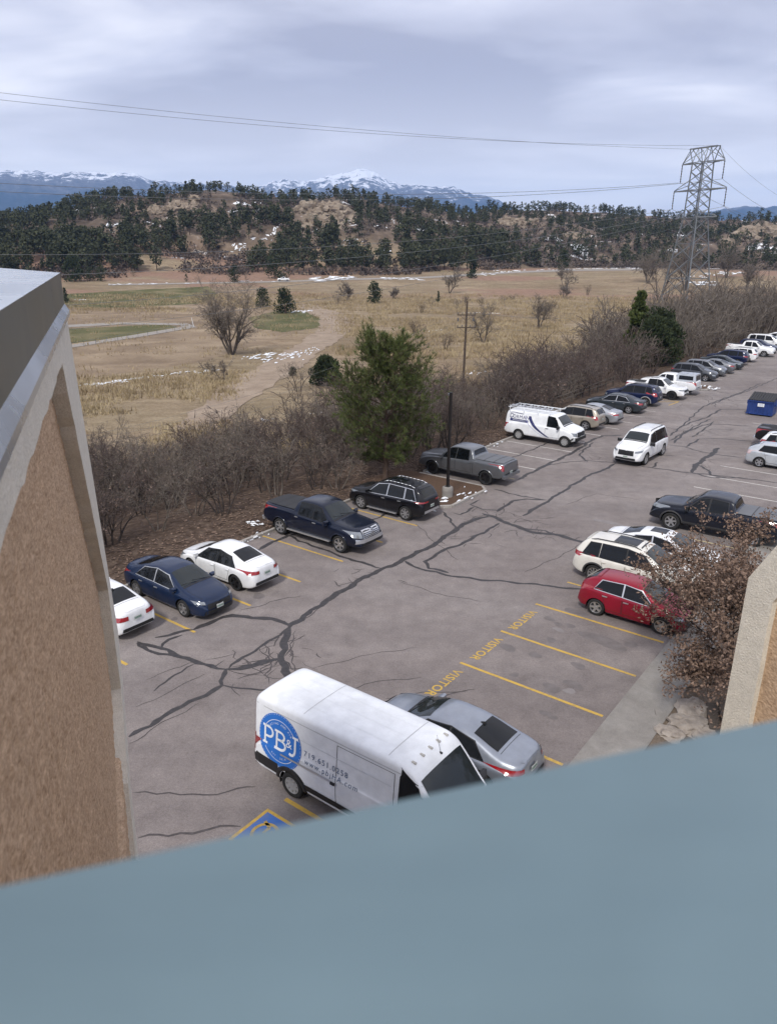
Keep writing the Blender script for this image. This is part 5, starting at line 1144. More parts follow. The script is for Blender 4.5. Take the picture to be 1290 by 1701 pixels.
BLUE = mat('logo_blue', (.022, .165, .56), .45); DWHITE = mat('decal_white', (.80, .83, .86), .5); DNAVY = mat('decal_navy', (.025, .03, .12), .5); DINK = mat('decal_ink', (.10, .15, .24), .5)
def disc(r, n=72, r0=0.0):
    if r0 == 0: return [(0, 0)] + [(r * math.cos(2 * math.pi * i / n), r * math.sin(2 * math.pi * i / n)) for i in range(n)], [(0, 1 + i, 1 + (i + 1) % n) for i in range(n)]
    return [(q * math.cos(2 * math.pi * i / n), q * math.sin(2 * math.pi * i / n)) for q in (r0, r) for i in range(n)], [(i, (i + 1) % n, n + (i + 1) % n, n + i) for i in range(n)]
def ring_disc(r, rings=8, n=64):
    V = [(0, 0)]; F = []
    for k in range(1, rings + 1): V += [(r * k / rings * math.cos(2 * math.pi * i / n), r * k / rings * math.sin(2 * math.pi * i / n)) for i in range(n)]
    F += [(0, 1 + i, 1 + (i + 1) % n) for i in range(n)]
    for k in range(rings - 1):
        a = 1 + k * n; F += [(a + i, a + (i + 1) % n, a + n + (i + 1) % n, a + n + i) for i in range(n)]
    return V, F
def arc_band(r0, r1, a0, a1, n=24):
    V = [(q * math.cos(R(a0 + (a1 - a0) * i / n)), q * math.sin(R(a0 + (a1 - a0) * i / n))) for q in (r0, r1) for i in range(n + 1)]
    return V, [(i, i + 1, n + 2 + i, n + 1 + i) for i in range(n)]
def strokes(segs, w):
    V = []; F = []
    for (a, b_) in segs:
        a = Vector(a); b_ = Vector(b_); d = (b_ - a).normalized(); nn = Vector((-d.y, d.x)) * w / 2; k = len(V)
        V += [tuple(a + nn), tuple(a - nn), tuple(b_ - nn), tuple(b_ + nn)]; F.append((k, k + 1, k + 2, k + 3))
    return V, F
def merge(parts):
    V = []; F = []
    for (v, f) in parts: k = len(V); V += [tuple(p[:2]) for p in v]; F += [tuple(i + k for i in q) for q in f]
    return V, F
def shift(VF, dx, dy): return [(p[0] + dx, p[1] + dy) for p in VF[0]], VF[1]
def text_arc(body, size, rad, mid, top_=True, spacing=1.1):
    """letters set one by one round a circle"""
    parts = []; n = len(body); step = size * .78 * spacing / rad
    for i, ch in enumerate(body):
        if ch == ' ': continue
        V, F = text_mesh(ch, size); a = R(mid) + ((n - 1) / 2 - i) * step * (1 if top_ else -1)
        rot = a - math.pi / 2 if top_ else a + math.pi / 2
        c, s_ = math.cos(rot), math.sin(rot)
        parts.append(([(rad * math.cos(a) + p[0] * c - p[1] * s_, rad * math.sin(a) + p[0] * s_ + p[1] * c) for p in V], F))
    return merge(parts)
LX, LZ, LR = -2.20, 1.46, .72
logo = on_side('logo_disc', bv, -1, *ring_disc(LR), LX, LZ, BLUE, root_v, .010)
ringw = merge([arc_band(.545, .56, 35, 150), arc_band(.545, .56, 212, 322)] + [arc_band(.69, .698, a, a + 3.2, 2) for a in range(0, 360, 7)])
on_side('logo_rings', bv, -1, *ringw, LX, LZ, DWHITE, logo, .015)
w = .062
def half_bowl(x, y0, y1, bulge, n=10):
    c = (y0 + y1) / 2; h = (y1 - y0) / 2; pts = [(x, y1), (x + bulge * .45, y1)] + [(x + bulge * .45 + bulge * .55 * math.sin(math.pi * i / n), c + h * math.cos(math.pi * i / n)) for i in range(n + 1)] + [(x, y0)]
    return list(zip(pts, pts[1:]))
Ph = [((0, 0), (0, .46)), ((-.075, 0), (.09, 0)), ((-.075, .46), (.05, .46))] + half_bowl(0, .19, .46, .27)
Bh = [((0, 0), (0, .46)), ((-.075, 0), (.05, 0)), ((-.075, .46), (.05, .46))] + half_bowl(0, .24, .46, .25) + half_bowl(0, 0, .24, .29)
Jh = [((.12, .46), (.12, .10)), ((.03, .46), (.22, .46)), ((.12, .10), (.09, .0)), ((.09, 0), (.02, -.03)), ((.02, -.03), (-.06, -.01))]
tx = merge([shift(strokes(Ph, w), -.50, -.20), shift(strokes(Bh, w), -.09, -.20), shift(strokes(Jh, w), .40, -.16), shift(text_mesh('&', .33), .315, .06)])
on_side('logo_lettering', bv, -1, *tx, LX, LZ, DWHITE, logo, .018)
on_side('logo_lettering', bv, -1, *text_arc('HEATING AND AIR', .078, .46, 92, True, 1.05), LX, LZ, DWHITE, logo, .015)
on_side('logo_lettering', bv, -1, *text_arc('EST. 2018', .072, .45, 268, False, 1.05), LX, LZ, DWHITE, logo, .015)
on_side('phone_number', bv, -1, *text_mesh('719.651.0258', .205, 1.22), -.72, 1.50, DINK, root_v, .012)
on_side('web_address', bv, -1, *text_mesh('www.pbjHA.com', .185, 1.30), -.55, 1.30, DINK, root_v, .012)
# ---- ladder-rack van
rk = MB()
for sg in (1, -1):
    y = .80; rk.path([Vector((-2.55, sg * y, 2.28)), Vector((.9, sg * y, 2.28))], .028, 6)
    for x in (-2.4, -1.3, -.2, .7): rk.tube((x, sg * y, 2.28), (x, sg * (y + .06), 1.98), .02, .02, 5)
rk.path([Vector((.9, .80, 2.28)), Vector((1.05, .80, 2.30)), Vector((1.12, .80, 2.42))], .028, 6)
for x in (-2.5, -1.95, -1.4, -.85, -.3, .25, .8): rk.tube((x, -.80, 2.28), (x, .80, 2.28), .022, .022, 5)
rko = rk.build('roof_rack', DWHITE, root_d, True)
ld = MB()
for sg in (0, 1): ld.tube((-2.6, -.55 + .42 * sg, 2.34), (.6, -.55 + .42 * sg, 2.34), .03, .03, 5)
for i in range(11): ld.tube((-2.5 + .3 * i, -.55, 2.34), (-2.5 + .3 * i, -.13, 2.34), .018, .018, 5)
tag(ld.build('ladder', ALLOY), 'aluminium ladder lying on the rack of the white van', 'ladder')
lo = bpy.data.objects['ladder']; lo.location = root_d.location; lo.rotation_euler = root_d.rotation_euler
D1, F1 = text_mesh('D', .46); D2, F2 = text_mesh('ORMAN', .34, 1.12)
ser = strokes([((-.70, -.155), (-.56, -.155)), ((-.70, .155), (-.56, .155))], .03)
on_side('lettering', bd, -1, *merge([shift((D1, F1), -.62, .02), shift((D2, F2), .12, -.02), ser]), -1.60, 1.66, DNAVY, root_d, .012)
on_side('lettering_bar', bd, -1, *bil_strip() if False else merge([([(-.72, -.085), (.72, -.085), (.72, .085), (-.72, .085)], [(0, 1, 2, 3)])]), -1.60, 1.40, DNAVY, root_d, .012)
on_side('lettering', bd, -1, *text_mesh('MANAGEMENT', .12, 1.35), -1.60, 1.40, DWHITE, root_d, .016)
sw = []
for i in range(15):
    t = i / 14; x = -.78 + .1 * t + 1.42 * t ** 1.9; z = 1.80 - 1.28 * t; wd = .035 + .10 * math.sin(math.pi * min(1, t * .62 + .2)); sw.append(((x - wd, z), (x + wd, z)))
Vs = [p for q in sw for p in q]; on_side('navy_stripe', bd, -1, Vs, [(2 * i, 2 * i + 1, 2 * i + 3, 2 * i + 2) for i in range(14)], 0, 0, DNAVY, root_d, .012)
Vs = [(p[0] - .27, p[1]) if k % 2 == 0 else (Vs[k - 1][0] - .225, p[1]) for k, p in enumerate(Vs)]
on_side('thin_stripe', bd, -1, Vs, [(2 * i, 2 * i + 1, 2 * i + 3, 2 * i + 2) for i in range(14)], 0, 0, mat('decal_lilac', (.35, .36, .55), .5), root_d, .012)
on_side('roof_stripe', bd, -1, [(-2.45, 1.90), (-1.3, 1.86), (-1.3, 1.90), (-2.1, 1.95)], [(0, 1, 2, 3)], 0, 0, DNAVY, root_d, .012)
mk('front_bumper', *endp(bd, [(-.95, .50), (.95, .50), (.93, .72), (-.93, .72)], 1, .06, 13, 4), TRIM, root_d, True)

# ------------------------------------------------------------------ plants
prn = random.Random(21)
def bark(name, lo, hi): g = NM(name, .95, spec=.1); g.color(g.ramp(g.noise(5, 4, .7), [(.3, lo), (.7, hi)])); return g.m
BARK = bark('scrub_bark', (.034, .028, .025), (.085, .072, .066)); TWIG = bark('scrub_twig', (.062, .047, .042), (.150, .118, .105)); TWIG2 = bark('grey_twig', (.105, .088, .075), (.235, .203, .172)); PBARK = bark('pine_bark', (.06, .04, .03), (.13, .095, .075))
GREYB = bark('grey_bark', (.075, .062, .053), (.17, .145, .122))
def leafy(name, lo, mid, hi, scale=1.5):
    g = NM(name, .8, spec=.2); a = g.noise(scale, 4, .7); oi = g.n('ShaderNodeObjectInfo')
    c = g.ramp(a, [(.3, lo), (.5, mid), (.7, hi)]); c = g.mix(.35, c, g.ramp(oi.outputs['Random'], [(0, (.7, .72, .7)), (1, (1.3, 1.25, 1.2))]), 'MULTIPLY'); g.color(c); g.b.inputs['Subsurface Weight'].default_value = 0; return g.m
NEEDLE = leafy('pine_needles', (.042, .060, .018), (.082, .106, .034), (.135, .152, .052)); JUN = leafy('juniper_foliage', (.018, .027, .014), (.034, .047, .022), (.06, .07, .03)); HILLP = leafy('hill_pine_foliage', (.029, .035, .020), (.053, .060, .032), (.095, .098, .054), .35)
DRYL = leafy('dry_brown_leaves', (.088, .059, .045), (.170, .117, .089), (.28, .20, .155), 6); PINKL = leafy('withered_leaves', (.12, .085, .07), (.21, .15, .125), (.30, .23, .19), 6); GRASS = leafy('dry_grass_blades', (.20, .15, .09), (.33, .26, .155), (.45, .37, .24), .15)
def tubes(segs, n=3):
    S = np.array(segs, float); p, q, r0, r1 = S[:, 0:3], S[:, 3:6], S[:, 6], S[:, 7]
    d = q - p; d /= np.maximum(np.linalg.norm(d, axis=1, keepdims=True), 1e-9)
    h = np.where(np.abs(d[:, 2:3]) < .9, np.array([[0, 0, 1.]]), np.array([[1., 0, 0]])); a = np.cross(d, h); a /= np.linalg.norm(a, axis=1, keepdims=True); b_ = np.cross(d, a)
    V = []
    for c, r in ((p, r0), (q, r1)):
        for i in range(n): t = 2 * math.pi * i / n; V.append(c + (a * math.cos(t) + b_ * math.sin(t)) * r[:, None])
    V = np.stack(V, 1).reshape(-1, 3); k = np.arange(len(S))[:, None] * 2 * n
    F = np.concatenate([k + np.array([[i, (i + 1) % n, n + (i + 1) % n, n + i]]) for i in range(n)], 0)
    return V, F
def rv(g): return Vector((g.gauss(0, 1), g.gauss(0, 1), g.gauss(0, 1))).normalized()
def grow(g, p, d, L, r, lvl, out, spec):
    """spec[lvl] = (pieces, wander, children, child length, child spread, upward pull)"""
    ns, wd, nc, cl, sp, up = spec[lvl]
    pts = [p.copy()]; dirs = []
    for i in range(ns):
        d = (d + rv(g) * wd + Vector((0, 0, up))).normalized(); q = p + d * (L / ns)
        ra = r * (1 - .75 * i / ns); rb = r * (1 - .75 * (i + 1) / ns)
        out.append((lvl, (*p, *q, ra, rb))); p = q; pts.append(p.copy()); dirs.append(d.copy())
    if lvl + 1 < len(spec):
        for _ in range(nc):
            t = g.uniform(.25, 1.0) * ns; i = min(ns - 1, int(t)); c = pts[i].lerp(pts[i + 1], t - i)
            cd_ = (dirs[i] + rv(g) * sp).normalized(); grow(g, c, cd_, L * cl * g.uniform(.6, 1.25), r * (1 - .75 * t / ns) * .62, lvl + 1, out, spec)
    return out
def leaf_quads(pts, size, g, n_each=1, jit=.08):
    V = []; F = []
    for p in pts:
        for _ in range(n_each):
            c = Vector(p) + rv(g) * jit; a = rv(g) * size * g.uniform(.6, 1.2); b_ = a.cross(rv(g)).normalized() * size * .5; k = len(V)
            V += [c - a, c + b_ * .9, c + a, c - b_ * .9]; F.append((k, k + 1, k + 2, k + 3))
    return np.array([tuple(v) for v in V]), np.array(F)
def bare_meshes(seed, stems, H, spec, r0, lean, minr, tw=TWIG, leaves=0, split=2, leafm=PINKL):
    g = random.Random(seed); out = []
    for i in range(stems):
        a = 2 * math.pi * (i + g.uniform(-.3, .3)) / stems; l = lean * g.uniform(.5, 1.2)
        d = Vector((math.cos(a) * l, math.sin(a) * l, 1)).normalized(); o = Vector((math.cos(a) * .12 * stems ** .5, math.sin(a) * .12 * stems ** .5, -.15)) if stems > 1 else Vector((0, 0, -.15))
        grow(g, o, d, H * g.uniform(.75, 1.1), r0 * g.uniform(.75, 1.15), 0, out, spec)
    thick = [s for l, s in out if l < split]; thin = [(*s[:6], max(s[6], minr), max(s[7], minr * .7)) for l, s in out if l >= split]
    mt_ = fast_mesh('stems', *tubes(thick, 5), GREYB if tw is TWIG2 else BARK); mw = fast_mesh('twigs', *tubes(thin, 3), tw)
    ml = None
    if leaves:
        tips = [s[3:6] for s in thin]; g.shuffle(tips); ml = fast_mesh('leaves', *leaf_quads(tips[:leaves], .055, g), leafm)
    return mt_, mw, ml
SCR = [(5, .22, 5, .55, .75, .05), (4, .30, 5, .55, .8, .04), (3, .35, 4, .55, .9, .02), (2, .4, 0, 0, 0, 0)]
SCRL = [(4, .22, 4, .55, .75, .05), (3, .30, 4, .55, .8, .04), (2, .35, 0, .5, .9, .02)]
shr = [bare_meshes(100 + i, 4 + i % 3, 2.5, SCR, .055, .42, .0085, TWIG if i % 3 else TWIG2, 130 if i % 2 == 0 else 0) for i in range(7)]
tall = [bare_meshes(200 + i, 2, 3.6, [(6, .16, 6, .5, .7, .06), (4, .25, 5, .55, .75, .05), (3, .3, 4, .55, .85, .03), (2, .4, 0, 0, 0, 0)], .085, .25, .0085, TWIG2) for i in range(3)]
def place_plant(name, parts, label, cat, loc, sc, rz, group):
    t = thing(name, label, cat, loc, rz, group); t.scale = (sc * prn.uniform(.9, 1.15), sc * prn.uniform(.9, 1.15), sc)
    for nm, me in parts:
        if me: link(nm, me, t)
    return t
spots = []
u = -6.0
while u < 165:
    v = -26.6
    while v > -60:
        dens = float(fbm(np.array(u / 9.0), np.array(v / 7.0), 3, 51)); uu = u + prn.uniform(-1.1, 1.1); vj = v + prn.uniform(-1.1, 1.1); keep_ = 1.0
        lim = -59 if u < 42 else (-59 + (u - 42) * .5 if u < 60 else -50)
        if vj < lim: keep_ = 0
        elif vj < lim + 7: keep_ = .55
        if (13 < uu < 24.5 and vj > -27.9) or vj > -25.9: keep_ = 0          # litter bank left clear
        if 31 < uu < 36 and vj > -28: keep_ = 0
        if 86 < uu < 97 and vj > -33.5: keep_ = 0
        if 38 < uu < 58 and vj < -44: keep_ *= .45
        if dens < .40 and vj < -31: keep_ *= .25
        if prn.random() < keep_: spots.append((uu, vj))
        v -= 2.35
    u += 2.3
def camd(s): p = lot(*s); return math.hypot(p[0], p[1])
spots.sort(key=camd)
GS = 'bare scrub shrubs on the bank beside the car park'
rest = []
for i, (uu, vj) in enumerate(spots):
    x, y, _ = lot(uu, vj); z = float(T(x, y)); hs_ = prn.uniform(.74, 1.42) * (1.0 if vj < -33 else .95) * (1.12 if uu > 45 else 1.0) * (1 + .75 * float(sstep(88, 118, uu)))
    if 4.0 < math.degrees(math.atan2(x, y)) < 8.8 and math.hypot(x, y) > 52: hs_ *= .62
    if i < 296:
        if (uu > 50 and prn.random() < (.16 if uu < 92 else .6)):
            m_ = tall[i % 3]; place_plant('bare_tree', (('stems', m_[0]), ('twigs', m_[1])), 'leafless grey sapling standing taller than the scrub round it', 'tree', (x, y, z), hs_ * prn.uniform(1.0, 1.3) * (1 if uu < 92 else 1.45), prn.uniform(0, 6.3), 'leafless saplings in the scrub')
        else:
            m_ = shr[prn.randrange(7)]; place_plant('scrub_shrub', (('stems', m_[0]), ('twigs', m_[1]), ('leaves', m_[2])), 'leafless brown scrub shrub on the bank beside the car park', 'shrub', (x, y, z), hs_, prn.uniform(0, 6.3), GS)
    else: rest.append((x, y, z, hs_, uu))
lowv = []
for i in range(4):
    g = random.Random(300 + i); out = []
    for k in range(5):
        a = 2 * math.pi * k / 5 + g.uniform(-.3, .3); grow(g, Vector((.1 * math.cos(a), .1 * math.sin(a), -.1)), Vector((math.cos(a) * .4, math.sin(a) * .4, 1)).normalized(), 2.5, .05, 0, out, SCRL)
    lowv.append(tubes([(*s[:6], max(s[6], .016), max(s[7], .013)) for l, s in out], 3))
Vb = []; Fb = []; Mb = []; nb = 0
for i, (x, y, z, s_, uu) in enumerate(rest):
    V, F = lowv[i % 4]; Mb.append(np.full(len(F), 1 if prn.random() < sstep(70, 110, uu) * .8 + .1 else 0)); a = prn.uniform(0, 6.3); c, s2 = math.cos(a), math.sin(a)
    Vb.append(np.column_stack([(V[:, 0] * c - V[:, 1] * s2) * s_ + x, (V[:, 0] * s2 + V[:, 1] * c) * s_ + y, V[:, 2] * s_ + z])); Fb.append(F + nb); nb += len(V)
tag(link('scrub_thicket', fast_mesh('scrub_thicket', np.concatenate(Vb), np.concatenate(Fb), [TWIG, TWIG2], False, np.concatenate(Mb))), kind='stuff')

# ---- the big pine behind the island
def pine_tufts(g, tips, nl, n, w):
    V = []; F = []
    for p, d in tips:
        for _ in range(n):
            dd = (Vector(d) * .7 + rv(g) * .75 + Vector((0, 0, .25))).normalized(); s_ = dd.cross(rv(g)).normalized() * w; L = nl * g.uniform(.7, 1.15); k = len(V)
            c = Vector(p) - Vector(d) * g.uniform(0, .16); V += [c - s_, c + s_, c + dd * L]; F.append((k, k + 1, k + 2))
    return np.array([tuple(v) for v in V]), np.array(F)
def big_pine(name, label, loc, H, W, seed, tufts_n, nl=.24, w=.008, bare=.16, needle=NEEDLE, whorls=17, per=5, top_=.92):
    g = random.Random(seed); t = thing(name, label, 'tree', loc); seg = []; tips = []
    p = Vector((0, 0, -.3)); n = 12
    tr = []
    for i in range(n):
        q = Vector((g.gauss(0, .035) * H * .1, g.gauss(0, .035) * H * .1, H * (i + 1) / n)); tr.append((*p, *q, .022 * H * (1 - .9 * i / n), .022 * H * (1 - .9 * (i + 1) / n))); p = q
    link('trunk', fast_mesh('trunk', *tubes(tr, 8), PBARK, True), t)
    for wv in range(whorls):
        f = bare + (top_ + .05 - bare) * (wv + g.uniform(-.3, .3)) / (whorls - 1); z = f * H
        rad = W * (math.sin(math.pi * min(1, (1 - f) * .78 + .10)) ** .8) * (1 if f > bare + .08 else .75)
        for k in range(per):
            a = g.uniform(0, 6.28); L = max(.35, rad * g.uniform(.65, 1.12)); d = Vector((math.cos(a), math.sin(a), .10 + .55 * f + g.uniform(-.15, .2))).normalized()
            out = []; grow(g, Vector((0, 0, z)), d, L, .018 + .018 * (1 - f), 0, out, [(4, .12, 7 if L > .8 else 4, .42, .75, .05), (3, .22, 3, .5, .7, .10), (2, .3, 0, 0, 0, .12)])
            for lv, s in out:
                seg.append((*s[:6], max(s[6], .007), max(s[7], .005)))
                if lv > 0 or s[7] < .02: tips.append((s[3:6], (Vector(s[3:6]) - Vector(s[0:3])).normalized()))
    link('branches', fast_mesh('branches', *tubes(seg, 3), PBARK), t)
    g.shuffle(tips); link('needles', fast_mesh('needles', *pine_tufts(g, tips[:5200], nl, tufts_n, w), needle), t)
    return t
big_pine('pine_tree', 'large green pine standing by the planted island, taller than the scrub', (*(-0.19, 41.18), -.2), 8.0, 2.8, 5, 12, .27, .0115, .17, NEEDLE, 24, 7)
px_, py__, _ = lot(94.6, -32.5)
# ---- dense evergreens: foliage sprays spread through an uneven crown
def spray_crown(g, blobs, n, size):
    V = []; F = []
    for _ in range(n):
        (c, r) = blobs[g.randrange(len(blobs))]; d = rv(g); q = g.uniform(.55, 1.06); p = Vector((c[0] + d.x * r[0] * q, c[1] + d.y * r[1] * q, c[2] + d.z * r[2] * q))
        if p.z < .05: continue
        up = (d * .8 + Vector((0, 0, .7)) + rv(g) * .5).normalized(); s_ = up.cross(rv(g)).normalized(); L = size * g.uniform(.6, 1.3); k = len(V)
        V += [p - up * L * .5, p + s_ * L * .34, p + up * L * .6, p - s_ * L * .34]; F.append((k, k + 1, k + 2, k + 3))
    return np.array([tuple(v) for v in V]), np.array(F)
def evergreen_mesh(seed, H, W, n, size, shape='dome', m=JUN):
    g = random.Random(seed); bl = []
    nb = 26
    for i in range(nb):
        f = (i + .5) / nb; a = g.uniform(0, 6.28)
        if shape == 'dome': rad = W * .5 * math.sqrt(max(0, 1 - (f * .98) ** 2)); br = W * .20
        elif shape == 'cone': rad = W * .5 * (1 - f) ** .8; br = W * .17 * (1.1 - .5 * f)
        else: rad = W * .5 * math.sin(math.pi * min(1, .25 + .75 * f)) ** .7 * g.uniform(.5, 1.1); br = W * .19
        q = g.uniform(.3, .85) if shape != 'cone' else g.uniform(.3, .75)
        bl.append(((math.cos(a) * rad * q, math.sin(a) * rad * q, H * (.06 + .86 * f)), (br * 1.15, br * 1.15, br * g.uniform(.7, 1.1))))
    tr = [(0, 0, -.3, 0, 0, H * .8, .035 * H, .01 * H)]
    return fast_mesh('trunk', *tubes(tr, 6), PBARK), fast_mesh('crown', *spray_crown(g, bl, n, size), m)
def put_ever(name, label, cat, loc, meshes, rz=0.0, sc=(1, 1, 1), group=None):
    t = thing(name, label, cat, loc, rz, group); t.scale = sc; link('trunk', meshes[0], t); link('crown', meshes[1], t); return t
for (uu, vj, H, W, lab) in ((90.2, -28.6, 5.6, 5.6, 'broad dark juniper leaning over the snowy island and grey cars'), (94.0, -29.6, 6.4, 5.8, 'tall dark juniper crowding the row before the pointed spruce')):
    x, y, _ = lot(uu, vj); put_ever('juniper_tree', lab, 'tree', (x, y, float(T(x, y))), evergreen_mesh(int(uu), H, W, 9000, .26))
put_ever('spruce_tree', 'pointed dark green spruce behind the dense juniper', 'tree', (px_, py__, float(T(px_, py__))), evergreen_mesh(91, 9.6, 4.6, 7500, .30, 'cone', NEEDLE))
def field_ever(bx, by_, hpx, wpx, shape, lab, n=1500, size=None, nm='juniper_tree'):
    z = float(T(bx, by_)); d = math.sqrt(bx * bx + by_ * by_ + (z - 12.7) ** 2); H = hpx / 1228 * d * 1.04; W = wpx / 1228 * d
    put_ever(nm, lab, 'tree', (bx, by_, z - .05), evergreen_mesh(int(hpx * 7 + wpx), H, W, n, size or max(H * .07, .16), shape))
for (b_, h, w_, sh, lab, n) in (
    ((-8.69, 103.12), 45, 52, 'dome', 'round clipped-looking dark juniper beside the dirt track', 7000), ((-14.48, 111.91), 14, 14, 'dome', 'small dark bush near the round juniper by the track', 900),
    ((-31.26, 228.61), 37, 38, 'pine', 'rounded pine on the turf beside a snow patch, nearest the track bend', 1500), ((-41.86, 252.86), 29, 30, 'pine', 'rounded pine just behind the turf pine, partly merged with a bare tree', 1300),
    ((-5.76, 277.77), 32, 28, 'pine', 'lone rounded pine in the middle of the dry field', 1200), ((17.93, 287.10), 18, 10, 'cone', 'tiny conical evergreen in the dry field near the pole', 500),
    ((-73.10, 365.82), 26, 19, 'pine', 'small pine standing before the hill on the red grass', 900), ((-56.84, 383.48), 31, 38, 'dome', 'broad dark tree at the foot of the hill near the white pickup', 1200),
    ((-142.48, 350.06), 37, 32, 'pine', 'dark pine just beyond the metal wall cap', 1300), ((-137.46, 354.09), 20, 18, 'dome', 'small dark bush next to the pine beyond the wall cap', 700), ((-132.78, 355.58), 22, 20, 'dome', 'dark bush second from the pine beyond the wall cap', 700),
    ((-113.84, 269.55), 22, 13, 'cone', 'little cone-shaped evergreen touching the end of the wall cap', 600), ((-95.52, 363.39), 12, 10, 'cone', 'tiny evergreen on the red grass before the hill', 300), ((-125.08, 378.22), 9, 9, 'dome', 'tiny dark bush on the red grass far out', 250),
    ((97.38, 441.41), 30, 26, 'pine', 'dark pine at the edge of the red grass below the cliffs', 1000), ((41.33, 393.36), 32, 22, 'pine', 'dark pine right above the field road', 1000)): field_ever(*b_, h, w_, sh, lab, n)
# ---- leafless trees in the field
COT = [(6, .12, 9, .55, .65, .05), (5, .2, 7, .5, .7, .05), (4, .28, 5, .5, .8, .0), (3, .35, 3, .5, .9, -.02), (2, .4, 0, 0, 0, 0)]
THIN = [(5, .15, 11, .6, .8, .05), (4, .25, 7, .5, .8, .03), (3, .3, 4, .5, .85, .0), (2, .4, 0, 0, 0, 0)]
def bare_at(b_, hpx, stems, spec, lab, seed, lean=.3, r=.03, minr=.02, tw=TWIG2, hf=.66):
    z = float(T(*b_)); d = math.sqrt(b_[0] ** 2 + b_[1] ** 2 + (z - 12.7) ** 2); H = hpx / 1228 * d
    m_ = bare_meshes(seed, stems, H * hf, spec, H * r, lean, minr * d / 120, tw)
    t = thing('bare_tree', lab, 'tree', (b_[0], b_[1], z)); link('stems', m_[0], t); link('twigs', m_[1], t)
bare_at((-28.47, 135.34), 116, 6, COT, 'big leafless cottonwood alone beside the dirt track', 41, .62, .019, .015)
for (b_, h, st, lab) in (((36.90, 187.58), 52, 3, 'leafless round-headed tree in the field above the scrub'), ((25.65, 333.27), 40, 2, 'low leafless tree by the field road above the pole'), ((19.56, 156.98), 62, 2, 'thin leafless tree in straw grass just past the utility pole'),
    ((77.94, 343.86), 36, 2, 'leafless tree on the red grass'), ((69.85, 307.93), 28, 2, 'small leafless tree below the one on the red grass'), ((104.63, 299.58), 72, 2, 'large leafless tree beside the foot of the pylon'), ((128.70, 337.77), 78, 3, 'tall leafless grey tree standing behind the pylon legs'),
    ((121.71, 366.18), 44, 3, 'leafless grey tree left of the big one near the pylon'), ((163.80, 378.76), 45, 3, 'dark leafless tree beyond the pylon by snow patches'), ((-24.07, 107.08), 46, 2, 'slender leafless sapling beside the snow drift and track'), ((-16.06, 290.49), 26, 3, 'small leafless bush on the dry field'),
    ((155.58, 336.87), 42, 3, 'leafless tree above the far end of the brush row'), ((1.79, 303.61), 20, 3, 'grey leafless bush in the dry field')): bare_at(b_, h, st, THIN, lab, int(h * 13 + b_[0] * 7), .4, .024, .021)
for i, p in enumerate([(22.11, 256.29), (26.71, 268.43), (31.83, 268.94), (41.16, 279.42), (47.49, 297.52), (9.75, 234.59), (14.20, 267.16), (-18.76, 273.14), (5.70, 166.45), (10.85, 145.41), (-12.21, 98.73), (50.26, 238.20), (83.25, 325.11), (66.61, 239.65)]):
    m_ = shr[i % 7]; place_plant('scrub_shrub', (('stems', m_[0]), ('twigs', m_[1])), 'leafless bush standing alone out in the dry field', 'shrub', (*p, float(T(*p))), prn.uniform(.8, 1.4), prn.uniform(0, 6), 'lone bushes in the dry field')
# ---- the brown-leaved tree by the building
g = random.Random(77); out = []
for i in range(4):
    a = 2 * math.pi * i / 4 + .5; grow(g, Vector((0, 0, -.2)), Vector((math.cos(a) * .5, math.sin(a) * .5, 1)).normalized(), 4.4, .085, 0, out, [(6, .16, 11, .55, .9, .02), (5, .25, 9, .5, .9, .0), (4, .3, 5, .5, .85, .0), (2, .4, 0, 0, 0, 0)])
t = thing('oak_tree', 'small tree still holding brown withered leaves beside the cream buttress', 'tree', (10.6, 18.4, .03)); t.scale = (1.0, .98, .93)
out = [(l, s) for l, s in out if s[3] > -2.85 + .35 * s[5] * (s[5] < 1.2)]
thick = [s for l, s in out if l < 2]; thin = [(*s[:6], max(s[6], .006), max(s[7], .004)) for l, s in out if l >= 2]
link('stems', fast_mesh('stems', *tubes(thick, 6), BARK), t); link('twigs', fast_mesh('twigs', *tubes(thin, 3), TWIG), t)
tips = [s[3:6] for s in thin]; g.shuffle(tips)
tips = [p for p in tips if float(fbm(np.array(p[0] * .9 + 9), np.array(p[1] * .9 + p[2] * .8 + 4), 2, 3)) > .22]
link('leaves', fast_mesh('leaves', *leaf_quads(tips[:11000], .060, g, 8, .15), DRYL), t)

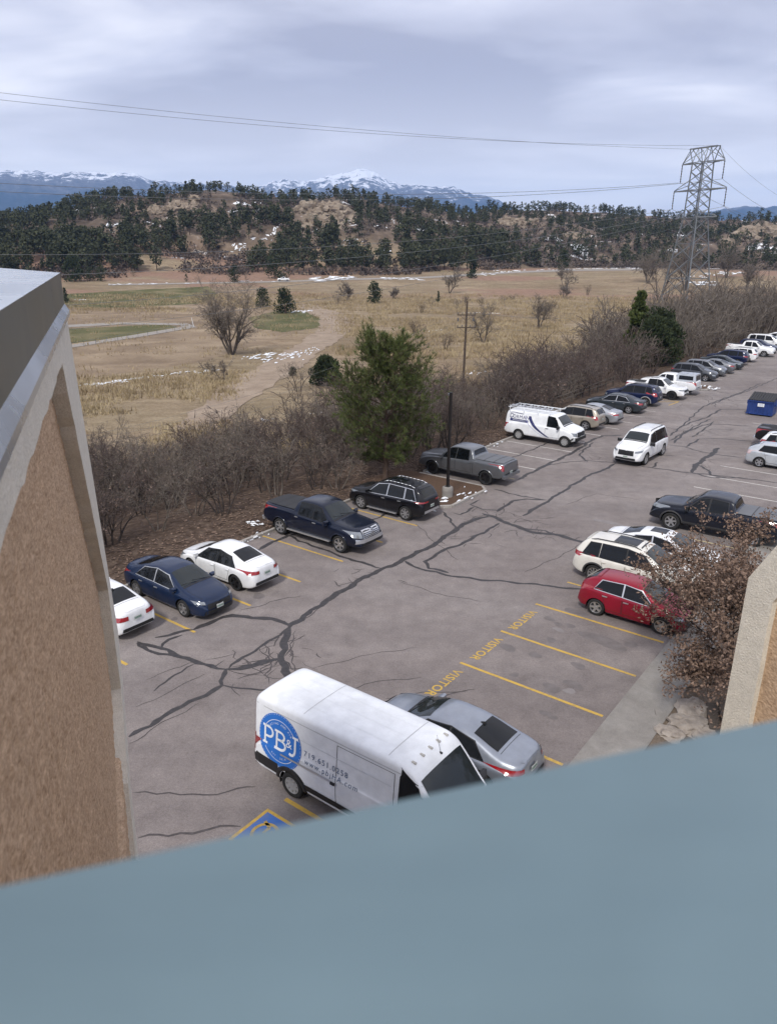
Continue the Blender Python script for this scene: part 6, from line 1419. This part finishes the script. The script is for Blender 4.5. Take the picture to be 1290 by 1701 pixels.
# ---- pines on the hill
OPEN += [(*p, w) for p, w in (((-60.11, 553.79), 16), ((-45.36, 553.09), 18), ((-32.09, 540.40), 14), ((-41.70, 530.66), 16), ((-155.12, 542.25), 14), ((-139.34, 529.28), 14), ((-139.51, 505.93), 12), ((98.38, 658.80), 16), ((111.32, 655.50), 14), ((285.01, 616.25), 22), ((300.17, 618.48), 18), ((142.17, 617.22), 10))]
def hill_pine(seed, nb_=15, nq=17, qs=1.0):
    g = random.Random(seed); H = 10.0; V = []; F = []; M = []
    tv, tf = tubes([(0, 0, -1, g.gauss(0, .3), g.gauss(0, .3), H * .9, .22, .06)], 4); V += [tuple(v) for v in tv]; F += [tuple(f) for f in tf]; M += [1] * len(tf)
    W = g.uniform(2.5, 3.7); b0 = g.uniform(.12, .34); round_ = g.random() < .85
    for i in range(nb_):
        f = b0 + (1 - b0) * (i + g.random()) / (nb_ + .5); rad = W * (math.sin(math.pi * min(1, (1 - f) * .85 + .12)) ** .8 if round_ else (1.08 - f) ** .8)
        a = g.uniform(0, 6.28); c = Vector((math.cos(a) * rad * .55, math.sin(a) * rad * .55, f * H)); br = .5 + rad * .42
        for _ in range(nq):
            d = rv(g); p = c + Vector((d.x * br, d.y * br, d.z * br * .62)) * g.uniform(.5, 1.05); s_ = rv(g) * g.uniform(.35, .62) * qs; e_ = s_.cross(rv(g)).normalized() * .34 * qs; k = len(V)
            V += [tuple(p - s_), tuple(p + e_), tuple(p + s_), tuple(p - e_)]; F.append((k, k + 1, k + 2, k + 3)); M.append(0)
    return np.array(V), np.array(F), np.array(M)
HPm = [hill_pine(500 + i) for i in range(7)]
HPl = [hill_pine(600 + i, 11, 9, 1.4) for i in range(5)]
HPmesh = [fast_mesh('hill_pine', V, F, [HILLP, PBARK], False, M) for V, F, M in HPm]
hs = []; k = 0
while len(hs) < 2300 and k < 90000:
    k += 1; az = prn.uniform(-30, 31); rbq = np.interp(az, HBASE[:, 0], HBASE[:, 1]); rcq = np.interp(az, HCREST[:, 0], HCREST[:, 1]); r_ = prn.uniform(rbq - 5, rcq + 45)
    x, y = r_ * math.sin(R(az)), r_ * math.cos(R(az)); dn = float(fbm(np.array(x / 55 + 40), np.array(y / 55), 4, 17))
    f = (r_ - rbq) / (rcq - rbq)
    open_ = (dn < .43 and f > .3) or (dn < .37)
    if open_ and prn.random() < .9: continue
    if any(abs(x - a_) < w_ and -w_ * 2.6 < y - b2 < w_ * .5 for a_, b2, w_ in OPEN) and prn.random() < .93: continue
    hs.append((x, y, r_))
sc_ = [prn.uniform(.6, 1.15) * (1.22 if q[2] < 520 else .92) for q in hs]
hs = sorted(zip(hs, sc_), key=lambda q: -q[1] / q[0][2])
# crest and foot of the hill must stay clothed: keep the order by size, nearest first
GH = 'dark pines covering the far hill'
Vb = []; Fb = []; Mb = []; nb = 0
for i, ((x, y, r_), s_) in enumerate(hs):
    z = float(T(x, y)); a = prn.uniform(0, 6.3)
    if i < 298:
        o = link('pine_tree', HPmesh[i % 7], None, (x, y, z), a); o.scale = (s_, s_, s_); tag(o, 'dark pine among many on the far snowy hill', 'tree', GH)
    else:
        V, F, M = HPl[i % 5]; c, s2 = math.cos(a), math.sin(a)
        Vb.append(np.column_stack([(V[:, 0] * c - V[:, 1] * s2) * s_ + x, (V[:, 0] * s2 + V[:, 1] * c) * s_ + y, V[:, 2] * s_ + z])); Fb.append(F + nb); Mb.append(M); nb += len(V)
tag(link('hill_forest', fast_mesh('hill_forest', np.concatenate(Vb), np.concatenate(Fb), [HILLP, PBARK], False, np.concatenate(Mb))), kind='stuff')
# brown oak brush between the pines and along the hill foot
OAKB = leafy('hill_scrub', (.055, .043, .037), (.10, .08, .068), (.16, .13, .112), .3)
Vb = []; g = random.Random(61)
for _ in range(6500):
    az = g.uniform(-30, 31); rbq = np.interp(az, HBASE[:, 0], HBASE[:, 1]); rcq = np.interp(az, HCREST[:, 0], HCREST[:, 1]); f = g.random() ** 1.3; r_ = rbq - 16 + f * (rcq - rbq + 20)
    x, y = r_ * math.sin(R(az)), r_ * math.cos(R(az)); z = float(T(x, y)); h = g.uniform(1.2, 3.4) * (1.3 if f < .08 else 1)
    if float(fbm(np.array(x / 30), np.array(y / 30 + 9), 3, 31)) < .44: continue
    for _k in range(16):
        d = rv(g); c = np.array([x + d.x * h * .8, y + d.y * h * .8, z + abs(d.z) * h]); s_ = rv(g) * .55; e_ = s_.cross(rv(g)).normalized() * .5
        Vb += [c - np.array(s_), c + np.array(e_), c + np.array(s_), c - np.array(e_)]
Vb = np.array(Vb); tag(link('hill_brush', fast_mesh('hill_brush', Vb, np.arange(len(Vb)).reshape(-1, 4), OAKB)), kind='stuff')
# ---- dry grass of the field
Vb = []; g = random.Random(62); n = 0
while n < 16000:
    az = g.uniform(-26, 27); r_ = 62 * (330 / 62) ** (g.random() ** .8); x, y = r_ * math.sin(R(az)), r_ * math.cos(R(az)); vj = x * LV[0] + y * LV[1]
    if vj > -44: continue
    # mown ground, track and turf stay clear
    if az < -3 and 118 < r_ < 240 and az < -4 - 0: 
        if g.random() < .9: continue
    if -14 < az < -1 and 75 < r_ < 135 and abs((az + 8.5) - (r_ - 75) * .06) < 4.5: continue
    if float(fbm(np.array(x / 14), np.array(y / 14), 3, 44)) < .40: continue
    n += 1; z = float(T(x, y)); sz = r_ / 110; h = g.uniform(.25, .65) * (1 + .25 * sz)
    for _k in range(5):
        c = np.array([x + g.gauss(0, .35 * sz + .15), y + g.gauss(0, .35 * sz + .15), z - .03]); l = g.gauss(0, .22); l2 = g.gauss(0, .22); w_ = .035 + .035 * sz; a = g.uniform(0, 3.14)
        Vb += [c + [math.cos(a) * w_, math.sin(a) * w_, 0], c - [math.cos(a) * w_, math.sin(a) * w_, 0], c + [l, l2, h]]
Vb = np.array(Vb); tag(link('dry_grass', fast_mesh('dry_grass', Vb, np.arange(len(Vb)).reshape(-1, 3), GRASS)), kind='stuff')
# fallen leaves and sticks on the bank
Vb = []; g = random.Random(63)
for _ in range(5200):
    u_ = g.uniform(4, 60); v_ = -24.7 - abs(g.gauss(0, 2.6)); x, y, _z = lot(u_, v_); z = float(T(x, y)) + .02; s_ = g.uniform(.04, .10); a = g.uniform(0, 6.3)
    for q in range(3): Vb.append((x + s_ * math.cos(a + 2.1 * q), y + s_ * math.sin(a + 2.1 * q), z + g.uniform(0, .05)))
Vb = np.array(Vb); tag(link('leaf_litter', fast_mesh('leaf_litter', Vb, np.arange(len(Vb)).reshape(-1, 3), DRYL)), kind='stuff')

# ------------------------------------------------------------------ rocks on the hill
ROCK = NM('sandstone', .95, spec=.1); ra_ = ROCK.noise(.12, 6, .7, .5, stretch=(1, 1, 3)); rb_ = ROCK.noise(.9, 5, .7)
ROCK.color(ROCK.mix(.6, ROCK.ramp(ra_, [(.3, (.17, .13, .095)), (.5, (.29, .235, .18)), (.7, (.40, .34, .265))]), ROCK.ramp(rb_, [(.3, (.55, .55, .55)), (.7, (1.2, 1.2, 1.2))]), 'MULTIPLY')); ROCK.bump(rb_, .9, .6)
BOULD = NM('boulder_stone', .9, spec=.2); bn_ = BOULD.noise(3, 6, .7); BOULD.color(BOULD.ramp(bn_, [(.3, (.20, .17, .145)), (.7, (.40, .355, .31))])).bump(bn_, .8, .05)
def boulder_mesh(seed, size, flat=.6, sub=3, facet=.35):
    bm = bmesh.new(); bmesh.ops.create_icosphere(bm, subdivisions=sub, radius=1); r_ = random.Random(seed); off = Vector((r_.uniform(0, 50), r_.uniform(0, 50), r_.uniform(0, 50)))
    for v in bm.verts:
        n_ = mnoise.noise(v.co * 1.1 + off) * .45 + mnoise.noise(v.co * 2.7 + off) * facet * .6 + abs(mnoise.noise(v.co * 1.7 - off)) * facet
        v.co = v.co * (1 + n_); v.co = Vector((v.co.x * size[0], v.co.y * size[1], v.co.z * size[2] * flat))
    me = bpy.data.meshes.new('boulder'); bm.to_mesh(me); bm.free(); return me
crn = random.Random(5)
def outcrop(pts, label, n, s, name='rock_outcrop'):
    t = thing(name, label, 'cliff', (*pts[0], float(T(*pts[0]))))
    o_ = Vector((*pts[0], float(T(*pts[0]))))
    for i in range(n * 2):
        a = crn.random() * (len(pts) - 1); k = int(a); p = Vector(pts[k]).lerp(Vector(pts[min(k + 1, len(pts) - 1)]), a - k); p += Vector((crn.gauss(0, s * .5), crn.gauss(0, s * .8)))
        z = float(T(p.x, p.y)); q = s * crn.uniform(.16, .62); me = boulder_mesh(crn.randrange(9999), (q * crn.uniform(1, 1.7), q, q * crn.uniform(.8, 1.3)), .95, 3, .9); me.materials.append(ROCK.m)
        link('rock', me, t, (p.x - o_.x, p.y - o_.y, z - o_.z - q * .15), crn.uniform(0, 6.3))
outcrop([(-60.31, 555.92), (-45.57, 555.80), (-30.08, 541.11)], 'pale sandstone cliff in the middle of the wooded hill', 20, 8)
outcrop([(-52.41, 537.46), (-35.52, 529.07), (-38.71, 491.49)], 'broken sandstone ledge below the pale cliff', 12, 6)
outcrop([(-165.57, 549.71), (-145.81, 538.88), (-133.58, 538.33)], 'rusty rock slope near the hill top, over scattered pines', 16, 6)
outcrop([(-144.90, 504.62), (-134.48, 508.94)], 'low rusty rocks under the hill-top slope', 9, 5)
outcrop([(93.95, 663.22), (105.97, 660.09), (114.70, 646.16)], 'small sandstone bluff at the saddle of the hill', 12, 6.5)
outcrop([(277.20, 614.54), (298.12, 629.72), (302.49, 618.42)], 'pale cliff beyond the pylon', 12, 9)
outcrop([(136.41, 612.33), (147.71, 621.23)], 'little pale rock face among pines', 7, 5)
outcrop([(252.51, 585.53), (248.70, 567.88)], 'small pale rock between pines beyond the pylon', 5, 5)
# ------------------------------------------------------------------ by the building: boulders and timber steps
for i, (p, sz, lab) in enumerate((((8.55, 17.90), (.55, .42, .36), 'large flat tan boulder next to the concrete walk'), ((8.79, 17.43), (.42, .36, .32), 'tan boulder tucked behind the flat one, close to the timber steps'), ((7.90, 17.42), (.35, .3, .3), 'small stone at the tip of the concrete walk'), ((9.01, 18.64), (.5, .4, .35), 'brown boulder under the tree, farthest from the walk'))):
    me = boulder_mesh(40 + i, sz, .5, 3, .5); me.materials.append(BOULD.m); tag(link('boulder', me, None, (*p, .02), i * 1.3), lab, 'rock')
TIM = NM('weathered_timber', .9, spec=.15); tn = TIM.noise(3, 5, .7, .3, stretch=(1, 8, 8)); TIM.color(TIM.ramp(tn, [(.3, (.05, .042, .036)), (.7, (.15, .125, .105))])).bump(tn, .5, .01)
t = thing('timber_steps', 'weathered timber steps at the foot of the cream buttress', 'steps', (*(9.36, 18.11), 0), HEAD + .35)
for i in range(5):
    mb = MB(); mb.box((.34 * i, .04 * i, .08 + .17 * i), (.30, 1.5, .16), rnd.uniform(-.03, .03)); mb.build('tread', TIM.m, t)
# ------------------------------------------------------------------ lamp post, utility pole, wires, pylon
BRONZE = mat('dark_bronze_paint', (.018, .015, .014), .45, .3); WOOD = bark('pole_wood', (.055, .042, .034), (.12, .095, .078)); GALV = mat('galvanised_steel', (.20, .215, .225), .5, .65); WIRE = mat('wire_aluminium', (.16, .17, .18), .5, .4); INS = mat('insulator', (.10, .10, .11), .4)
x, y, _ = lot(32.6, -20.55); t = thing('lamp_post', 'dark square lamp post on a round concrete footing in the planted island', 'lamp post', (x, y, .12), UA)
mb = MB(); mb.lathe([(0, .56), (.22, .56), (.285, .52), (.30, .3), (.30, -.2)], 24); mb.build('footing', conc.m, t, True)
mb = MB(); mb.box((0, 0, .575), (.26, .26, .03)); mb.box((0, 0, 3.12), (.125, .125, 5.1)); mb.box((0, 0, 5.68), (.14, .14, .03)); mb.build('post', BRONZE, t)
for a in (-1, 1):
    mb = MB(); mb.tube((.09 * a, .09, .56), (.09 * a, .09, .63), .014, .014, 6); mb.tube((.09 * a, -.09, .56), (.09 * a, -.09, .63), .014, .014, 6); mb.build('anchor_bolt', GALV, t)
mb = MB(); mb.box((.10, .10, 5.5), (.06, .16, .06), R(-45)); mb.box((.22, .22, 5.52), (.14, .26, .09), R(-45)); mb.build('lamp_head', GALV, t)
ux, uy = 9.32, 93.9; uz = float(T(ux, uy))
t = thing('utility_pole', 'wooden utility pole with two crossarms at the edge of the scrub', 'utility pole', (ux, uy, uz))
mb = MB(); mb.tube((0, 0, -.5), (.12, 0, 11.9), .17, .11, 8); mb.build('pole', WOOD, t)
for z in (10.25, 8.75):
    mb = MB(); mb.box((.1, -.14, z), (2.3, .1, .12)); mb.tube((-.75, -.12, z), (.08, -.12, z - .7), .02, .02, 5); mb.tube((.95, -.12, z), (.12, -.12, z - .7), .02, .02, 5); mb.build('crossarm', WOOD, t)
    for xx in (-.95, -.4, .6, 1.15):
        mb = MB(); mb.lathe([(0, .26), (.045, .24), (.06, .15), (.04, .06), (.02, 0)], 8, (xx, -.14, z + .05)); mb.build('insulator', INS, t)
for xx in (-.95, .95):
    mb = MB(); mb.tube((xx, -.18, 9.5), (xx, -.18, 9.9), .09, .09, 8); mb.build('fuse_cutout', INS, t)
def wire(name, label, pts_r, r, group=None, cat='power line'):
    a, b_, sag = pts_r; a, b_ = Vector(a), Vector(b_); P = []
    for i in range(41):
        s_ = i / 40; p = a.lerp(b_, s_); p.z -= sag * 4 * s_ * (1 - s_); P.append(p)
    V, F = tubes([(*p, *q, r, r) for p, q in zip(P, P[1:])], 4)
    return tag(link(name, fast_mesh(name, V, F, WIRE)), label, cat, group)
def upt(x, z): return (ux + x, uy - .14, uz + z + .3)
GW = 'service wires of the wooden pole'
LS = 'thin service wire reaching the wooden utility pole'
for i, (xx, z) in enumerate(((-.95, 10.25), (1.15, 10.25), (-.4, 8.75))):
    wire('service_wire', LS, (upt(xx, z), (-35.78, 60.17, -3.89), 2.2 + .5 * i), .010, GW); wire('service_wire', LS, (upt(xx, z), (84.11, 147.74, 7.63), 3.0 + .5 * i), .010, GW)
# pylon
pc = Vector((66.16, 173.84, 2.61)); pz = float(T(pc.x, pc.y)); top_c = Vector((66.52, 173.70, 33.75)); PB_ = Vector((top_c.x, top_c.y, 0))
ax = Vector((.47, -.883, 0)); ay = Vector((.883, .47, 0))
t = thing('transmission_pylon', 'tall steel lattice pylon carrying wires over the field', 'pylon', (PB_.x, PB_.y, pz))
def pp(a, b_, z): q = ax * a + ay * b_; return Vector((q.x, q.y, z - pz))
def half(z): return float(np.interp(z, [pz, 20.1, 31.1, 34], [4.6, 1.75, 1.5, 1.45]))
def strut(mb, a, b_, r=.075): mb.tube(a, b_, r, r, 4)
ZT = 34.0
for sa in (-1, 1):
    for sb in (-1, 1):
        mb = MB(); lv = [pz - .5, 4, 10, 15.5, 20.1, 23, 25.7, 28.4, 31.1]
        for z0, z1 in zip(lv, lv[1:]): strut(mb, pp(sa * half(z0), sb * half(z0), z0), pp(sa * half(z1), sb * half(z1), z1), .15)
        mb.build('leg', GALV, t)
lv = [pz, 3.5, 7.5, 11.5, 14.8, 17.6, 20.1, 22, 23.9, 25.7, 27.5, 29.3, 31.1]
for face in range(4):
    for z0, z1 in zip(lv, lv[1:]):
        h0, h1 = half(z0), half(z1); mb = MB()
        def fp(s_, h, z): return [pp(s_ * h, h, z), pp(s_ * h, -h, z), pp(h, s_ * h, z), pp(-h, s_ * h, z)][face]
        strut(mb, fp(-1, h0, z0), fp(1, h1, z1), .075); strut(mb, fp(1, h0, z0), fp(-1, h1, z1), .075)
        if z1 in (7.5, 14.8, 20.1, 25.7, 31.1): strut(mb, fp(-1, h1, z1), fp(1, h1, z1), .075)
        mb.build('cross_brace', GALV, t)
arms = {}
for z, L, dz in ((31.1, 5.5, 2.6), (25.7, 6.9, 1.9), (20.2, 5.4, 1.2)):
    mb = MB(); h = half(z)
    for sa in (-1, 1):
        for sb in (-1, 1):
            strut(mb, pp(sa * h, sb * h, z), pp(sa * L, 0, z), .13); strut(mb, pp(sa * h * .98, sb * h, z + dz), pp(sa * L, 0, z + .15), .075)
        for f in (.35, .65): strut(mb, pp(sa * (h + (L - h) * f), h * (1 - f), z), pp(sa * (h + (L - h) * f), -h * (1 - f), z), .06)
    mb.build('crossarm', GALV, t)
    for sa in (-1, 1):
        if z < 22: arms[(z, sa)] = pp(sa * L, 0, z); continue
        mb = MB(); mb.lathe([(.03, 0)] + [(.16 if i % 2 else .06, -.26 * i) for i in range(1, 14)] + [(.03, -3.6)], 6, tuple(pp(sa * L, 0, z))); mb.build('insulator_string', INS, t)
        arms[(z, sa)] = pp(sa * L, 0, z - 3.6)
mb = MB(); h = 1.5
for sa in (-1, 1):
    for sb in (-1, 1):
        strut(mb, pp(sa * h, sb * h, 31.1), pp(sa * 3.6, sb * .4, ZT), .10); strut(mb, pp(sa * h, sb * h, 31.1), pp(sa * 1.3, sb * .4, ZT), .085); strut(mb, pp(sa * 1.3, sb * .4, ZT), pp(-sa * .2, sb * h, 31.1), .06); strut(mb, pp(sa * 3.6, 0, ZT), pp(sa * 5.45, 0, 31.3), .07)
for sb in (-1, 1): strut(mb, pp(-3.6, sb * .4, ZT), pp(3.6, sb * .4, ZT), .12)
mb.build('earth_wire_peak', GALV, t)
base = Vector((PB_.x, PB_.y, pz))
LP = dict(w1='upper earth wire crossing the sky to the pylon top', w2='lower earth wire crossing the sky to the pylon top')
def wr(lab, a, b_, sag, r=.034): wire('power_line', lab, (tuple(a + base), b_, sag), r)
wr(LP['w1'], pp(-3.6, 0, ZT), (-55.94, 115.13, 33.21), 1.2, .024); wr(LP['w2'], pp(3.6, 0, ZT), (-54.31, 111.47, 31.71), 1.6, .024)
wr('upper wire crossing in front of the blue mountains', arms[(31.1, -1)], (-60.70, 120.58, 22.08), 2.0); wr('lower wire crossing in front of the blue mountains', arms[(31.1, 1)], (-55.00, 108.90, 20.12), 2.4)
wr('wire crossing the upper pines of the hill', arms[(25.7, -1)], (-62.11, 119.86, 11.86), 2.6); wr('wire crossing the lower pines of the hill', arms[(25.7, 1)], (-55.61, 106.34, 9.06), 2.6)
wr('wire sagging low over the field to the pylon waist', arms[(20.2, -1)], (-63.23, 119.27, 3.68), 3.0); wr('lowest wire sagging over the dry field', arms[(20.2, 1)], (-56.71, 105.75, 1.03), 3.0, .024)
wr('faint earth wire leaving the pylon top away from the lot', pp(3.6, 0, ZT), (162.52, 287.20, 28.68), 5, .024)
wr('wire leaving the upper arm beyond the pylon', arms[(31.1, 1)], (163.39, 286.71, 23.22), 4); wr('wire leaving the middle arm beyond the pylon', arms[(25.7, 1)], (164.04, 286.34, 19.14), 4); wr('wire leaving the far side of the upper arm', arms[(31.1, -1)], (168.61, 295.25, 21.86), 4); wr('wire leaving the far side of the middle arm', arms[(25.7, -1)], (169.21, 294.91, 18.07), 4)
# ------------------------------------------------------------------ dumpster, low rail fence, field fence, far pickup
DB = NM('dumpster_blue', .5, spec=.4); dn_ = DB.noise(2.5, 5, .7); DB.color(DB.ramp(dn_, [(.3, (.012, .030, .13)), (.6, (.02, .05, .20)), (.8, (.05, .06, .12))]))
x, y, _ = lot(67.05, -12.05); t = thing('dumpster', 'blue steel dumpster with a ribbed black lid and a white notice', 'dumpster', (x, y, 0), UA)
mb = MB(); W2_ = 1.0
mb.add([(0, -W2_, .12), (0, W2_, .12), (1.75, W2_, .12), (1.75, -W2_, .12), (0, -W2_, 1.22), (0, W2_, 1.22), (1.75, W2_, 1.62), (1.75, -W2_, 1.62)], [(3, 2, 1, 0), (0, 1, 5, 4), (1, 2, 6, 5), (2, 3, 7, 6), (3, 0, 4, 7)])
mb.add([(.03, -W2_ + .03, 1.0), (.03, W2_ - .03, 1.0), (1.72, W2_ - .03, 1.0), (1.72, -W2_ + .03, 1.0)], [(0, 1, 2, 3)]); mb.build('bin', DB.m, t)
for i in range(7):
    mb = MB(); mb.box((-.035, -.9 + .3 * i, .68), (.06, .05, 1.04)); mb.build('rib', DB.m, t)
mb = MB(); mb.box((-.04, 0, 1.2), (.09, 2.08, .08)); mb.box((-.04, 0, .16), (.08, 2.04, .08)); mb.build('rim', DB.m, t)
for sg in (-1, 1):
    mb = MB(); mb.box((.85, sg * 1.06, .95), (1.0, .12, .18)); mb.build('fork_pocket', DB.m, t)
    lidb = MB(); sl = math.atan2(.40, 1.75)
    lidb.box((.88, sg * .50, 1.46), (1.86, .98, .05), tilt=Matrix.Rotation(-sl, 3, 'Y')); ldo = lidb.build('lid', TRIM, t)
    for i in range(5):
        q = MB(); q.box((.88, sg * .50 - .38 + .19 * i, 1.50), (1.80, .075, .05), tilt=Matrix.Rotation(-sl, 3, 'Y')); q.build('lid_rib', CLAD, ldo)
for (px_q, py_q) in ((.3, .75), (.3, -.75), (1.5, .75), (1.5, -.75)):
    mb = MB(); mb.tube((px_q, py_q - .04, .07), (px_q, py_q + .04, .07), .07, .07, 10); mb.build('caster', TRIM, t)
mb = MB(); mb.box((-.075, -.05, .92), (.012, .50, .26)); nt_ = mb.build('notice', DWHITE, t)
for i in range(3):
    q = MB(); q.box((-.084, -.05, .99 - .07 * i), (.004, .38, .018)); q.build('notice_line', DINK, nt_)
t = thing('rail_fence', 'low weathered rail fence between the scrub and the far stalls', 'fence', (0, 0, 0))
pf = []
for i in range(9):
    x, y, _ = lot(56 + 2.1 * i, -26.4 - .05 * i); z = float(T(x, y)); mb = MB(); mb.box((x, y, z + .45), (.12, .12, 1.2), UA); mb.build('post', TIM.m, t); pf.append((x, y, z))
for p, q in zip(pf, pf[1:]):
    for h in (.55, .92):
        mb = MB(); a, b_ = Vector((p[0], p[1], p[2] + h)), Vector((q[0], q[1], q[2] + h)); mb.tube(a, b_, .055, .055, 5); mb.build('rail', TIM.m, t)
t = thing('field_fence', 'wire ball-field fence on thin posts along the pale path', 'fence', (0, 0, 0)); pf = []
cps = [Vector(q) for q in ((-64.09, 135.94), (-59.95, 141.90), (-53.71, 161.46), (-47.48, 181.58), (-48.79, 189.11))]
for a, b_ in zip(cps, cps[1:]):
    k = max(1, int((b_ - a).length / 3.2))
    for i in range(k):
        p = a.lerp(b_, i / k); z = float(T(p.x, p.y)); pf.append(Vector((p.x, p.y, z)))
        mb = MB(); mb.tube((p.x, p.y, z), (p.x, p.y, z + 1.15), .035, .035, 5); mb.build('post', GALV, t)
mb = MB(); mb.path([p + Vector((0, 0, 1.13)) for p in pf], .028, 4); mb.build('rail', GALV, t)
p = (-48.02, 186.04); z = float(T(*p)); t = thing('foul_pole', 'pale leaning post at the corner of the ball-field path', 'post', (*p, z)); mb = MB(); mb.tube((0, 0, 0), (-.35, 0, 2.1), .06, .05, 6); mb.build('post', DWHITE, t); mb = MB(); mb.box((-.36, 0, 2.12), (.12, .12, .06)); mb.build('cap', DWHITE, t)
p = (-51.40, 373.91); q = (p[0] * LU[0] + p[1] * LU[1], p[0] * LV[0] + p[1] * LV[1])
r_, _b = vehicle('pickup', 'pickup_truck', 'tiny white pickup driving along the far field road', 'pickup truck', q[0], q[1], R(185), PA['white'], (1, 1, 1), 'six', 1, tonneau='open'); r_.location.z = float(T(*p)) + .1
